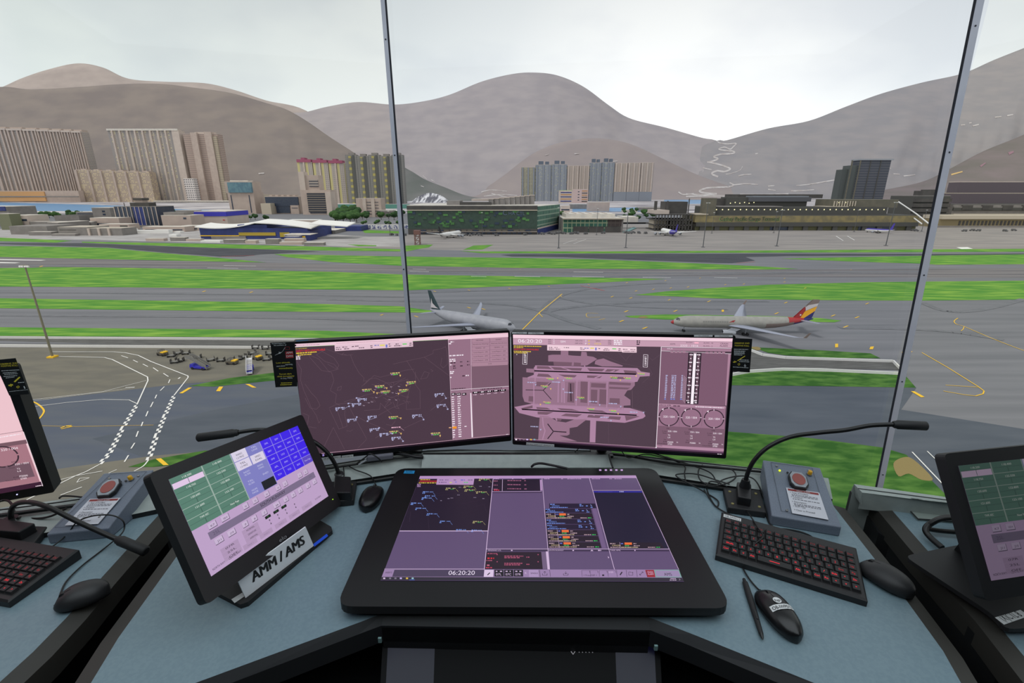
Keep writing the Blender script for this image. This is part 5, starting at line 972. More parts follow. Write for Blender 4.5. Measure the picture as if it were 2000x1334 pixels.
# right console
rc = thing('control_desk', 'right neighbouring blue-grey control desk with grey framed ledge corner', 'desk', (1.6, .9, 0))
rl = D((1714, 966), (1808, 1073), (1944, 1216), (2000, 1284)); rlx = ext(rl[2], rl[3], .35); rb = D((1745.5, 969.6), (1855, 985)); rbx = ext(rb[0], rb[1], 1.0)
b = MB(); b.prism([p-V((0, 0, .025)) for p in [rlx]+rl[::-1]+[rb[0], rbx, V((rbx.x, rlx.y, DZ))]], (0, 0, .025), M_top); b.build('worktop', rc)
pr = [rlx]+rl[::-1]; b = MB(); strip(b, pr, offs(pr, .035), .752, .745, .69, M_edgb); b.build('side_edging', rc)
z1 = .80; b = MB(); f_ = D((1668, 945.5), (1853, 971.5), z=z1); n_ = D((1684, 962), (1855, 981), z=z1); fx_ = ext(f_[0], f_[1], 1.0); nx_ = ext(n_[0], n_[1], 1.0)
b.poly([f_[0], n_[0], nx_, fx_], M_led); dn = V((0, 0, -.055)); e2 = [onz(1662, 958, .76), onz(1683, 988, .76)]; b.poly([f_[0], n_[0], e2[1], e2[0]], M_led); b.poly([n_[0], nx_, nx_+dn, n_[0]+dn], M_led); b.poly([f_[0], fx_, fx_+dn*3, f_[0]+dn*3], M_led); b.build('rear_ledge', rc)
b = MB(); b.tube(D((1676, 954), (1853, 977), (2000, 996), z=z1+.001), .0012, M_blk, 5); b.build('ledge_seam', rc)
b = MB(); pnl = D((1747, 969.8), (1853, 981.5), (2100, 1010), (2100, 1095), (1864, 1022), (1792, 1017)); b.prism([p+V((0, 0, .001)) for p in pnl], (0, 0, .004), M_panel); b.build('ledge_panel', rc)
b = MB(); b.tube([p+V((0, 0, .006)) for p in D((1747, 969.8), (1792, 1017), (1864, 1022))], .0022, M_blk, 5); b.build('panel_seam', rc)
b = MB(); o_ = offs(pr, .03); b.prism([V((p.x, p.y, 0)) for p in [o_[-1], rl[0]+V((1.2, .0, 0)), rl[0]+V((1.2, -.7, 0)), o_[1]]], (0, 0, .72), M_body); b.build('pedestal', rc)
b = MB(); cbx = D((1660, 958), (1688, 972), (1776, 1082), (1716, 1040), z=.70); b.prism(cbx, (0, 0, -.3), M_body); b.build('side_panel', rc)
# ------------------------------------------------------------------ flat screens: drawn content on their own plane
class Scr:
    """a flat face (display or card) whose content is measured on its own plane"""
    def __init__(s, o, x, y, z=(0, 0, 1)):
        s.o = V(o); s.x = V(x).normalized(); s.y = V(y); s.y = (s.y-s.x*s.y.dot(s.x)).normalized(); s.n = s.x.cross(s.y); s.z = z; s.b = MB(); s.lay = 0
    def zz(s, k): s.z = k; return s
    def px(s, p): return (s.z[0]+p[0]/s.z[2], s.z[1]+p[1]/s.z[2])
    def h(s, p, lay=0): return onpl(*s.px(p), s.o, s.n)+s.n*(.0003+.00022*lay)
    def q(s, pts, c, lay=0): s.b.poly([s.h(p, lay) for p in pts], c if not isinstance(c, tuple) else em(c)); return s
    def r(s, x0, y0, x1, y1, c, lay=0, sk=(0, 0)):
        """box between two corners; sk = rise of horizontal lines per unit x, drift of vertical lines per unit y"""
        w, hh = x1-x0, y1-y0; return s.q([(x0, y0), (x1, y0+sk[0]*w), (x1+sk[1]*hh, y1+sk[0]*w), (x0+sk[1]*hh, y1)], c, lay)
    def ln(s, pts, w, c, lay=1):
        P = [s.h(p, lay) for p in pts]; w_ = w
        for i in range(len(P)-1):
            d = P[i+1]-P[i]
            if d.length < 1e-6: continue
            m = s.n.cross(d).normalized()*w_/2; s.b.poly([P[i]-m, P[i+1]-m, P[i+1]+m, P[i]+m], em(c) if isinstance(c, tuple) else c)
    def t(s, st, p0, p1, hz, c, lay=2):
        """words whose baseline runs from p0 to p1 with capitals hz high"""
        a, e_ = s.h(p0, lay), s.h(p1, lay); up = s.h((p0[0], p0[1]-hz), lay)-a; ex = (e_-a); ey = s.n.cross(ex)
        if ey.dot(up) < 0: ey = -ey
        s.b.text(st, a, ex, ey, up.length, em(c) if isinstance(c, tuple) else c, w=ex.length)
    def tiny(s, p0, p1, hz, c, lay=2, seed=0):
        """a line of print too small to read: runs of short blocks"""
        rnd = random.Random(seed+int(p0[0]*7+p0[1]*13)); x = 0; L_ = math.hypot(p1[0]-p0[0], p1[1]-p0[1]); dx, dy = (p1[0]-p0[0])/L_, (p1[1]-p0[1])/L_
        while x < L_-1:
            w = min(hz*(.8+rnd.random()*2.2), L_-x); a = (p0[0]+dx*x, p0[1]+dy*x); e_ = (p0[0]+dx*(x+w), p0[1]+dy*(x+w)); s.q([a, e_, (e_[0], e_[1]-hz), (a[0], a[1]-hz)], c, lay); x += w+hz*(.35+rnd.random()*.5)
    def build(s, name, parent): return s.b.build(name, parent, fix=False)
def panelbox(b, S, corners, thick, mt, lift=-.0006):
    """slab whose front face is the outline on the plane of S"""
    P = [S.h(c)+S.n*lift for c in corners]; b.prism(P, S.n*-thick, mt); return P
def roundrect(P, rad, k=4):
    out = []; n = len(P)
    for i in range(n):
        a, p, c = P[i-1], P[i], P[(i+1) % n]; u = (a-p).normalized(); v = (c-p).normalized(); s = p+u*rad; e_ = p+v*rad
        for j in range(k+1): t = j/k; out.append((1-t)**2*s+2*t*(1-t)*p+t*t*e_)
    return out
def rslab(b, S, corners, thick, rad, mt, side=None, lift=-.0006):
    P = roundrect([S.h(c)+S.n*lift for c in corners], rad); b.prism(P, S.n*-thick, mt, side); return P
PXZ = (0, 0, 1)
M_bez = mat('monitor_bezel', (14, 13, 15), .35); M_back = mat('monitor_back', (26, 26, 28), .6)
C_map = (74, 56, 68); C_lin = (112, 88, 100); C_pan = (148, 112, 132); C_bar = (236, 200, 214); C_wh = (238, 226, 236); C_lav = (178, 178, 214); C_grn = (110, 200, 96); C_gold = (226, 186, 112)
def stand(root, S, px, zt, hang=.035):
    """slim post from the back of a monitor down to its foot on the ledge"""
    top = S.h(px)-S.n*.05; base = V((top.x, top.y+.0, zt)); b = MB(); b.tube([base+V((0, 0, .012)), V((top.x, top.y, top.z))], .017, M_bplast, 12); b.box(base+V((0, 0, .004)), (.07, .05, .008), M_bplast); b.build('stand', root)
    b = MB(); b.box(top+S.n*.015, (.10, .04, .10), M_bplast); b.build('mount', root)
# ---------- left radar monitor
SL = Scr((-0.6417, 1.3342, 1.2053), (0.9748, 0.2227, -0.0095), (0.0016, 0.0354, 0.9994))
ml = thing('monitor', 'wide black monitor showing mauve radar map, left of the two centre monitors', 'monitor', (-.33, 1.42, .79))
b = MB(); rslab(b, SL, [(570, 668), (995.5, 645), (999, 861), (601, 900.5)], .028, .006, M_bez, M_back); b.build('casing', ml); stand(ml, SL, (800, 800), .79)
s = SL.zz((520, 640, 4.0816))
A = (1460, 60); 
s.q([(222, 130), (1928, 40), (1940, 850), (310, 1015)], C_map)
s.q([(222, 130), (1928, 40), (1929, 75), (1450, 98), (1450, 92), (224, 155)], C_bar, 1)
s.ln([(224, 156), (1450, 93)], .0008, (120, 190, 110), 2); s.ln([(1452, 70), (1928, 44)], .0008, (214, 150, 170), 2)
s.q([(1452, 97), (1929, 74), (1940, 850), (1486, 892)], C_pan, 1)
s.q([(1629, 300), (1932, 285), (1934, 468), (1634, 492)], (122, 92, 108), 2); s.q([(1645, 525), (1936, 495), (1941, 848), (1648, 873)], (120, 90, 106), 2); s.q([(1472, 500), (1632, 492), (1645, 875), (1487, 888)], (146, 110, 130), 2)
s.q([(1471, 515), (1625, 500), (1627, 530), (1478, 540)], (150, 116, 134), 3)
s.q([(1626, 520), (1634, 520), (1648, 872), (1637, 874)], (244, 230, 240), 3)
s.ln([(1472, 498), (1933, 466)], .0013, C_wh, 3); s.ln([(1632, 88), (1636, 500)], .0011, (220, 190, 206), 3); s.ln([(1450, 95), (1469, 500), (1488, 888)], .0010, (220, 190, 206), 3)
for r_ in range(6):
    for c_ in range(2):
        x0, y0 = (1639, 1784)[c_], 92+r_*31.5-(9 if c_ else 0); s.q([(x0, y0), (x0+139, y0-7), (x0+140, y0+21), (x0+1, y0+28)], (170, 132, 150), 3)
s.q([(1639, 281), (1924, 268), (1925, 296), (1640, 309)], (170, 132, 150), 3)
for st, x0, x1, y0 in (('METFAR', 1672, 1730, 106), ('SIGMET', 1828, 1876, 99), ('Aerodrome Warnings', 1645, 1772, 137), ('Alternate Aerodromes', 1790, 1920, 130), ('TEMPO - 07', 1665, 1745, 168), ('TEMPO - 25', 1815, 1890, 161), ('Local Report - 07L', 1652, 1768, 202), ('Local Report - 25R', 1800, 1908, 194), ('Local Report - 07C', 1652, 1768, 234), ('Local Report - 25C', 1800, 1908, 226), ('Local Report - 07R', 1652, 1768, 266), ('Local Report - 25L', 1800, 1908, 257), ('D TIF', 1772, 1796, 292)): s.t(st, (x0, y0), (x1, y0-(x1-x0)*.05), 8.5, (62, 44, 56), 4)
for i, st in enumerate(('ACTIVE RUNWAY', 'WIND VRB', 'CLOUDS')): pass
rr = random.Random(2)
for (x0, x1, y0) in ((1468, 1495, 118), (1455, 1474, 132), (1460, 1576, 228), (1462, 1512, 258), (1462, 1485, 272), (1490, 1512, 270), (1465, 1480, 300), (1465, 1498, 355), (1465, 1490, 368), (1466, 1476, 400), (1590, 1614, 385)): s.tiny((x0, y0), (x1, y0-(x1-x0)*.06), 9, C_wh, 4)
for (x0, x1, y0) in ((1470, 1510, 285), (1545, 1562, 276), (1600, 1618, 273), (1545, 1566, 308), (1600, 1620, 300), (1490, 1512, 326), (1488, 1510, 310), (1562, 1584, 388)): s.tiny((x0, y0), (x1, y0-(x1-x0)*.06), 8, (60, 40, 52), 4)
s.tiny((1475, 492), (1588, 484), 6, (60, 40, 52), 4)
for x0 in (1474, 1516, 1560): s.q([(x0, 522), (x0+34, 518), (x0+35, 536), (x0+1, 540)], (20, 14, 18), 4); s.tiny((x0+6, 533), (x0+28, 531), 7, C_wh, 5)
for k in range(5): x0 = 1644+k*54; s.q([(x0, 511-k*4.6), (x0+50, 507-k*4.6), (x0+50, 522-k*4.6), (x0, 526-k*4.6)], (20, 14, 18), 4); s.tiny((x0+12, 520-k*4.6), (x0+38, 517-k*4.6), 7, C_wh, 5); s.tiny((x0+8, 538-k*4.6), (x0+36, 535-k*4.6), 6, (210, 180, 200), 5)
s.tiny((1708, 494), (1880, 482), 6, (40, 26, 36), 4)
for k in range(19):
    y0 = 558+k*17.6; s.tiny((1478+k*.5, y0), (1498+k*.5, y0-1.5), 8, C_wh, 4); s.tiny((1524+k*.5, y0-4), (1548+k*.5, y0-6), 8, C_wh, 4)
s.q([(1484, 787), (1517, 785), (1518, 803), (1485, 805)], (240, 150, 40), 5); s.tiny((1456, 800), (1480, 799), 8, (220, 170, 130), 4); s.tiny((1580, 790), (1600, 788), 7, C_wh, 4)
s.q([(545, 138), (1168, 106), (1171, 150), (548, 186)], (226, 194, 208), 3)
for x0, x1, y0 in ((556, 592, 162), (606, 650, 158), (556, 604, 176), (620, 664, 172), (682, 700, 154), (708, 736, 151), (738, 786, 164), (830, 848, 148), (832, 848, 161), (975, 992, 134), (978, 998, 150), (1030, 1056, 134), (1020, 1076, 148), (1142, 1162, 128), (1140, 1166, 142)): s.tiny((x0, y0), (x1, y0-2), 7, (104, 80, 96), 4)
s.q([(906, 135), (944, 133), (945, 144), (907, 146)], (226, 214, 110), 4); s.q([(1086, 126), (1120, 124), (1121, 133), (1087, 135)], (110, 210, 110), 4); s.q([(952, 134), (966, 133), (966, 158), (953, 159)], (110, 120, 200), 4); s.tiny((862, 145), (898, 143), 8, (130, 130, 190), 4)
s.tiny((245, 143), (425, 135), 5, (170, 140, 154), 4); s.tiny((560, 126), (1060, 102), 4, (190, 150, 168), 4); s.q([(228, 135), (240, 134), (241, 147), (229, 148)], (40, 26, 32), 4)
s.t('NO CARTO PREVIEW', (236, 172), (326, 167), 7, (232, 200, 60), 4); s.t('SAFETY NETS UNAVAILABLE', (240, 195), (470, 180), 15, (240, 40, 48), 4); s.tiny((240, 208), (402, 196), 8, (232, 200, 60), 4); s.tiny((252, 222), (366, 213), 7, (232, 200, 60), 4)
for y0 in (232, 243, 254): s.tiny((238, y0), (272, y0-2), 7, C_wh, 4)
CST = [[(240, 220), (330, 210), (420, 250), (500, 350), (575, 330), (540, 290), (470, 270), (400, 215), (480, 170), (590, 210), (640, 220), (690, 215)], [(670, 215), (700, 290), (740, 360), (780, 400), (775, 430)], [(330, 180), (350, 240), (440, 340), (520, 355), (540, 420), (510, 500), (560, 530), (550, 600), (590, 620)],
 [(245, 270), (280, 330), (275, 420), (300, 500), (340, 590), (360, 640), (400, 700), (420, 760), (440, 730)], [(310, 450), (360, 520), (400, 560), (430, 620), (400, 650), (350, 640), (310, 560)], [(290, 680), (340, 700), (330, 770), (300, 800), (350, 790), (400, 800)], [(1010, 290), (1120, 265), (1260, 235), (1330, 205), (1330, 180), (1400, 165), (1430, 150), (1440, 200), (1445, 290), (1410, 320), (1390, 300), (1400, 240)], [(1120, 262), (1180, 360), (1222, 430)],
 [(1260, 235), (1455, 380)], [(780, 455), (860, 380), (910, 395), (1000, 370), (1100, 340), (1180, 330)], [(760, 470), (820, 410), (870, 400), (960, 440), (1040, 430), (1110, 400)], [(840, 450), (900, 470), (960, 440), (1000, 470), (1060, 430), (1130, 410)], [(1190, 350), (1190, 455), (1225, 500), (1228, 645), (1117, 652), (1117, 590), (1135, 520), (1150, 460)], [(1117, 652), (1228, 645)],
 [(500, 640), (560, 610), (650, 600), (780, 540), (900, 510)], [(505, 650), (580, 808), (645, 785), (625, 690), (628, 655)], [(560, 640), (612, 797)], [(460, 950), (535, 795), (625, 970)], [(660, 630), (800, 885)], [(720, 705), (800, 750), (905, 792), (1000, 840), (1100, 910)], [(730, 960), (800, 890)], [(1255, 728), (1100, 800)], [(1310, 660), (1430, 560), (1460, 555)], [(780, 660), (905, 650), (910, 600), (1000, 690)], [(890, 700), (1000, 640), (1100, 600)], [(620, 590), (775, 545)],
 [(890, 560), (930, 530), (1000, 560), (1060, 530), (1130, 560)], [(950, 620), (975, 590), (960, 570), (1000, 600), (940, 640), (950, 620)], [(1020, 560), (1050, 590), (1040, 620), (1060, 645), (1030, 640), (1010, 590)], [(640, 820), (670, 825), (690, 812)], [(955, 770), (1000, 780), (1030, 740)], [(870, 880), (900, 860)], [(620, 200), (600, 215), (640, 215)], [(430, 180), (540, 240), (580, 300), (560, 330), (490, 290)], [(1230, 410), (1260, 350), (1300, 360), (1280, 400), (1230, 410)], [(1310, 330), (1330, 345), (1315, 350)], [(570, 480), (600, 465), (595, 495), (565, 500), (575, 470)]]
for P_ in CST: s.ln(P_, .0006, C_lin, 2)
for i in range(26):
    x, y_ = 770+rr.random()*360, 420+rr.random()*180; s.ln([(x, y_), (x+10+rr.random()*16, y_-8+rr.random()*16), (x+20, y_+rr.random()*20)], .0006, C_lin, 2)
for x, y_ in ((860, 490), (988, 468), (1050, 465), (1000, 515), (1030, 520), (945, 525), (870, 553), (975, 570), (1028, 573), (810, 595), (835, 588), (770, 617), (935, 478)): s.ln([(x, y_), (x+8, y_+5), (x+16, y_+2)], .0009, (200, 180, 200), 3)
def trk(x, y_, g, lx, ly):
    c1 = C_gold if g else C_lav
    s.tiny((x, y_), (x+74, y_-5), 8, c1 if not g else (214, 190, 120), 4)
    if g: s.tiny((x+20, y_+11), (x+62, y_+7), 8, C_grn, 4); s.tiny((x+4, y_+10), (x+18, y_+9), 7, (170, 130, 190), 4)
    else: s.tiny((x, y_+10), (x+24, y_+9), 8, c1, 4); s.tiny((x+52, y_+8), (x+72, y_+6), 7, c1, 4); s.tiny((x+4, y_+20), (x+16, y_+19), 8, c1, 4)
    s.ln([(x+74, y_), (lx, ly)], .0007, c1, 3); s.q([(lx-6, ly-1), (lx+6, ly-2), (lx+6, ly+8), (lx-6, ly+9)] if not g else [(lx-7, ly-4), (lx+7, ly-5), (lx+1, ly+12)], c1, 4)
for a in ((990, 367, 1, 1068, 380), (1118, 438, 1, 1117, 458), (866, 470, 1, 960, 480), (764, 498, 1, 858, 512), (913, 512, 1, 883, 520), (1058, 500, 1, 1054, 524), (976, 716, 1, 1072, 720), (982, 832, 1, 1074, 842), (1312, 846, 1, 1386, 860), (727, 574, 0, 720, 556), (683, 612, 0, 655, 600), (552, 644, 0, 660, 622), (808, 712, 0, 808, 740), (645, 736, 0, 722, 708), (824, 812, 0, 900, 794), (903, 850, 0, 1005, 840), (998, 880, 0, 1090, 900), (1163, 702, 0, 1254, 728), (1342, 533, 0, 1432, 558), (1358, 620, 0, 1446, 645)): trk(*a)
s.tiny((998, 800), (1070, 795), 8, (230, 180, 200), 4); s.ln([(1070, 797), (1098, 818)], .0007, (230, 180, 200), 3)
s.ln([(440, 1002), (1940, 850)], .0010, (236, 190, 210), 3); s.q([(440, 1003), (1940, 851), (1940, 864), (440, 1020)], (34, 20, 32), 2)
s.q([(508, 1004), (528, 1002), (530, 1018), (510, 1020)], (90, 120, 110), 4); s.q([(448, 1008), (462, 1006), (463, 1022), (449, 1024)], (150, 130, 200), 4); s.tiny((1912, 853), (1928, 851), 5, C_wh, 4)
s.build('display', ml)
b = SL.b = MB(); s.q([(430, 1038), (594, 1018), (595, 1044), (432, 1064)], mat('label_white', (212, 214, 214), .7), 1); s.q([(602, 1020), (694, 1010), (695, 1034), (603, 1045)], mat('label_white', (212, 214, 214), .7), 1)
M_inkt = mat('print_black', (30, 30, 32), .7); s.t('VP-FR01-WP012', (460, 1052), (590, 1037), 12, M_inkt, 2); s.t('PDM/2/0/1/A', (608, 1036), (688, 1028), 10, M_inkt, 2); SL.b.build('asset_label', ml, fix=False)
# ---------- right ground radar monitor
SR = Scr((.0009, 1.4465, 1.2038), (0.9736, -0.2241, 0.0424), (-0.0294, 0.0611, 0.9977))
mr = thing('monitor', 'wide black monitor showing pink airport ground map and three wind dials', 'monitor', (.35, 1.42, .79))
b = MB(); rslab(b, SR, [(998.5, 647), (1437, 655.5), (1418, 896), (1001, 868)], .028, .006, M_bez, M_back); b.build('casing', mr); stand(mr, SR, (1180, 790), .79)
s = SR.zz((990, 640, 4.0816)); WH = (244, 232, 242); MG = (118, 88, 104); RW = (172, 132, 160); RW2 = (150, 114, 136); BGm = (80, 62, 74); DK = (44, 32, 42)
s.q([(48, 55), (1800, 85), (1725, 1015), (60, 885)], BGm)
s.q([(48, 55), (1800, 85), (1797, 112), (49, 84)], (244, 208, 222), 1); s.q([(49, 86), (1797, 114), (1795, 160), (50, 135)], (196, 156, 176), 1)
s.t('06:20:20', (90, 118), (280, 122), 28, WH, 3); s.t('SIM', (428, 118), (466, 119), 15, WH, 3)
for i, st in enumerate(('07L', '07C', '07R')): s.t(st, (330, 101+i*14), (356, 101+i*14), 9, DK, 3); s.t('R', (372, 100+i*14), (382, 100+i*14), 8, WH, 3); s.t(('25L', '25C', '25R')[i], (806, 106+i*14), (834, 106+i*14), 9, DK, 3); s.tiny((852, 107+i*14), (918, 109+i*14), 9, WH, 3); s.tiny((1034, 110+i*13), (1062, 110+i*13), 8, DK, 3)
s.t('ARR ATIS', (545, 108), (602, 109), 9, DK, 3); s.t('DEP ATIS', (545, 128), (602, 129), 9, DK, 3); s.t('O', (624, 110), (636, 110), 14, WH, 3); s.t('P', (624, 134), (636, 134), 14, WH, 3)
for y0 in (104, 128): s.q([(650, y0-7), (664, y0), (650, y0+7)], (232, 200, 60), 3)
s.t('QNH', (708, 110), (744, 111), 10, DK, 3); s.t('1016', (700, 134), (752, 135), 14, (232, 200, 60), 3)
s.t('ADMS', (1300, 134), (1342, 135), 10, DK, 3); s.t('RVSM', (1430, 122), (1478, 123), 9, DK, 3); s.t('2333 - 1016', (1382, 148), (1524, 151), 14, WH, 3); s.q([(1495, 114), (1528, 115), (1528, 126), (1495, 125)], (250, 180, 200), 3); s.t('ALWS - N', (1566, 126), (1642, 128), 10, DK, 3); s.t('ALWS - S', (1564, 150), (1638, 152), 10, DK, 3); s.t('CRASH', (1700, 132), (1762, 134), 12, DK, 3); s.t('ALARM', (1696, 150), (1758, 152), 12, DK, 3)
s.ln([(1232, 152), (1790, 164)], .0012, WH, 3); s.ln([(1230, 152), (1190, 955)], .0016, WH, 4)
# airport map
for poly, c in (([(330, 220), (360, 215), (430, 215), (430, 180), (490, 182), (490, 218), (520, 222), (590, 226), (595, 190), (635, 194), (640, 225), (690, 232), (720, 250), (640, 300), (560, 305), (380, 300), (370, 270), (330, 270)], RW2), ([(720, 255), (770, 245), (830, 270), (925, 302), (920, 310), (760, 308), (700, 290), (705, 265)], RW2),
 ([(230, 300), (1040, 322), (1070, 350), (1140, 360), (1138, 385), (1060, 390), (1040, 430), (980, 440), (170, 420), (165, 395), (215, 375), (215, 320)], RW), ([(155, 325), (225, 328), (225, 360), (155, 355)], RW2),
 ([(125, 395), (420, 410), (1020, 430), (1020, 460), (990, 495), (960, 500), (935, 540), (985, 575), (985, 618), (930, 622), (930, 655), (215, 610), (140, 590), (125, 545)], RW2),
 ([(60, 632), (210, 604), (500, 620), (980, 640), (1090, 672), (1105, 705), (1085, 722), (940, 758), (600, 735), (240, 715), (100, 680)], RW), ([(262, 700), (330, 705), (400, 745), (470, 755), (540, 730), (640, 728), (560, 790), (500, 800), (500, 850), (480, 860), (420, 860), (560, 905), (250, 895)], RW2), ([(665, 728), (712, 730), (705, 915), (660, 912)], RW)): s.q(poly, c, 1)
for poly in ([(370, 270), (520, 276), (515, 306), (375, 300)], [(535, 276), (590, 280), (590, 308), (532, 306)], [(240, 305), (330, 308), (360, 330), (240, 326)], [(350, 312), (430, 316), (500, 340), (380, 335)], [(450, 318), (600, 322), (590, 342), (520, 340)], [(640, 322), (780, 328), (760, 348), (660, 346)], [(800, 330), (900, 334), (860, 352), (780, 350)], [(930, 338), (1030, 345), (1040, 370), (940, 362)],
 [(250, 365), (330, 370), (360, 395), (240, 388)], [(410, 372), (560, 378), (540, 396), (460, 392)], [(640, 380), (760, 384), (740, 402), (640, 398)], [(820, 388), (960, 395), (930, 410), (830, 405)], [(240, 430), (340, 436), (290, 470), (230, 465)], [(588, 428), (644, 430), (640, 600), (586, 595)], [(672, 440), (790, 446), (786, 480), (670, 474)], [(815, 430), (990, 440), (985, 460), (815, 452)], [(815, 470), (985, 478), (960, 492), (815, 486)], [(740, 490), (800, 494), (796, 612), (735, 608)], [(670, 492), (722, 495), (718, 606), (668, 600)], [(490, 436), (540, 440), (536, 598), (480, 592)], [(820, 560), (900, 564), (900, 610), (816, 606)], [(175, 545), (215, 547), (215, 590), (172, 586)],
 [(110, 642), (205, 618), (205, 640), (130, 652)], [(235, 632), (320, 638), (380, 655), (240, 648)], [(400, 640), (520, 648), (580, 665), (430, 656)], [(640, 652), (760, 660), (800, 680), (660, 668)], [(245, 668), (370, 672), (320, 694), (246, 690)], [(470, 684), (600, 690), (560, 712), (430, 702)], [(650, 694), (780, 700), (730, 720), (640, 714)], [(820, 705), (910, 710), (900, 735), (800, 726)], [(940, 700), (1060, 706), (950, 742)], [(380, 720), (440, 724), (430, 742), (390, 738)]): s.q(poly, MG, 2)
for P_, w_ in (([(150, 495), (290, 498), (350, 440)], .0022), ([(290, 498), (355, 572)], .0022), ([(508, 445), (512, 585)], .0028), ([(325, 765), (370, 825), (475, 832)], .0034), ([(370, 828), (325, 885)], .003)): s.ln(P_, w_, DK, 3)
s.ln([(218, 343), (1030, 370)], .0042, (24, 14, 22), 4); s.ln([(120, 650), (1035, 697)], .0042, (24, 14, 22), 4)
for P_ in ([(412, 430), (408, 595)], [(440, 430), (438, 595)], [(455, 430), (458, 600)], [(560, 400), (552, 620)], [(800, 430), (796, 640)], [(655, 430), (650, 620)], [(230, 300), (225, 430)], [(215, 430), (215, 700)], [(620, 300), (625, 350), (560, 400)], [(300, 330), (420, 400)], [(480, 330), (600, 400)], [(860, 340), (700, 400)], [(300, 620), (420, 690)], [(560, 630), (700, 700)], [(900, 640), (760, 720)], [(920, 640), (918, 745)], [(380, 700), (400, 740)], [(285, 715), (290, 780), (305, 820), (285, 890)]): s.ln(P_, .0035, RW, 3)
s.ln([(1000, 500), (1002, 640), (1110, 670)], .0008, C_lin, 2); s.ln([(700, 190), (900, 280), (1140, 330), (1160, 370), (1080, 440)], .001, (96, 74, 88), 1); s.ln([(810, 760), (810, 920)], .0008, (96, 74, 88), 1); s.ln([(860, 170), (920, 230), (950, 265), (970, 230), (1060, 170)], .0006, (104, 82, 96), 2); s.ln([(1110, 215), (1160, 260), (1220, 215)], .0006, (104, 82, 96), 2)
def trk2(x, y_, g):
    if g: s.tiny((x, y_), (x+60, y_+3), 7, (206, 180, 110), 5); s.tiny((x+16, y_+9), (x+56, y_+11), 7, C_grn, 5)
    else: s.tiny((x, y_), (x+66, y_+3), 8, C_lav, 5)
for a in ((315, 405, 1), (460, 400, 1), (270, 465, 1), (822, 395, 1), (930, 400, 1), (1040, 365, 1), (560, 556, 1), (290, 594, 1), (640, 645, 1), (815, 660, 1), (165, 438, 0), (360, 435, 0), (460, 518, 0), (655, 590, 0), (812, 606, 0), (980, 675, 0), (745, 716, 0), (190, 790, 0)): trk2(*a)
for x, y_ in ((405, 402), (452, 420), (350, 488), (905, 418), (1030, 385), (552, 575), (268, 612), (887, 684), (1090, 676), (230, 455), (740, 615), (908, 628), (830, 740), (270, 812), (450, 490)): s.q([(x-7, y_-6), (x+7, y_-6), (x, y_+8)], C_gold if x in (405, 350, 905, 1030, 268, 887) else C_lav, 6)
for x0 in (130, 1090):
    yy = 192 if x0 == 130 else 214; s.ln([(x0, yy), (x0+34, yy+2), (x0+30, yy+100), (x0-4, yy+98), (x0, yy)], .001, WH, 4)
    for k in range(6): s.tiny((x0+8, yy+22+k*13), (x0+24, yy+22+k*13), 7, WH, 5)
s.q([(322, 136), (1034, 152), (1034, 198), (918, 196), (918, 190), (322, 180)], (240, 208, 220), 5)
for x0, x1, y0 in ((335, 368, 159), (380, 405, 160), (335, 378, 172), (390, 426, 173), (455, 462, 160), (470, 496, 161), (585, 602, 163), (585, 620, 174), (730, 745, 168), (778, 806, 168), (768, 818, 180), (890, 910, 170), (888, 912, 183), (925, 965, 174), (985, 1024, 176), (930, 1028, 190)): s.tiny((x0, y0), (x1, y0+1), 6, (110, 84, 100), 6)
s.q([(665, 158), (695, 159), (695, 168), (665, 167)], (226, 214, 110), 6); s.q([(840, 163), (872, 164), (872, 172), (840, 171)], (110, 210, 110), 6); s.tiny((618, 166), (652, 167), 7, (130, 130, 190), 6); s.q([(704, 158), (716, 158), (716, 180), (704, 180)], (120, 120, 200), 6)
s.tiny((56, 148), (276, 152), 6, (232, 200, 60), 5); s.tiny((56, 160), (130, 161), 6, (232, 200, 60), 5); s.t('SAFETY NETS UNAVAILABLE', (58, 177), (254, 180), 12, (240, 40, 48), 5); s.tiny((56, 191), (192, 194), 7, (232, 200, 60), 5); s.tiny((58, 202), (160, 204), 6, (232, 200, 60), 5); s.q([(80, 208), (84, 216), (76, 216)], WH, 5)
# right-hand side of the screen
s.q([(1231, 158), (1790, 168), (1788, 190), (1230, 182)], (164, 124, 146), 2); s.q([(1230, 188), (1784, 208), (1735, 622), (1210, 600)], (124, 90, 110), 2); s.t('07L/R', (1278, 170), (1322, 171), 8, WH, 4)
s.ln([(1230, 184), (1788, 208)], .0010, WH, 3)
s.q([(1764, 210), (1784, 211), (1750, 620), (1738, 620)], (170, 130, 152), 3)
for x0 in (1304, 1336, 1367, 1400, 1583, 1617, 1652, 1683, 1715): s.q([(x0, 186 if x0 < 1500 else 192), (x0+24, 187 if x0 < 1500 else 193), (x0+24, 200 if x0 < 1500 else 207), (x0, 199 if x0 < 1500 else 206)], (168, 130, 150), 4)
s.q([(1447, 195), (1489, 197), (1462, 605), (1425, 603)], DK, 3); s.q([(1512, 198), (1552, 200), (1525, 608), (1486, 606)], DK, 3); s.q([(1489, 205), (1511, 206), (1486, 608), (1464, 607)], (250, 240, 248), 3)
s.q([(1458, 203), (1480, 204), (1452, 600), (1432, 599)], (104, 78, 92), 4); s.q([(1520, 206), (1542, 207), (1516, 603), (1496, 602)], (104, 78, 92), 4)
for k in range(13): 
    y0 = 218+k*30.5; x0 = 1456-k*2.1; s.tiny((x0+(0 if k % 2 == 0 else 8), y0), (x0+26-(0 if k % 2 == 0 else 8), y0+1), 8, WH, 5); s.tiny((x0+60+(0 if k % 2 == 0 else 8), y0+1), (x0+86-(0 if k % 2 == 0 else 8), y0+2), 8, WH, 5)
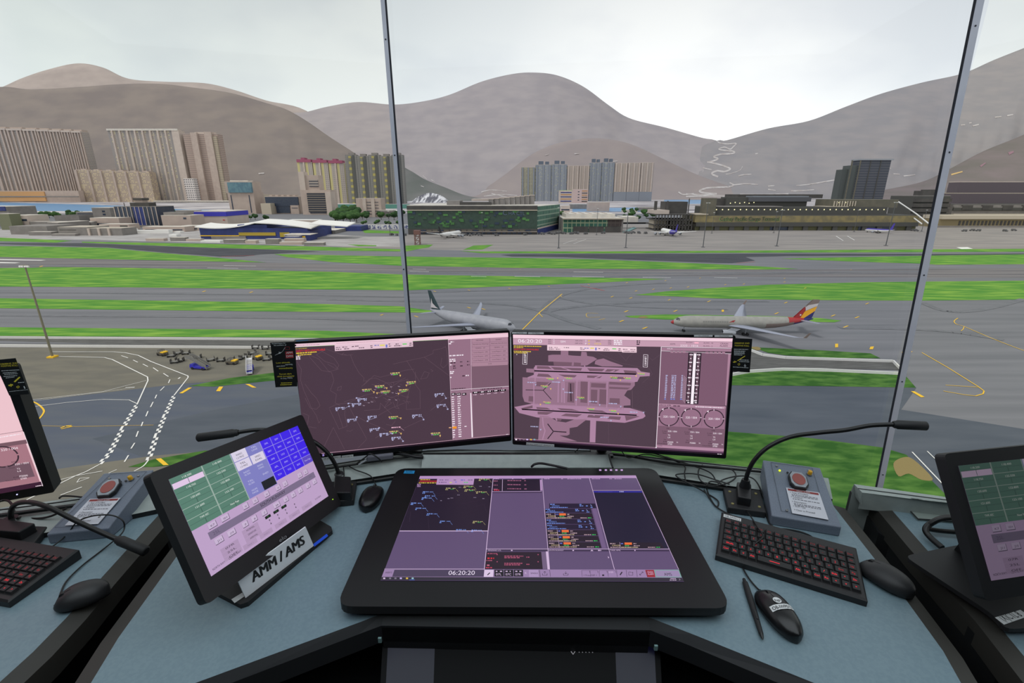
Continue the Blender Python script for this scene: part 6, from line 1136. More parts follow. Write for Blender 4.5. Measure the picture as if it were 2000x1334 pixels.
for k in range(15):
    y0 = 384+k*13.4; c = C_lav if k < 14 else (120, 140, 220); s.tiny((1266-k*.8, y0), (1282-k*.8, y0+1), 8, c, 4); s.tiny((1314-k*.8, y0), (1350-k*.8, y0+2), 8, c, 4); s.tiny((1392-k*.8, y0+1), (1406-k*.8, y0+2), 8, c, 4); s.ln([(1408-k*.8, y0-4), (1434-k*1.0, y0+28)], .0006, (214, 190, 206), 4)
s.q([(1432, 583), (1462, 584), (1461, 604), (1430, 603)], DK, 5); s.q([(1490, 585), (1522, 586), (1520, 606), (1488, 605)], DK, 5); s.tiny((1438, 598), (1454, 599), 8, WH, 6); s.tiny((1496, 600), (1514, 601), 8, WH, 6)
s.q([(1209, 602), (1745, 626), (1726, 990), (1192, 953)], (150, 112, 134), 2); s.q([(1208, 603), (1744, 627), (1743, 645), (1207, 621)], (176, 136, 158), 3)
s.t('ARCG 078', (1212, 620), (1306, 624), 11, DK, 4); s.tiny((1326, 627), (1384, 629), 10, (110, 80, 98), 4); s.tiny((1502, 632), (1728, 642), 6, WH, 4)
s.q([(1202, 780), (1738, 808), (1730, 962), (1196, 932)], (124, 92, 110), 3); s.q([(1195, 934), (1730, 964), (1728, 985), (1194, 954)], (178, 136, 160), 3)
for i, (cx_, cy_) in enumerate(((1291, 709), (1469, 716), (1650, 726))):
    Rr = 76; pts = []
    for k in range(4):
        a0 = math.pi/2*k+.06; arc = [(cx_+Rr*math.cos(a0+j*(math.pi/2-.12)/10)*1.02, cy_+Rr*math.sin(a0+j*(math.pi/2-.12)/10)*.93) for j in range(11)]; s.ln(arc, .0030, (56, 40, 52), 4)
    for k in range(4): a0 = math.pi/2*k; s.ln([(cx_+(Rr-8)*math.cos(a0), cy_+(Rr-8)*math.sin(a0)*.93), (cx_+(Rr+8)*math.cos(a0), cy_+(Rr+8)*math.sin(a0)*.93)], .0010, WH, 5)
    s.t('320 / 004', (cx_-44, cy_+6), (cx_+46, cy_+9), 16, WH, 5); s.q([(cx_-56, cy_-60), (cx_-42, cy_-68), (cx_-44, cy_-50)], WH, 5)
    s.t(('25L', 'MID', '07R')[i], (cx_-20, cy_+98), (cx_+8, cy_+99), 10, DK, 4)
    s.t('2 min', (cx_-54, cy_+118), (cx_-16, cy_+120), 9, DK, 4); s.t('320 / 004', (cx_-8, cy_+120), (cx_+64, cy_+124), 12, WH, 5); s.t('Gust', (cx_-50, cy_+133), (cx_-18, cy_+134), 9, DK, 4); s.t('T2', (cx_-8, cy_+152), (cx_+10, cy_+153), 12, WH, 5); s.t('L4', (cx_-8, cy_+170), (cx_+10, cy_+171), 12, WH, 5); s.t('Var', (cx_-42, cy_+184), (cx_-20, cy_+185), 9, DK, 4)
    s.t('RVR', (cx_-44, cy_+202), (cx_-16, cy_+203), 10, DK, 4); s.t('P2000', (cx_-10, cy_+207), (cx_+34, cy_+209), 12, WH, 5); s.t('m', (cx_+44, cy_+206), (cx_+52, cy_+206), 8, DK, 4); s.t('N', (cx_+62, cy_+208), (cx_+72, cy_+208), 9, WH, 5)
    if i != 1: s.t('Cloud Base', (cx_-92, cy_+216), (cx_-14, cy_+219), 9, DK, 4); s.t('3700', (cx_-10, cy_+223), (cx_+26, cy_+225), 12, WH, 5)
for cx_ in (1380, 1560): s.ln([(cx_, 640 if cx_ < 1500 else 650), (cx_-8, 785)], .0007, (120, 88, 106), 4)
s.t('0704', (1206, 944), (1238, 945), 8, DK, 4); s.ln([(60, 880), (1192, 955)], .0010, (210, 170, 190), 4); s.q([(60, 882), (1190, 958), (1728, 988), (1725, 1015), (60, 900)], (98, 66, 92), 3); s.q([(60, 890), (1190, 968), (1726, 1000), (1725, 1015), (60, 902)], (36, 22, 34), 4)
for x0, c in ((68, WH), (98, (130, 110, 130)), (128, (130, 110, 130)), (156, (210, 190, 240)), (186, (220, 180, 60)), (214, (120, 170, 180))): s.q([(x0, 884), (x0+13, 885), (x0+13, 896), (x0, 895)], c, 5)
s.tiny((1678, 1008), (1712, 1010), 5, WH, 5); s.q([(1183, 950), (1197, 951), (1193, 958), (1186, 958)], WH, 5)
s.build('display', mr)
M_lab = mat('label_white', (212, 214, 214), .7)
SR.b = MB(); s.q([(155, 913), (378, 929), (378, 951), (155, 934)], M_lab, 1); s.t('VP-FR01-WP012/1/7 - PDM/2/0/1/A', (160, 932), (372, 947), 9, M_inkt, 2); s.b.build('asset_label', mr, fix=False)
for x0, x1, y0, st in ((42, 161, 33, 'V1-17VMA'), (168, 294, 35, 'S2-798MH'), (1492, 1640, 56, 'V1-17VMA'), (1655, 1800, 58, 'V2-17VMA')):
    SR.b = MB(); s.q([(x0, y0), (x1, y0+1), (x1, y0+17), (x0, y0+16)], M_lab, 1); s.t(st, (x0+35, y0+12), (x1-30, y0+13), 8, M_inkt, 2); s.b.build('asset_label', mr, fix=False)
SL.b = MB(); SL.zz((520, 640, 4.0816)).q([(238, 103), (335, 95), (336, 102), (239, 110)], mat('blue_label', (70, 130, 170), .6), 1); SL.b.build('asset_label', ml, fix=False)
# ---------- far left monitor
SF = Scr((-1.9972, .9705, 1.1547), (.9212, .3890, 0), (.0119, -.0283, .9995))
mf = thing('monitor', 'black monitor with pale pink page and wind dial at left frame edge', 'monitor', (-1.7, 1.15, .79))
b = MB(); o, x, y_ = SF.o, SF.x, SF.y; P = [o+x*-.012+y_*.012, o+x*.668+y_*.012, o+x*.668+y_*-.392, o+x*-.012+y_*-.392]; b.prism(roundrect(P, .008), SF.n*-.05, M_bez, M_back); b.build('casing', mf)
b = MB(); c = o+x*.3+y_*-.2-SF.n*.07; b.tube([V((c.x, c.y, .79)), c], .018, M_bplast, 10); b.box(V((c.x, c.y, .797)), (.18, .12, .014), M_bplast); b.build('stand', mf)
s = SF; s.b = MB(); uv = lambda u, v, l=0: o+x*(u*.647)-y_*(v*.364)+SF.n*(.0003+.00022*l)
def rq(u0, v0, u1, v1, c, l=0): s.b.poly([uv(u0, v0, l), uv(u1, v0, l), uv(u1, v1, l), uv(u0, v1, l)], em(c))
rq(0, 0, 1, 1, (236, 196, 204)); rq(0, 0, 1, .015, (110, 80, 90), 1); rq(.5, .565, 1, .60, (120, 88, 98), 1); rq(.5, .60, .995, .955, (166, 118, 130), 1); rq(.5, .765, .985, .90, (112, 84, 96), 2); rq(.5, .955, 1, 1, (60, 30, 50), 3)
s.z = PXZ; WHs = (244, 226, 234); DKs = (60, 42, 52)
cc = uv(.905, .683, 3)
for k in range(4):
    a0 = math.pi/2*k+.07; arc = [cc+x*(.033*math.cos(a0+j*(math.pi/2-.14)/10))+y_*(.033*math.sin(a0+j*(math.pi/2-.14)/10)) for j in range(11)]
    for i in range(10): d = arc[i+1]-arc[i]; m = SF.n.cross(d).normalized()*.0019; s.b.poly([arc[i]-m, arc[i+1]-m, arc[i+1]+m, arc[i]+m], em(DKs))
s.ln([(46, 843), (57, 873), (84, 949)], .0012, WHs, 4); s.ln([(0, 848), (45, 841)], .0012, (120, 88, 98), 4)
s.t('320 / 004', (3, 881), (36, 876.5), 4.6, WHs, 5); s.tiny((0, 855), (42, 848), 2.2, WHs, 5); s.t('07R', (23, 903.5), (34, 902), 2.4, DKs, 5); s.t('2 min', (15, 910.5), (29, 908.5), 2.4, DKs, 5); s.t('320 / 004', (30, 908.5), (57, 904.5), 3.2, WHs, 5); s.t('Gust', (18, 915), (30, 913.5), 2.4, DKs, 5); s.t('T2', (34, 917), (40, 916), 2.8, WHs, 5); s.t('L4', (35, 921.5), (42, 920.5), 2.8, WHs, 5)
s.t('RVR', (27, 933.5), (38, 932), 2.4, DKs, 5); s.t('P2000', (39, 931.5), (55, 929.5), 3.2, WHs, 5); s.t('Cloud Base', (12, 940), (40, 936.5), 2.4, DKs, 5); s.t('3700', (41, 936.5), (53, 934.5), 3.2, WHs, 5); s.tiny((70, 950), (83, 948), 1.4, WHs, 5)
s.build('display', mf); b = MB(); b.ell(onpl(33.5, 965.5, o, SF.n)+SF.n*.001, (.0018, .0018, .0018), em((190, 190, 255), 2.0), 8, 6); b.build('power_light', mf)
# ---------- posters taped to monitors
def poster(label, S, corners, draw, zz):
    S.z = PXZ; P = [S.h(c)+S.n*.002 for c in corners]; S.b = MB(); t = thing('poster', label, 'poster', P[3])
    b = MB(); b.prism(P, S.n*-.0012, mat('poster_black', (16, 18, 20), .5)); b.build('card', t); S2 = Scr(S.o+S.n*.0018, S.x, S.y, zz); draw(S2); S2.b.build('print', t, fix=False)
M_pyl = mat('print_yellow', (222, 206, 60), .6); M_pw = mat('print_white', (206, 212, 214), .6); M_pr = mat('print_red', (150, 36, 44), .6); M_pnb = mat('print_navy', (16, 52, 86), .55)
def dr1(s):
    s.q([(47, 252), (232, 246), (245, 468), (78, 472)], M_pnb, 0)
    s.t('Phraseologies for', (45, 132), (155, 127), 9, M_pw, 1); s.t('the activation of', (60, 146), (160, 141), 9, M_pw, 1); s.ln([(150, 154), (184, 152), (188, 172), (154, 174), (150, 154)], .0008, M_pr, 1); s.ln([(70, 220), (130, 190), (150, 158)], .0006, M_pw, 1); s.ln([(98, 206), (120, 196)], .0022, M_pw, 1); s.ln([(102, 192), (112, 208)], .0012, M_pw, 1)
    s.q([(152, 190), (214, 186), (216, 212), (155, 216)], M_pr, 1); s.q([(154, 217), (217, 213), (219, 240), (157, 244)], M_pr, 1); s.t('APM', (160, 208), (210, 205), 15, M_pw, 2); s.t('DPM', (162, 236), (212, 233), 15, M_pw, 2)
    for st, a, c, yy, m in (('Low altitude', 80, 190, 286, M_pyl), ('warning,', 152, 212, 300, M_pw), ('check altitude', 82, 150, 313, M_pw), ('immediately', 104, 212, 330, M_pyl), ('Terrain alert,', 104, 205, 376, M_pyl), ('climb immediately', 88, 225, 394, M_pyl), ('to (e.g. MSA)', 114, 208, 409, M_pw)): s.t(st, (a, yy), (c, yy-5), 11, m, 1)
    s.tiny((118, 444), (205, 441), 5, M_pyl, 1); s.tiny((112, 458), (205, 455), 5, M_pyl, 1)
poster('black and navy card about APM and DPM taped left of the centre-left monitor', SL, [(528, 669), (576, 667), (581, 754), (538.5, 756)], dr1, (520, 640, 4.0816))
def dr2(s):
    s.t('OBSERVE 2ND', (115, 238), (212, 239), 9, M_pyl, 1); s.t('POSITIVE ROLL', (116, 254), (211, 256), 9, M_pyl, 1)
    for yy, a, c in ((275, 112, 205), (286, 112, 185), (294, 112, 180), (303, 112, 182), (312, 112, 165)): s.tiny((a, yy), (c, yy+2), 4, M_pw, 1)
    s.ln([(135, 348), (184, 317)], .0022, M_pyl, 1); s.ln([(105, 358), (128, 354)], .0022, M_pyl, 1); s.ln([(116, 348), (116, 362)], .0014, M_pyl, 1); s.tiny((150, 345), (208, 347), 4, M_pw, 1); s.tiny((145, 355), (210, 358), 4, M_pw, 1)
    s.ln([(140, 366), (148, 366), (150, 374), (142, 378), (136, 372), (140, 366)], .001, M_pyl, 1); s.ln([(183, 370), (183, 390)], .0015, M_pw, 1); s.ln([(176, 380), (192, 382)], .0012, M_pw, 1); s.tiny((105, 390), (205, 396), 3, M_pw, 1)
poster('black card about observing positive roll taped right of the centre-right monitor', SR, [(1432, 660), (1469, 661.5), (1464, 727), (1430, 725)], dr2, (1400, 600, 3.3333))
def dr3(s):
    s.t('OBSERVE 2ND', (4, 304), (146, 294), 13, M_pyl, 1); s.t('POSITIVE ROLL', (10, 321), (148, 312), 13, M_pyl, 1)
    for yy, a, c in ((354, 12, 158), (372, 24, 138), (384, 36, 145), (400, 30, 140), (412, 48, 118)): s.tiny((a, yy), (c, yy-8), 5, M_pw, 1)
    s.ln([(118, 442), (162, 402)], .0035, M_pyl, 1); s.ln([(70, 472), (106, 464)], .004, M_pyl, 1); s.ln([(88, 458), (92, 480)], .0025, M_pyl, 1); s.tiny((148, 450), (200, 446), 5, M_pw, 1); s.ln([(134, 482), (150, 474), (160, 482), (146, 492), (134, 482)], .0012, M_pyl, 1); s.ln([(196, 476), (204, 496)], .0025, M_pw, 1); s.tiny((75, 522), (228, 506), 3, M_pw, 1)
poster('black card about observing positive roll taped on the far left monitor', SF, [(-12, 703), (31, 699), (58, 769), (19, 772)], dr3, (0, 640, 4.1727))
# ------------------------------------------------------------------ pen display tablet
TZ = .785
tdir = (onz(1425, 1180, TZ)-onz(662, 1180, TZ)).normalized()
ST = Scr(onz(820, 930, TZ), V((.9999, -.0085, 0)), V((.0084, .9995, -.012)))
tb = thing('pen_tablet', 'large black pen display lying in the middle of the central desk', 'tablet', (.05, 1.1, DZ))
M_tab = mat('tablet_glass_black', (17, 18, 20), .38, spec=.4)
b = MB(); P = [ST.h(c)-ST.n*.0006 for c in ((776, 914.5), (1279, 914), (1430, 1188), (656, 1184))]; b.prism(roundrect(P, .035, 5), ST.n*-.02, M_tab, M_bsoft); b.build('casing', tb)
for u, v in ((.12, .1), (.88, .1), (.12, .9), (.88, .9)):
    p = P[3].lerp(P[2], u).lerp(P[0].lerp(P[1], u), v); b = MB(); b.tube([V((p.x, p.y, DZ)), V((p.x, p.y, p.z-.02))], .012, M_bsoft, 12); b.build('foot', tb)
ZA = (660, 890, 4.303); ZB = (1000, 890, 4.302); s = ST.zz(ZA)
def PX(x, y): return ((x-660)*4.303, (y-890)*4.303)
PU = (92, 74, 110); PD = (30, 18, 38); PB = (176, 140, 186); PW = (206, 180, 214); PT = (118, 96, 134)
s.zz(PXZ)
s.q([(820.4, 930), (1241.7, 928.8), (1335.9, 1136.4), (743.2, 1134)], PU)
s.q([(820.4, 930), (1241.7, 928.8), (1243.8, 934), (818.6, 935.5)], PB, 1)
s.q([(818.3, 936), (963, 935), (953, 1037), (780.5, 1037)], PD, 1)
s.q([(854, 935), (926.5, 934.5), (924.5, 947.5), (852, 947)], PB, 3)
for x0, x1, y0, c in ((858, 866, 939, PT), (869, 876, 939, PT), (886, 892, 939, PT), (900, 908, 939, (90, 90, 190)), (914, 924, 939, PT), (857, 872, 943.5, PT), (878, 884, 944, (200, 200, 110)), (906, 914, 944, (80, 190, 110)), (889, 892, 943, (110, 110, 200))): s.tiny((x0, y0), (x1, y0), 1.8, c, 4)
s.tiny((821, 938), (840, 938), 1.6, (200, 170, 60), 3); s.q([(820, 939), (853.5, 939), (853, 942), (819, 942)], (150, 30, 44), 3); s.tiny((818, 944.5), (852, 944.5), 1.8, (200, 180, 60), 3)
for y0 in (947, 949.5, 951.5): s.tiny((815, y0), (822, y0), 1.4, PB, 3)
s.q([(780.5, 1037), (953, 1037), (952.8, 1038.4), (780, 1038.4)], PW, 4)
s.ln([(963.2, 935), (946, 1113)], .0016, PW, 4); s.ln([(1058.5, 935), (1073.5, 1113)], .0013, PW, 4); s.ln([(1151, 934.6), (1200, 1113)], .0013, PW, 4); s.ln([(1242, 932), (1325.5, 1113)], .0010, PW, 4); s.ln([(751, 1112), (946.5, 1112)], .0012, PW, 4)
s.ln([(949, 1073), (1307, 1073)], .0014, PW, 4)
s.q([(961.5, 937), (1054, 936), (1055, 959), (960, 959.5)], PD, 2); s.ln([(981.5, 937), (981, 960)], .0012, PW, 5); s.q([(1054.5, 938), (1057.8, 938), (1059, 959), (1055.5, 959)], PB, 5)
for y0 in (940, 948, 956): s.tiny((991, y0), (1018, y0+.3), 1.7, (150, 90, 120), 4); s.tiny((1024, y0+.4), (1029, y0+.4), 1.7, (150, 90, 120), 4); s.tiny((964, y0+1), (972, y0+1), 1.7, (150, 90, 120), 4)
s.tiny((965, 959), (975, 959), 1.8, (210, 40, 60), 5); s.ln([(960, 961), (1058, 960.4)], .0012, PW, 4); s.q([(961.5, 961.5), (1058, 961), (1058.5, 963), (961.2, 963.4)], (60, 44, 72), 3)
for x0, x1 in ((963, 975), (1000, 1004), (1020, 1026), (1063, 1075), (1096, 1100), (1108, 1136), (1156, 1172), (1190, 1195), (1200, 1214)): s.tiny((x0, 936.6), (x1, 936.6), 1.3, PB, 5)
s.q([(1159.5, 961), (1253.5, 961), (1306, 1072), (1189, 1072)], (24, 20, 44), 2); s.q([(1159, 959.4), (1253, 959.4), (1254.5, 962.6), (1160, 962.6)], (40, 36, 140), 3); s.ln([(1158, 958.8), (1252, 958.6)], .0011, PW, 5)
s.ln([(1168, 961.5), (1196, 961.3)], .0006, (120, 110, 220), 5); s.tiny((1210, 962), (1218, 962), 1.8, (170, 170, 220), 5)
# flight strips
def strip_(pts, kind, k):
    s.q(pts, (26, 18, 44) if kind == 'b' else (30, 20, 34), 3); (ax, ay), (bx, by), (cx_, cy_), (dx_, dy_) = pts
    def L_(u, v): return (ax+(bx-ax)*u+(dx_-ax)*v, ay+(by-ay)*u+(dy_-ay)*v)
    bl = (110, 140, 220) if kind == 'b' else (190, 160, 170)
    s.tiny(L_(.02, .28), L_(.12, .28), 1.6, bl, 4, k); 
    s.t(('CPA561', 'HDA3', 'CRK8', 'ANG513', 'AGX71', 'QQ137B', 'AXM239', 'CPA230')[k % 8], L_(.06, .66), L_(.22, .66), 2.6, bl if kind == 'b' else (214, 190, 150), 5); s.tiny(L_(.02, .92), L_(.40, .92), 1.4, bl, 4, k)
    if kind == 'b': s.tiny(L_(.66, .3), L_(.72, .3), 1.6, bl, 4); s.tiny(L_(.66, .6), L_(.74, .6), 1.6, bl, 4); s.tiny(L_(.8, .6), L_(.85, .6), 1.6, bl, 4); s.ln([L_(.90, .2), L_(.93, .6), L_(.90, .45)], .0009, (150, 170, 230), 5); s.tiny(L_(.9, .9), L_(.96, .9), 1.4, bl, 4)
    else:
        s.ln([L_(.21, .0), L_(.21, 1)], .0007, PW, 5); s.q([L_(.30, .04), L_(.44, .04), L_(.44, .42), L_(.30, .42)], (232, 110, 50), 5); s.tiny(L_(.23, .3), L_(.28, .3), 1.6, (110, 120, 220), 5); s.tiny(L_(.47, .3), L_(.52, .3), 1.6, bl, 5); s.tiny(L_(.30, .66), L_(.4, .66), 1.8, (60, 170, 90), 5); s.tiny(L_(.47, .66), L_(.60, .66), 1.6, bl, 5); s.tiny(L_(.23, .92), L_(.55, .92), 1.4, (200, 180, 150), 5, k); s.tiny(L_(.74, .92), L_(.88, .92), 1.4, bl, 5); s.tiny(L_(.90, .92), L_(.97, .92), 1.6, (50, 190, 90), 5)
s.q([(1156, 992), (1164.5, 992), (1184, 1071), (1176, 1071)], (110, 88, 128), 2)
ys = [984, 994, 1003, 1014.5, 1025, 1035.5, 1047.5, 1059.5, 1071.5]; ks = 'bbobboooo'
s_ = 0
for k in range(8):
    y0, y1 = ys[k], ys[k+1]-.7; l0 = (1072.5 if k == 0 else 1063.5+(y0-994)*.098); l1 = (1073 if k == 0 else 1063.5+(y1-994)*.098); r0 = (1162+(y0-984)*.1 if k == 0 else 1154+(y0-994)*.27); r1 = (1165 if k == 0 else 1154+(y1-994)*.27)
    strip_([(l0, y0), (r0, y0), (r1, y1), (l1, y1)], 'bbobbooo'[k], k)
strip_([(1189, 1060), (1291, 1060), (1297, 1071.5), (1190, 1071.5)], 'o', 7)
s.q([(949.5, 1074), (1307.5, 1074), (1309, 1077.6), (949, 1077.6)], (60, 46, 74), 3)
s.t('PENDING LCL', (953, 1077), (979, 1077), 2.3, PW, 5); s.t('SOUTH RUNWAY', (1072, 1077), (1101, 1077), 2.3, PW, 5); s.t('TAXI AMS', (1192, 1077), (1212, 1077), 2.3, PW, 5)
for x0 in (998, 1118, 1239): s.tiny((x0, 1077), (x0+3, 1077), 2.2, PW, 5)
s.q([(1153, 1077.2), (1156, 1074.2), (1159, 1077.2)], PW, 5); s.tiny((1168, 1077), (1174, 1077), 2.2, PW, 5)
s.q([(949, 1078.5), (1057.5, 1078.5), (1060, 1112), (946.5, 1112)], (34, 18, 34), 2); s.q([(1057, 1078.5), (1066, 1078.5), (1069.5, 1112), (1060, 1112)], (110, 90, 122), 3); s.q([(1066, 1078), (1070, 1078), (1074, 1113), (1069.5, 1113)], PW, 5)
for y0 in (1088, 1102): 
    for dy in (0, 3): s.tiny((985, y0+dy), (1022-dy*2, y0+dy), 1.9, (170, 80, 110), 4)
    s.tiny((1028, y0+2), (1034, y0+2), 1.9, (170, 80, 110), 4); s.tiny((1050, y0-3), (1052, y0-3), 2, (170, 80, 110), 4); s.tiny((970, y0-3), (972, y0-3), 2, (170, 80, 110), 4)
s.tiny((952, 1092.5), (965, 1092.5), 2.4, (220, 40, 56), 5); s.tiny((952, 1083), (971, 1083), 1.9, (170, 80, 110), 4); s.tiny((950, 1096.5), (962, 1096.5), 1.9, (170, 80, 110), 4); s.tiny((951, 1106), (956, 1106), 2.4, (200, 100, 130), 4); s.tiny((949, 1110.5), (961, 1110.5), 1.9, (200, 60, 90), 4)
s.q([(1187, 1087), (1190, 1090), (1188, 1091.5)], PW, 5)
# tool bar
s.q([(751, 1112.8), (1325, 1113), (1331, 1129), (745.5, 1127.5)], (150, 124, 166), 2); s.q([(770.5, 1113.5), (946, 1113.5), (944.5, 1127), (766, 1127)], (70, 58, 84), 3); s.t('INSERTS', (752.5, 1120.5), (765.5, 1120.5), 3, (40, 28, 46), 4)
s.t('06:20:20', (875.5, 1123.5), (927, 1123.5), 8, (226, 214, 234), 4)
s.q([(946, 1113.5), (964, 1113.5), (963, 1127.3), (945, 1127.3)], (214, 194, 222), 3); s.ln([(952, 1124), (957, 1119.5)], .0024, (30, 20, 30), 5)
for i, st in enumerate(('07L', '07C', '07R')): x0 = 965.5+i*19; s.q([(x0, 1113.5), (x0+18, 1113.5), (x0+18.4, 1127), (x0, 1127)], (20, 14, 24), 4); s.t(st, (x0+3, 1125), (x0+14, 1125), 4.2, PW, 6); s.tiny((x0+3, 1118), (x0+7, 1118), 2, PW, 6); s.tiny((x0+11, 1118), (x0+15, 1118), 2, PW, 6)
s.t('K', (1025.5, 1122), (1029, 1122), 4, PW, 5); s.q([(1033, 1114), (1053, 1114), (1053.6, 1127.6), (1033.4, 1127.6)], (168, 142, 184), 4); s.t('SINGLE', (1036.5, 1122), (1050.5, 1122), 3, (36, 26, 40), 5)
for cx_, dn_ in ((1063.5, 1), (1104.5, -1)):
    s.ln([(cx_-4, 1121), (cx_-4, 1124.5), (cx_+5, 1124.5), (cx_+5, 1121)], .0009, (36, 26, 40), 5); s.ln([(cx_+.5, 1122), (cx_+.5, 1117)], .0009, (36, 26, 40), 5); yy = 1117 if dn_ > 0 else 1122; s.ln([(cx_-2, yy+2*dn_), (cx_+.5, yy), (cx_+3, yy+2*dn_)], .0009, (36, 26, 40), 5)
for x0 in (1052, 1054, 1073.5, 1204, 1223, 1243, 1263): s.ln([(x0, 1114), (x0+1.5, 1127.5)], .0008, (60, 44, 66), 5)
for x0, x1 in ((1136, 1151), (1152.5, 1167), (1170, 1185), (1187, 1202)): s.ln([(x0+1, 1127), (x0, 1115), (x1, 1115), (x1+1, 1120)], .0007, (60, 44, 66), 5)
s.t('+ Press DEP +', (1140, 1126), (1166, 1126), 3, (56, 42, 62), 5); s.q([(1176, 1123), (1180, 1123), (1180, 1126), (1176, 1126)], (40, 30, 44), 5); s.t('0:00', (1189, 1120), (1198, 1120), 3, PW, 5)
s.ln([(1211, 1124), (1215, 1118)], .0026, (36, 26, 40), 5); s.ln([(1228, 1118), (1228, 1124.5), (1236, 1124.5), (1235.5, 1118)], .0008, (36, 26, 40), 5); s.ln([(1228, 1118), (1232, 1118)], .0008, (36, 26, 40), 5); s.ln([(1231, 1119), (1237, 1119)], .0008, (36, 26, 40), 5); s.ln([(1249.5, 1124), (1255.5, 1118)], .0008, (36, 26, 40), 5)
for p_ in ([(1249.3, 1121.5), (1249.5, 1124.2), (1252, 1124.2)], [(1253, 1118), (1255.8, 1117.8), (1256, 1120)]): s.ln(p_, .0009, (36, 26, 40), 5)
s.q([(1260, 1114), (1277, 1114), (1280, 1128), (1264, 1128)], (150, 30, 40), 4); s.t('CRASH', (1264.5, 1120), (1276, 1120), 3, PW, 6); s.t('ALARM', (1265.5, 1124), (1277, 1124), 3, PW, 6)
s.q([(1277.5, 1113.5), (1326, 1113.5), (1331.5, 1129), (1281, 1128.5)], (150, 132, 170), 4); s.ln([(1278.5, 1114.5), (1325.5, 1114.5), (1330.5, 1128.2), (1281.5, 1127.9), (1278.5, 1114.5)], .0009, (60, 190, 130), 6); s.t('AMS', (1298, 1125.5), (1313, 1125.5), 5.4, (50, 38, 56), 6)
s.q([(745.3, 1127.6), (1331.6, 1129.2), (1335.9, 1136.4), (743.2, 1134)], (44, 38, 52), 4)
for x0, c in ((748.5, PW), (760, (120, 110, 130)), (770.5, (120, 110, 130)), (781, (190, 170, 230)), (793, (214, 180, 70)), (804, (150, 190, 200))): s.q([(x0, 1129), (x0+4, 1129), (x0+4, 1132), (x0, 1132)], c, 5)
s.q([(799.5, 1133), (810, 1133), (810, 1133.9), (799.5, 1133.9)], (60, 110, 200), 5); s.tiny((1309, 1131.6), (1320, 1131.6), 1.2, PW, 5); s.tiny((1308, 1134.6), (1322, 1134.6), 1.4, PW, 5); s.ln([(1326, 1131), (1328.5, 1133), (1326, 1134.5)], .0005, PW, 5)
def trk3(x, y_, g):
    c = (110, 140, 210) if not g else (170, 160, 110); s.tiny((x, y_), (x+11, y_), 1.8, c, 3); s.tiny((x+13, y_), (x+20, y_), 1.3, c, 3); s.tiny((x-1, y_+2.6), (x+4, y_+2.6), 1.8, c, 3)
    if g: s.tiny((x+9, y_+1.6), (x+16, y_+1.6), 1.5, (50, 150, 70), 3)
    s.ln([(x+20, y_+1), (x+24, y_+6)], .0007, c, 3)
for a in ((826, 962, 0), (830, 970, 0), (824, 974, 0), (803, 984, 0), (812, 994, 0), (834, 1005, 0), (859.5, 1019.5, 0), (891, 1036, 0), (871, 955, 1), (908, 958, 1), (931, 962, 1), (924, 1020, 1), (906, 951, 1), (936, 937, 1), (921, 1037, 0)): trk3(*a)
for P_ in ([(850, 965), (880, 960), (930, 958), (955, 950)], [(840, 970), (900, 964), (940, 970)], [(900, 985), (950, 975)], [(802, 1000), (800, 1020)], [(836, 1010), (838, 1035)], [(930, 990), (945, 985), (950, 1000)], [(930, 940), (950, 946), (956, 960)]): s.ln(P_, .0005, (60, 44, 66), 2)
for x, y_ in ((896, 953), (936, 951), (954, 952), (893, 968), (874, 975), (880, 974), (860, 979), (925, 973), (942, 975)): s.tiny((x, y_), (x+5, y_), 1.4, (120, 110, 130), 3)
s.build('display', tb)
ST.b = MB(); s.q([(790.5, 919.3), (810.5, 919.6), (808.5, 925.4), (788, 925)], mat('cyan_label', (34, 146, 206), .6), 1); s.t('W22WP012', (792, 923.6), (806, 923.8), 3, M_inkt, 2); ST.b.build('blue_label', tb, fix=False)
ST.b = MB()
for i, x0 in enumerate((1170, 1181, 1191, 1201.5, 1212)): s.q([(x0, 917), (x0+4.4, 917), (x0+4.6, 919.8), (x0+.2, 919.8)], (196, 160, 214), 1)
ST.b.build('touch_icons', tb, fix=False)
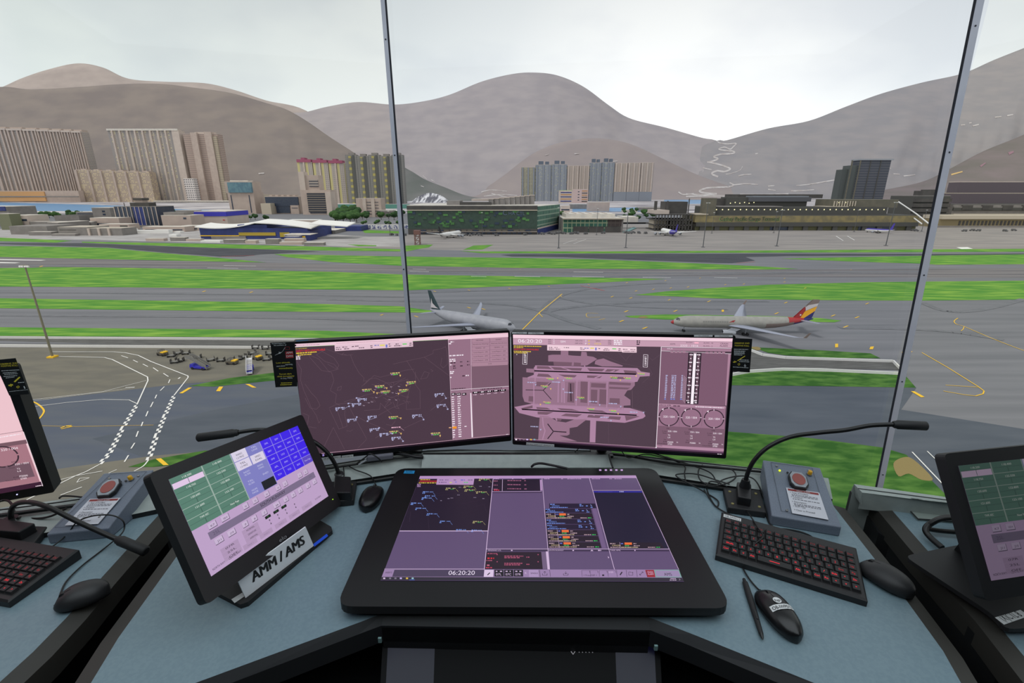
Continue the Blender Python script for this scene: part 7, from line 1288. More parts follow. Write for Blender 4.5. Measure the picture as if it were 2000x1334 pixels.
# ------------------------------------------------------------------ touch monitors
def tcontent(s, dim=1.0, part=False):
    """content of the voice panel in unit coordinates u (right) 0..1, v (down) 0..1"""
    k = lambda c: tuple(int(x*dim) for x in c)
    P = lambda u, v, l=1: s.o+s.x*(u*s.W)-s.y*(v*s.H)+s.n*(.0003+.00022*l)
    def R_(u0, v0, u1, v1, c, l=1): s.b.poly([P(u0, v0, l), P(u1, v0, l), P(u1, v1, l), P(u0, v1, l)], em(k(c)))
    def T_(st, u0, u1, v, h, c, l=3): s.b.text(st, P(u0, v, l), s.x, s.y, h*s.H, em(k(c)), w=(u1-u0)*s.W)
    R_(0, 0, 1, 1, (186, 158, 196), 0)
    R_(0, 0, .395, .535, (84, 124, 108)); R_(.395, 0, .63, .535, (124, 124, 190)); R_(.63, 0, 1, .50, (60, 32, 226))
    gl = (150, 170, 160)
    for v in (.105, .215, .32, .43): R_(0, v-.003, .395, v+.003, gl, 2)
    R_(.193, 0, .201, .535, gl, 2); R_(.39, 0, .397, .535, gl, 2)
    for v0 in (0, .105, .215, .32, .43):
        for u0 in (0, .2): R_(u0+.005, v0+.052, u0+.19, v0+.055, (60, 90, 80), 2); R_(u0+.095, v0+.055, u0+.099, v0+.1, (60, 90, 80), 2)
    for i, st in enumerate(('118.200', '118.750', '120.600', '121.600', 'TWR AEC')): T_(st, .07, .125, .04+i*.107, .018, (220, 226, 220))
    for i, st in enumerate(('118.400', '122.550', '122.800', '123.100', 'Next Page')): T_(st, .265, .325, .04+i*.107+(.03 if i == 4 else 0), .018, (220, 226, 220))
    R_(.003, .055, .095, .11, (222, 196, 226), 4); R_(.098, .055, .19, .11, (222, 196, 226), 4)
    R_(.40, .0, .51, .105, (214, 206, 226), 3); R_(.40, .112, .51, .212, (214, 206, 226), 3); R_(.518, .112, .625, .212, (214, 206, 226), 3); R_(.518, .43, .625, .53, (20, 26, 30), 3)
    for (u, v, a, c) in ((.43, .05, 'RADIO', '1.5 MHZ'), (.43, .155, 'TEL', '1.5 MHZ'), (.55, .155, 'SPEED', 'DIAL')): T_(a, u, u+.045, v, .02, (40, 36, 50), 5); T_(c, u-.005, u+.05, v+.035, .02, (40, 36, 50), 5)
    for (u, v, a, c) in ((.55, .04, 'TEL', 'LINE'), (.43, .26, 'RADIO', 'FILTERS'), (.43, .37, 'TEL', 'FILTERS'), (.43, .475, 'VOLUME', 'PAGE'), (.54, .26, 'PENDING', 'CHNG'), (.555, .37, 'IND', '')): T_(a, u, u+.045, v, .018, (196, 196, 226)); c and T_(c, u, u+.045, v+.03, .018, (196, 196, 226))
    for i in range(1, 5): R_(.63+i*.0925-.002, 0, .63+i*.0925+.002, .5, (150, 140, 220), 3) if i < 4 else None; R_(.63, i*.1-.003, 1, i*.1+.003, (150, 140, 220), 3)
    R_(.628, 0, .634, .5, (150, 140, 220), 3); R_(.91, .4, 1, .5, (90, 70, 190), 2)
    nm = ['ZAML', 'ZJHW', '', 'GMC', 'GSKV', 'BWO', 'BMO', 'DMS', 'GMD', 'CCO', 'DTS', '', 'APL', 'FMO', 'CRF', 'TPO', 'TCH', 'TCS', 'BLDC', '']
    for i, st in enumerate(nm):
        if st: u = .66+(i % 4)*.0925; v = .06+(i//4)*.1; T_(st, u, u+.032, v, .02, (190, 180, 240))
    T_('Next Page', .925, .985, .46, .018, (190, 180, 240))
    R_(.0, .62, 1, .70, (118, 104, 130), 2) if False else R_(.075, .625, .96, .70, (120, 106, 134), 2)
    T_('SOUTH RUNWAY', .445, .66, .675, .034, (34, 28, 40)); T_('25L', .10, .145, .675, .03, (90, 78, 104)); T_('07R', .90, .93, .67, .02, (100, 88, 114))
    for i, (u, v, st) in enumerate(((.09, .55, 'K7'), (.175, .55, 'K8 H'), (.33, .55, 'K6'), (.405, .55, 'K5'), (.50, .55, 'K4'), (.60, .55, 'K3'), (.665, .55, 'K2'), (.81, .55, 'K1 E'), (.87, .55, 'K1'), (.09, .715, 'J11'), (.175, .715, 'J10'), (.28, .715, 'J9'), (.35, .715, 'J8'), (.43, .715, 'J7'), (.53, .715, 'J6'), (.62, .715, 'J5'), (.69, .715, 'J4'), (.76, .715, 'J3'), (.84, .715, 'J2'), (.91, .715, 'J1'))):
        w = .055 if i in (0, 1, 9, 10, 14) else .042; R_(u, v, u+w, v+.06, (70, 58, 80), 2); R_(u, v, u+w-.003, v+.054, (196, 176, 206), 3); T_(st, u+.015, u+w-.015, v+.04, .018, (50, 44, 60), 5)
    for u, v, n, l in ((.10, .83, 3, ('07R', '25L', 'OFF')), (.26, .79, 3, ('NORMAL', 'DEPARTURE', 'ARRIVAL'))):
        for i in range(n): R_(u, v+i*.045, u+.12, v+i*.045+.043, (172, 146, 180), 3); T_(l[i], u+.03, u+.09, v+i*.045+.03, .018, (60, 48, 66), 5)
    for u in (.44, .51, .58): R_(u, .79, u+.045, .82, (20, 28, 24), 3); T_('7', u+.019, u+.026, .812, .018, (90, 170, 90), 5)
    for u in (.455, .525, .595, .68):
        for v, d in ((.85, 1), (.885, -1)):
            c = P(u+.008, v, 4); m = s.y*(.010*s.H)*d; s.b.poly([c-m-s.x*.0006, c-m+s.x*.0006, c+m+s.x*.0006, c+m-s.x*.0006], em(k((36, 30, 40)))); s.b.poly([c+m*1.2, c+m*.2-s.x*.0028, c+m*.2+s.x*.0028], em(k((36, 30, 40))))
    for i in range(5): R_(.23+i*.125, .925, .33+i*.125, .975, (172, 146, 180), 3); T_('AREA %d' % (i+1) if False else 'PAGE %d' % (i+1), .26+i*.125, .30+i*.125, .96, .015, (130, 110, 140), 5)
    T_('NORTH RWY', .02, .1, .965, .02, (40, 34, 46)); T_('CENTRE RWY', .125, .21, .965, .02, (40, 34, 46)); T_('SYSTEM', .87, .93, .95, .018, (60, 50, 66))
def touch(label, o, x, y, W_, H_, bz, dim, logo):
    s = Scr(o, x, y); s.W, s.H = W_, H_; bl, br, bt, bb = bz
    base = V((s.o+s.x*W_*.5)); t = thing('touch_monitor', label, 'monitor', (base.x, base.y, DZ))
    C_ = [s.o-s.x*bl+s.y*bt, s.o+s.x*(W_+br)+s.y*bt, s.o+s.x*(W_+br)-s.y*(H_+bb), s.o-s.x*bl-s.y*(H_+bb)]; C_ = [c-s.n*.0006 for c in C_]
    b = MB(); b.prism(roundrect(C_, .012), s.n*-.022, M_bplast, M_bsoft); cc = sum(C_, V())/4; b.prism(roundrect([cc+(c-cc)*.86-s.n*.02 for c in C_], .02), s.n*-.02, M_bsoft); b.build('casing', t)
    tcontent(s, dim); s.b.build('display', t, fix=False)
    if logo: b = MB(); b.text('elo', s.o+s.x*(W_*.5-.012)-s.y*(H_+bb*.62)+s.n*.0003, s.x, s.y, .009, mat('logo_grey', (150, 150, 154), .5), .024); b.build('logo', t, fix=False)
    b = MB(); b.ell(s.o+s.x*(W_+br*.3)-s.y*(H_+bb*.35), (.0014, .0014, .0014), em((170, 230, 40), 1.6) if logo else em((60, 60, 64)), 8, 6); b.build('power_light', t)
    return t, s, C_
kT = .385/.344; oT = EYE+(V((-0.6289, 0.7564, 1.1284))-EYE)*kT
tm, s, C_ = touch('tilted black touch monitor with green, violet and blue key page, left on central desk', oT, (.2541, .9511, -.1755), (-.3991, .2684, .8767), .385, .2171, (.030, .036, .026, .043), 1.0, True)
# its flat stand: plate on the desk and a leaning post
b = MB(); pl = D((395, 1150), (471, 1189), (486, 1184), (650, 1043), (648, 1036), (560, 985), z=DZ); b.prism(pl, (0, 0, .012), M_bsoft); b.build('base_plate', tm)
b = MB(); cB = sum(pl, V())/6; mid = s.o+s.x*.19-s.y*.13-s.n*.045; b.prism([cB+V((-.05, -.06, .01)), cB+V((.02, .09, .01)), mid+s.x*.06, mid-s.x*.06], V((-.03, .01, 0)), M_bsoft); b.build('post', tm)
b = MB(); q = D((612, 1063), (638, 1043), (641, 1047), (614, 1068), z=DZ+.0125); b.prism(q, (0, 0, .0008), mat('blue_sticker', (30, 84, 220), .5)); b.build('blue_label', tm)
b = MB(); b.prism(D((452, 1171), (475, 1157), (479, 1164), (458, 1178), z=DZ+.0125), (0, 0, .0008), M_lab); b.build('white_label', tm)
# name plate leaning below it
bl_, br_ = onz(483, 1175, DZ+.001), onz(615.5, 1072, DZ+.001); e_ = (br_-bl_).normalized(); nh = V((e_.y, -e_.x, 0)); nh = nh if nh.y < 0 else -nh
up = (V((0, 0, 1))*math.cos(.06)-nh*math.sin(.06)).normalized(); nn_ = e_.cross(up); nn_ = nn_ if nn_.dot(nh) > 0 else -nn_
tl_ = onpl(461, 1127, bl_, nn_); tr_ = onpl(597, 1029, bl_, nn_)
sg_ = thing('name_plate', 'white AMM / AMS name plate leaning under the tilted touch monitor', 'sign', bl_)
b = MB(); b.prism([bl_, br_, tr_, tl_], nn_*-.003, mat('paper_white', (240, 242, 246), .4)); b.build('plate', sg_)
s2 = Scr(bl_+nn_*.0004, e_, up); s2.z = PXZ; [s2.t('AMM / AMS', (493+k*.7, 1138-k*.25), (594+k*.7, 1062-k*.25), 21, mat('print_black', (30, 30, 32), .7), k*.2) for k in range(4)]; s2.b.build('lettering', sg_, fix=False)
# right touch monitor
tR, s, C_ = touch('black touch monitor with faded mauve key page, cut by the right frame edge', (0.9102, 0.8517, 1.0977), (0.9885, 0.1506, 0.0117), (-0.0869, 0.5034, 0.8596), .385, .2166, (.024, .03, .026, .034), .52, False)
zb_ = .775
b = MB(); pl = roundrect([onz(x, y, zb_) for x, y in ((1766, 1086), (1862, 1066), (2080, 1040), (2140, 1220), (1962, 1229), (1944, 1203))], .02); b.prism(pl, (0, 0, -.010), M_bsoft); b.build('base_plate', tR)
b = MB(); m_ = s.o+s.x*.16-s.y*.13-s.n*.04; b.prism([onz(1885, 1090, zb_)+V((0, .0, 0)), onz(2040, 1075, zb_), m_+s.x*.07, m_-s.x*.07], V((0, .03, 0)), M_bsoft); b.build('post', tR)
b = MB(); q = [onz(x, y, zb_+.0006) for x, y in ((1943, 1206), (1993, 1191), (2010, 1203), (1961, 1220))]; b.poly(q, M_lab); b.build('white_label', tR, fix=False)
s2 = Scr(q[0], q[1]-q[0], q[0]-q[3]); s2.z = PXZ; s2.t('(X)CTL 8', (1962, 1213.5), (1998, 1203.5), 8, M_inkt, 1); s2.b.build('label_print', tR, fix=False)
for p in (onz(1800, 1100, DZ), onz(2060, 1200, DZ)): b = MB(); b.tube([V((p.x+.03, p.y, .751)), V((p.x+.03, p.y, zb_-.009))], .012, M_bsoft, 10); b.build('foot', tR)
def lz(x, y, z):
    """height over the worktop, raised to the rear ledge where the point lies on it"""
    if 1190 <= x < 1500: jy = 925+(x-1190)*.147
    elif 600 < x <= 850: jy = 945.6-(x-697)*.152
    else: return z
    return max(z, .0175+.025*min(1, (jy-y)/38)) if y < jy+4 else z
# ------------------------------------------------------------------ mice, pen, keyboards
M_mouse = mat('mouse_black', (20, 20, 22), .3); M_mousg = mat('mouse_grey_black', (34, 34, 36), .5)
def mouse(label, front, back, wd, h, mt, cable=None, logo=False, lbl=None, z=DZ):
    f, k = onz(*front, z), onz(*back, z); ax = (k-f); Lm = ax.length; ax.normalize(); sd_ = V((-ax.y, ax.x, 0)); c = (f+k)/2; t = thing('mouse', label, 'mouse', c)
    b = MB(); loops = []; n = 18
    for i in range(n+1):
        u = .5-.5*math.cos(math.pi*i/n); x = -Lm/2+Lm*u; wdt = wd/2*(max(1e-3, 1-abs(2*u-1)**4.2))**.5*(.86+.22*math.sin(math.pi*min(u*1.1, 1))); hh = h*(max(1e-3, 1-abs((u-.56)/.57)**2.6))**.6; l = []
        for j in range(20):
            a = 2*math.pi*j/20; yy = math.copysign(abs(math.cos(a))**.75, math.cos(a)); zz = math.sin(a); l.append(c+ax*x+sd_*(yy*wdt*(1 if zz > 0 else .94))+V((0, 0, max(.001, h*.22+(zz*(hh-h*.22) if zz > 0 else zz*h*.2)))))
        loops.append(l)
    b.loft(loops, mt); b.build('shell', t)
    wf = lambda u: wd/2*(max(1e-3, 1-abs(2*u-1)**4.2))**.5*(.86+.22*math.sin(math.pi*min(u*1.1, 1)))
    hf_ = lambda u: h*(max(1e-3, 1-abs((u-.56)/.57)**2.6))**.6
    top = lambda u, v: c+ax*(-Lm/2+Lm*u)+sd_*v+V((0, 0, h*.22+(hf_(u)-h*.22)*(max(0, 1-min(1, abs(v)/wf(u))**(2/.75)))**.5+.0003))
    b = MB(); b.tube([top(u/20, 0)+V((0, 0, -.0004)) for u in range(2, 8)], .0007, M_blk, 5); b.build('button_seam', t)
    b = MB(); w0 = top(.2, 0); b.tube([w0-sd_*.0035-V((0, 0, .004)), w0+sd_*.0035-V((0, 0, .004))], .0065, M_bsoft, 14); b.build('scroll_wheel', t)
    if lbl:
        b = MB(); 
        for i in range(6):
            v0, v1 = -.024+i*.008, -.024+(i+1)*.008; b.poly([top(.50, v0)+V((0, 0, .0008)), top(.50, v1)+V((0, 0, .0008)), top(.60, v1)+V((0, 0, .0008)), top(.60, v0)+V((0, 0, .0008))], M_lab)
        b.build('white_label', t, fix=False); b = MB(); P0 = top(.578, -.0215)+V((0, 0, .0016)); vs, fs, tw = text2d(lbl); kk = .043/tw
        b.add([top(.585-y_*.058, -.0215+x*kk)+V((0, 0, .0014)) for x, y_ in vs], fs, M_inkt); b.build('label_print', t, fix=False)
    if logo:
        b = MB(); cc = (.42, 0.0); b.poly([top(cc[0]+math.sin(a)*.0085/Lm, cc[1]+math.cos(a)*.0085)+V((0, 0, .0008)) for a in [2*math.pi*j/16 for j in range(16)]], M_lab)
        vs, fs, tw = text2d('hp'); b.add([top(cc[0]+.028-y_*.05, -.006+x*.012/tw)+V((0, 0, .0014)) for x, y_ in vs], fs, M_inkt); b.build('logo', t, fix=False)
    if cable:
        pts = [f+V((0, 0, .008))]+[onz(x, y, z+lz(x, y, zz)) for x, y, zz in cable]; b = MB(); b.tube(smooth_path(pts, 6), .0019, M_blk, 6); b.build('cable', t)
    return t
mouse('glossy black mouse with white OB-IWP012 label and round logo, right of the tablet', (1484, 1158), (1557, 1259), .062, .036, M_mouse, [(1480, 1150, .004), (1463, 1130, .004), (1450, 1105, .004), (1455, 1082, .004), (1475, 1062, .030), (1490, 1048, .036), (1480, 1030, .036), (1460, 1000, .02), (1448, 990, .01)], True, 'OB-IWP012')
mouse('black mouse lying between the tilted touch monitor and the tablet', (737, 956), (714, 1003), .062, .036, M_mouse, [(733, 945, .004), (726, 932, .004), (715, 925, .004), (695, 918, .004), (676, 908, .03), (671, 912, .03), (672, 925, .012), (671, 938, .01)])
mouse('dull black mouse overhanging the right edge of the central desk', (1678, 1104), (1782, 1172), .070, .040, M_mousg)
mouse('dull black mouse at the edge of the left neighbouring desk', (108, 1188), (217, 1158), .066, .040, M_mousg, [(112, 1180, .004), (118, 1160, .004), (130, 1135, .004), (160, 1105, .004), (205, 1070, .004), (235, 1045, .02), (243, 1030, .03), (238, 1015, .05), (215, 1006, .06), (180, 1008, .06), (150, 1020, .05), (130, 1045, .02), (95, 1071, .004), (60, 1076, .004)])
p0, p1 = onz(1453, 1131, DZ+.006), onz(1490, 1249, DZ+.006); pen = thing('stylus_pen', 'black stylus pen lying left of the labelled mouse', 'pen', p0)
b = MB(); pd = p1-p0; b.tube([p0, p0+pd*.05, p0+pd*.07, p0+pd*.3, p0+pd*.62, p0+pd*.92], [.0035, .0042, .0062, .0072, .0062, .0046], M_bsoft, 14); b.build('barrel', pen)
b = MB(); b.tube([p0+pd*.92, p0+pd*.985, p1], [.0046, .0022, .0008], M_mouse, 12); b.build('tip', pen)
b = MB(); b.box(p0+pd*.66+V((0, 0, .0062)), (.004, .022, .0012), M_mouse, Matrix.Rotation(math.atan2(pd.y, pd.x)-math.pi/2, 3, 'Z')); b.build('button', pen)
M_key = mat('key_black', (26, 25, 27), .5); M_kb = mat('keyboard_black', (32, 31, 33), .5)
ROWS = [['Esc']+['F%d' % i for i in range(1, 13)]+['Num', 'Del'], list('`1234567890-=')+['<-', 'Hm'], ['Tab']+list('QWERTYUIOP[]')+['\\', 'Up'], ['Cap']+list("ASDFGHJKL;'")+['Ent', 'Pg'], ['Shift']+list('ZXCVBNM,./')+['Shift', '^', 'Dn'], ['Ctrl', 'Fn', 'W', 'Alt', ' ', 'Alt', 'M', 'Ctrl', 'Fn', '<', 'v', '>']]
WD = [[1]*15, [1]*13+[1, 1], [1.2]+[1]*12+[.8, 1], [1.5]+[1]*11+[1.5, 1], [1.9]+[1]*10+[1.1, 1, 1], [1.1, 1, 1, 1, 4, 1, 1, 1, .9, 1, 1, 1]]
def keyboard(label, o, ex, W_, H_, lbl=None, crop=None):
    ex = V(ex).normalized(); ey = V((-ex.y, ex.x, 0)); t = thing('keyboard', label, 'keyboard', o); R = Matrix((ex, ey, V((0, 0, 1)))).transposed()
    def P(x, y_, z): return o+ex*x+ey*y_+V((0, 0, z))
    th = lambda y_: .018+.010*y_/H_
    b = MB(); ol = [P(0, 0, 0), P(W_, 0, 0), P(W_, H_, 0), P(0, H_, 0)]; tp = [P(0.004, .004, th(0)), P(W_-.004, .004, th(0)), P(W_-.004, H_-.004, th(H_)), P(.004, H_-.004, th(H_))]
    b.add(ol+[P(0, 0, th(0)-.004), P(W_, 0, th(0)-.004), P(W_, H_, th(H_)-.004), P(0, H_, th(H_)-.004)]+tp, [[3, 2, 1, 0], [8, 9, 10, 11]]+[[i, (i+1) % 4, 4+(i+1) % 4, 4+i] for i in range(4)]+[[4+i, 4+(i+1) % 4, 8+(i+1) % 4, 8+i] for i in range(4)], M_kb); b.build('casing', t)
    x0, x1, y0, y1 = .010, W_-.010, .014, H_-.030; rh = (y1-y0)/6
    b = MB(); b.par(P(x0, y0, th(y0)+.0002), ex*(x1-x0), ey*(y1-y0)+V((0, 0, th(y1)-th(y0))), (0, 0, .0004), mat('key_well', (12, 12, 13), .7)); b.build('key_well', t)
    for r_, (row, wd) in enumerate(zip(ROWS, WD)):
        tot = sum(wd); x = x0
        for st, w in zip(row, wd):
            kw = (x1-x0)*w/tot; yb = y1-(r_+1)*rh; za = th(yb)+.0006; zb2 = th(yb+rh)+.0006; g = .0011
            if crop is None or crop(P(x+kw/2, yb+rh/2, .02)):
                b = MB(); lo = [P(x+g, yb+g, za), P(x+kw-g, yb+g, za), P(x+kw-g, yb+rh-g, zb2), P(x+g, yb+rh-g, zb2)]; q_ = .0018; hi = [P(x+g+q_, yb+g+q_, za+.0052), P(x+kw-g-q_, yb+g+q_, za+.0052), P(x+kw-g-q_, yb+rh-g-q_*.6, zb2+.0052), P(x+g+q_, yb+rh-g-q_*.6, zb2+.0052)]
                b.add(lo+hi, [[4, 5, 6, 7]]+[[i, (i+1) % 4, 4+(i+1) % 4, 4+i] for i in range(4)], M_key)
                bright = 1.6 if r_ >= 4 else (.6 if r_ >= 2 else .34)
                if st.strip():
                    tw = min(kw*.5, .0042*max(1, len(st))*.8); up_ = (hi[3]-hi[0]).normalized(); b.text(st, hi[0].lerp(hi[1], .5)-ex*tw/2+up_*(rh*.24)+V((0, 0, .00015)), ex, up_, rh*.27, em((214, 26, 40), bright), tw)
                elif st == ' ': c_ = hi[0].lerp(hi[2], .5)+V((0, 0, .0002)); b.poly([c_-ex*.011-ey*.001, c_+ex*.011-ey*.001, c_+ex*.011+ey*.001, c_-ex*.011+ey*.001], em((214, 26, 40), bright))
                b.build('key', t, fix=False)
            x += kw
    if lbl: b = MB(); qz = th(H_-.02)+.0006; b.poly([P(.006, H_-.0225, qz), P(.050, H_-.0225, qz), P(.050, H_-.010, qz+.0007), P(.006, H_-.010, qz+.0007)], M_lab); b.text(lbl, P(.009, H_-.0205, qz+.0006), ex, ey, .008, M_inkt, .038); b.build('white_label', t, fix=False)
    return t
kBL, kBR, kTL = onz(1396, 1094, DZ), onz(1692, 1186, DZ), onz(1406, 1012, DZ+.02)
exk = (kBR-kBL).normalized(); eyk = V((-exk.y, exk.x, 0)); keyboard('black keyboard with red lit keys and OB-IWP012 label on the central desk', V((kBL.x, kBL.y, DZ+.001)), exk, (kBR-kBL).length, .172, 'OB-IWP012')
kr = onz(20, 1188, DZ); kr2 = onz(158, 1084, DZ+.01); e2_ = (V((kr2.x, kr2.y, 0))-V((kr.x, kr.y, 0))); up2 = e2_.normalized(); ex2 = V((up2.y, -up2.x, 0)); o2 = V((kr.x, kr.y, DZ+.001))-ex2*.32
keyboard('black keyboard with red lit keys cut by the left frame edge', o2, ex2, .32, e2_.length, crop=lambda p: (p-EYE).x/(p-EYE).dot(FW) > -1.15)
# ------------------------------------------------------------------ crash alarm boxes
M_box = mat('grey_hammered_metal', (112, 120, 134), .5, c2=(106, 114, 128), scale=(60, 60, 60)); M_rbtn = mat('dusty_red_button', (150, 78, 72), .5); M_clear = mat('clear_cover', (160, 164, 170), .15); M_yk = mat('yellow_knob', (214, 160, 30), .45)
def alarm(label, q, items, cardq, zbk=.84, zfr=.78):
    B1, B2, F2, F1 = onz(*q[0], zbk), onz(*q[1], zbk), onz(*q[2], zfr), onz(*q[3], zfr)     # back-left, back-right, front-right, front-left of the sloping lid
    t = thing('alarm_box', label, 'alarm box', V((B1.x, B1.y, DZ))); b = MB(); dnp = lambda p: V((p.x, p.y, DZ)); vs = [B1, B2, F2, F1]+[dnp(p) for p in (B1, B2, F2, F1)]
    b.add(vs, [[0, 1, 2], [0, 2, 3], [4, 5, 6, 7]]+[[i, (i+1) % 4, 4+(i+1) % 4, 4+i] for i in range(4)], M_box); b.build('housing', t, bevel=.003)
    n = (B2-B1).cross(F1-B1).normalized(); n = n if n.z > 0 else -n; s = Scr(B1.lerp(B2, .5)*.5+F1.lerp(F2, .5)*.5+n*.0025, B2-B1, B1-F1); s.n = n; s.z = PXZ
    ins = [s.h(c) for c in ((q[0][0]*.86+q[1][0]*.14, q[0][1]*.86+q[1][1]*.14+3), (q[0][0]*.14+q[1][0]*.86, q[0][1]*.14+q[1][1]*.86+3), (q[3][0]*.2+q[2][0]*.8, q[3][1]*.2+q[2][1]*.8-8), (q[3][0]*.86+q[2][0]*.14, q[3][1]*.86+q[2][1]*.14-12))]
    b = MB(); b.tube(ins+[ins[0]], .0005, mat('panel_line', (60, 66, 76), .6), 4); b.build('lid_line', t)
    b = MB(); b.ell(s.h(items['led'])+n*.002, (.0032, .0032, .0032), em((200, 230, 30), 1.7), 10, 6); b.build('status_light', t)
    for p in items['dots']: b = MB(); c = s.h(p); b.tube([c, c+n*.002], .003, M_blk, 10); b.build('indicator', t)
    for p in items['screws']: b = MB(); c = s.h(p); b.tube([c, c+n*.0015, c+n*.002], [.0035, .0035, .002], mat('screw_steel', (150, 150, 150), .3, .8), 10); b.build('screw', t)
    c = s.h(items['knob']); b = MB(); b.tube([c, c+n*.012, c+n*.013], [.006, .0055, .003], M_yk, 10); b.tube([c, c+n*.002], .008, mat('screw_steel', (150, 150, 150), .3, .8), 10); b.build('knob', t)
    c = s.h(items['btn']); vx, vy = s.x, n.cross(s.x); b = MB(); oc = lambda r0, r1, z_: [c+vx*(a*r0)+vy*(b_*r1)+n*z_ for a, b_ in ((-1, -.5), (-.6, -1), (.6, -1), (1, -.5), (1, .5), (.6, 1), (-.6, 1), (-1, .5))]
    b.prism(oc(.024, .03, 0), n*.010, M_bplast); hb = b.build('button_frame', t); b = MB(); b.prism(oc(.021, .027, .010), n*.003, M_clear); b.build('clear_cover', t); b = MB(); b.prism([c+vx*(.017*math.cos(a))+vy*(.021*math.sin(a))+n*.0135 for a in [2*math.pi*k/20 for k in range(20)]], n*.001, M_rbtn); b.build('red_button', t)
    P4 = [s.h(c_)+n*.0006 for c_ in cardq]; b = MB(); b.prism(P4, n*.0008, mat('card_white', (206, 206, 214), .4)); cd_ = b.build('instruction_card', t)
    L4 = lambda u, v: P4[0].lerp(P4[1], u).lerp(P4[3].lerp(P4[2], u), v)+n*.0011
    b = MB(); mar = mat('maroon_print', (140, 50, 50), .6); b.poly([L4(.04, .03), L4(.96, .03), L4(.96, .11), L4(.04, .11)], mar); exx = (P4[1]-P4[0]).normalized(); eyy = (P4[0]-P4[3]).normalized(); cw, ch = (P4[1]-P4[0]).length, (P4[0]-P4[3]).length
    b.text('CRASH ALARM', L4(.3, .10)+n*.0002, exx, eyy, ch*.045, M_pw, cw*.4)
    for st, v, w in (('> Type of Incident', .2, .55), ('> Location', .38, .34), ('> Description', .56, .42), ('> ACFT Type', .74, .36), ('> Clear to Proceed', .88, .6)): b.text(st, L4(.08, v), exx, eyy, ch*.06, M_inkt, cw*w)
    rn = random.Random(4)
    for v in (.26, .31, .44, .62, .67):
        u = .12
        while u < .85: w = .03+rn.random()*.07; b.poly([L4(u, v-.028), L4(u+w, v-.028), L4(u+w, v), L4(u, v)], mat('print_grey', (110, 108, 116), .7)); u += w+.02
    b.build('card_print', cd_, fix=False)
    return t
alarm('grey crash alarm box with red button standing right of the centre monitors', [(1490, 898), (1602, 913.5), (1644, 1030), (1507, 1007)], dict(led=(1522.5, 920), dots=[(1538, 923.5), (1552.5, 925), (1564, 927)], screws=[(1517, 910), (1580, 919), (1537, 997)], knob=(1581, 926), btn=(1558, 942)), [(1535, 953), (1600, 963), (1618, 1016), (1547, 1003)])
alarm('grey crash alarm box with red button on the left neighbouring desk', [(203, 924), (300, 917), (212, 1032), (90, 1044)], dict(led=(207.5, 944), dots=[(222, 943), (235.5, 941.5), (246, 940)], screws=[(213.5, 934.5), (270, 929.5), (195, 1010)], knob=(256, 936), btn=(215, 957)), [(176, 975), (236, 973), (192, 1024), (127, 1027)])
# ------------------------------------------------------------------ gooseneck microphones
def mic(label, base, blk, neck, head, top_h=.05):
    t = thing('microphone', label, 'microphone', onz(*base[0], DZ)); b = MB(); P = [onz(x, y, DZ+.012) for x, y in base]; b.prism([V((p.x, p.y, DZ+.001)) for p in P], (0, 0, .02), M_bsoft); b.build('base', t, bevel=.003)
    b = MB(); Q = [onz(x, y, DZ+.03) for x, y in blk]; b.prism([V((p.x, p.y, DZ+.019)) for p in Q], (0, 0, .028), M_bplast); b.build('switch_block', t, bevel=.003)
    for k, (u, v) in enumerate(((.15, .2), (.15, .8), (.85, .2), (.85, .8))): p = P[0].lerp(P[1], u).lerp(P[3].lerp(P[2], u), v); b = MB(); b.tube([V((p.x, p.y, DZ+.0205)), V((p.x, p.y, DZ+.0225))], [.005, .004], mat('brass_screw', (150, 140, 90), .35, .7), 10); b.build('screw', t)
    N_ = [aty(x, y, Y) for x, y, Y in neck]; b = MB(); b.tube(smooth_path(N_, 8), .0062, M_blk, 10); b.build('gooseneck', t)
    s0 = N_[0]; b = MB(); b.tube([V((s0.x, s0.y, DZ+.045)), s0+V((0, 0, .02))], [.016, .011], M_bplast, 12); b.build('socket', t)
    h0, h1 = aty(*head[0]), aty(*head[1]); d = h1-h0; b = MB(); b.tube([h0, h0+d*.05, h0+d*.1, h0+d*.14, h0+d*.97, h1], [.008, .0105, .0105, .0125, .0125, .009], M_bsoft, 14); b.build('capsule', t); return t
mic('gooseneck microphone arching right over the right alarm box', [(1412, 957), (1484, 962), (1496, 1006), (1421, 996)], [(1438, 950), (1466, 955), (1466, 985), (1440, 980)],
    [(1455, 948, 1.22), (1460, 925, 1.22), (1474, 898, 1.22), (1502, 872, 1.22), (1545, 853, 1.22), (1600, 845, 1.21), (1650, 840, 1.20), (1700, 831, 1.19), (1748, 829, 1.18)], [(1744, 829, 1.18), (1810, 832, 1.17)])
mic('gooseneck microphone rising behind the tilted touch monitor', [(640, 945), (697, 944), (691, 981), (630, 987)], [(655, 938), (686, 940), (686, 972), (652, 972)],
    [(664, 934, 1.29), (655, 908, 1.29), (640, 885, 1.29), (618, 866, 1.29), (590, 852, 1.29), (560, 845, 1.29), (525, 840, 1.29), (497, 840, 1.28), (462, 845, 1.27)], [(466, 844.5, 1.27), (385, 855, 1.25)])
mic('gooseneck microphone bending toward the right on the left neighbouring desk', [(-25, 1030), (94, 1033), (60, 1077), (-60, 1070)], [(0, 1022), (72, 1032), (40, 1050), (-20, 1045)],
    [(26, 1026, 1.08), (21, 1003, 1.08), (30, 985, 1.08), (60, 981, 1.07), (100, 993, 1.05), (150, 1018, 1.03), (200, 1041, 1.01), (232, 1055, 1.0)], [(228, 1053, 1.0), (286, 1077, .98)])
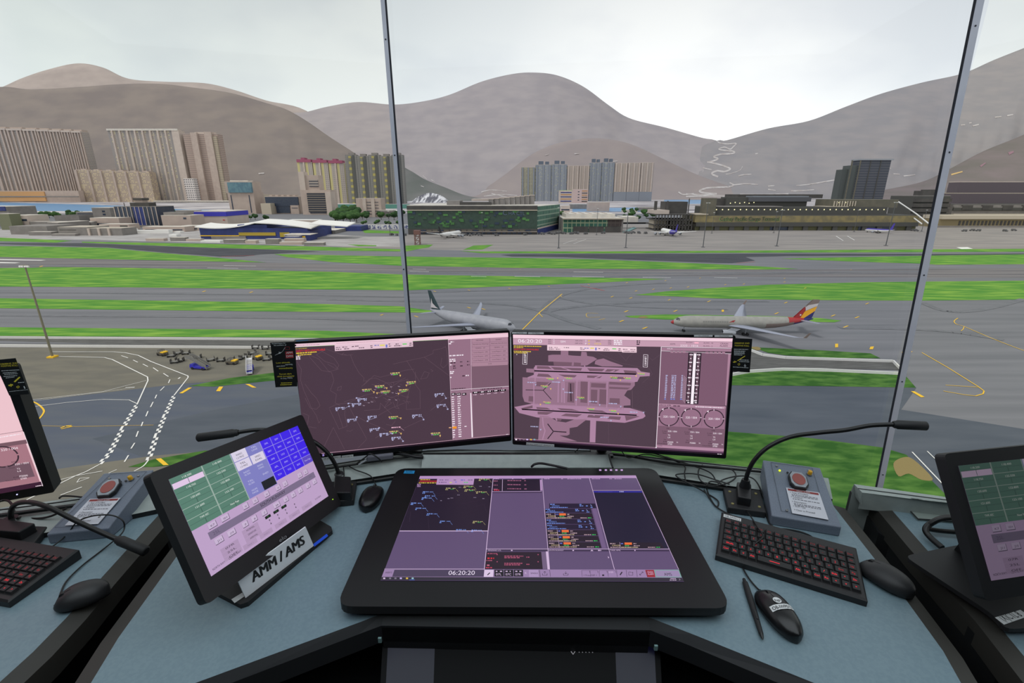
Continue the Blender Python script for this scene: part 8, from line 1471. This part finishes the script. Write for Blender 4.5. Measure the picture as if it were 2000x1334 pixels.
# ------------------------------------------------------------------ loose cables
def cable(label, pts, r=.0022, k=7):
    P = [onz(x, y, DZ+lz(x, y, z)+r) for x, y, z in pts]; b = MB(); b.tube(smooth_path(P, k), r, M_blk, 7); return tag(b.build('cable'), label, 'cable')
cable('thick black cable loop emerging from behind the tablet', [(1038, 912, .05), (1044, 907, .06), (1056, 905, .06), (1075, 908, .05), (1108, 915, .04)], .0038)
cable('thin black cable dropping from middle panel corner to tablet', [(1190, 888, .055), (1192, 900, .05), (1197, 914, .04)], .003)
lg = .012
cable('black cable tangled left of the right microphone base, biggest loop', [(1340, 945, lg), (1337, 925, lg+.01), (1338, 912, .03), (1325, 903, .04), (1300, 893, .045), (1270, 884, .045), (1225, 880, .045)])
cable('black cable looping from the ledge down beside the keyboard', [(1300, 892, .04), (1340, 905, .04), (1385, 922, .02), (1400, 940, .006), (1420, 950, .02)])
cable('oval black cable loop on the grey ledge left of microphone', [(1425, 946, .02), (1400, 938, .006), (1360, 926, .012), (1325, 926, .014), (1322, 931, .012), (1345, 944, .006), (1378, 962, .002), (1402, 978, .002), (1400, 990, .002), (1390, 978, .002), (1382, 960, .003), (1380, 948, .006), (1390, 940, .008), (1410, 945, .006)])
cable('long black cable running from the ledge over desk to keyboard', [(1375, 956, .003), (1385, 972, .002), (1402, 992, .002), (1440, 1012, .002), (1480, 1030, .004), (1540, 1034, .002), (1580, 1045, .002), (1602, 1066, .02)])
cable('upper black cable loop round the back of the microphone base', [(1372, 908, .03), (1364, 920, .02), (1368, 938, .01), (1390, 948, .006), (1420, 944, .01), (1437, 932, .012), (1430, 918, .02), (1405, 912, .03), (1385, 911, .03)])
cable('black cable arcing behind microphone toward the alarm box', [(1400, 950, .006), (1410, 938, .01), (1440, 930, .02), (1465, 932, .03), (1480, 945, .02), (1492, 975, .004), (1497, 1005, .002), (1503, 1022, .002), (1520, 1036, .002), (1525, 1045, .02)])
cable('black cable crossing under the left centre monitor, first strand', [(697, 905, .05), (715, 892, .07), (722, 886, .08), (735, 892, .07), (746, 902, .05)])
cable('flat black cable bundle under the left centre monitor', [(752, 886, .05), (780, 886, .05), (812, 892, .05), (826, 893, .045)], .006)
cable('black cable under the right monitor stand foot, crossing strands', [(1120, 886, .05), (1128, 878, .06), (1134, 872, .08)], .0015)
cable('thin black cable zigzag under right centre monitor', [(1215, 882, .06), (1228, 894, .05), (1262, 887, .06), (1300, 895, .05), (1340, 905, .045)], .0018)
cable('thick twisted black cable behind the right touch monitor', [(1990, 1022, .03), (1900, 1015, .04), (1850, 1010, .04), (1822, 1020, .03), (1808, 1033, .02), (1815, 1048, .01), (1840, 1070, .006)], .0075)
cable('second twisted black cable beside the right touch monitor', [(1990, 1050, .01), (1900, 1042, .012), (1830, 1036, .012), (1812, 1030, .02), (1830, 1016, .045), (1860, 1012, .05), (1900, 1020, .05)], .006)
cable('thin black cable lying on the left ledge behind alarm box', [(116, 973, .05), (122, 969, .05), (140, 969, .05), (160, 971, .05)], .0025)
cable('thin black cable curling round the left microphone base', [(-20, 995, .05), (0, 979, .05), (15, 978, .05), (24, 987, .05), (28, 1000, .04), (33, 1012, .03), (45, 1010, .02), (70, 1013, .02), (100, 1008, .03), (130, 993, .05)], .003)
# small adapter with silver body on the ledge
p = onz(760, 893, .80); t = thing('power_adapter', 'grey power adapter lying on the ledge under left centre monitor', 'adapter', p); b = MB(); q_ = [onz(x, y, .80) for x, y in ((716, 903), (768, 897), (769, 889), (720, 893))]; b.prism(q_, (0, 0, .018), mat('adapter_grey', (112, 112, 122), .4)); b.build('body', t, bevel=.004)
b = MB(); b.tube([q_[0]+V((0, 0, .009)), onz(700, 908, .80)], [.004, .0025], mat('plug_grey', (140, 144, 150), .5), 8); b.build('plug', t)
b = MB(); q_ = [onz(x, y, .768) for x, y in ((1407, 927), (1418, 928), (1416, 920), (1406, 919))]; b.prism(q_, (0, 0, .01), M_bplast); tag(b.build('cable_clip', bevel=.002), 'small black cable clip on the grey ledge right of monitors', 'clip')
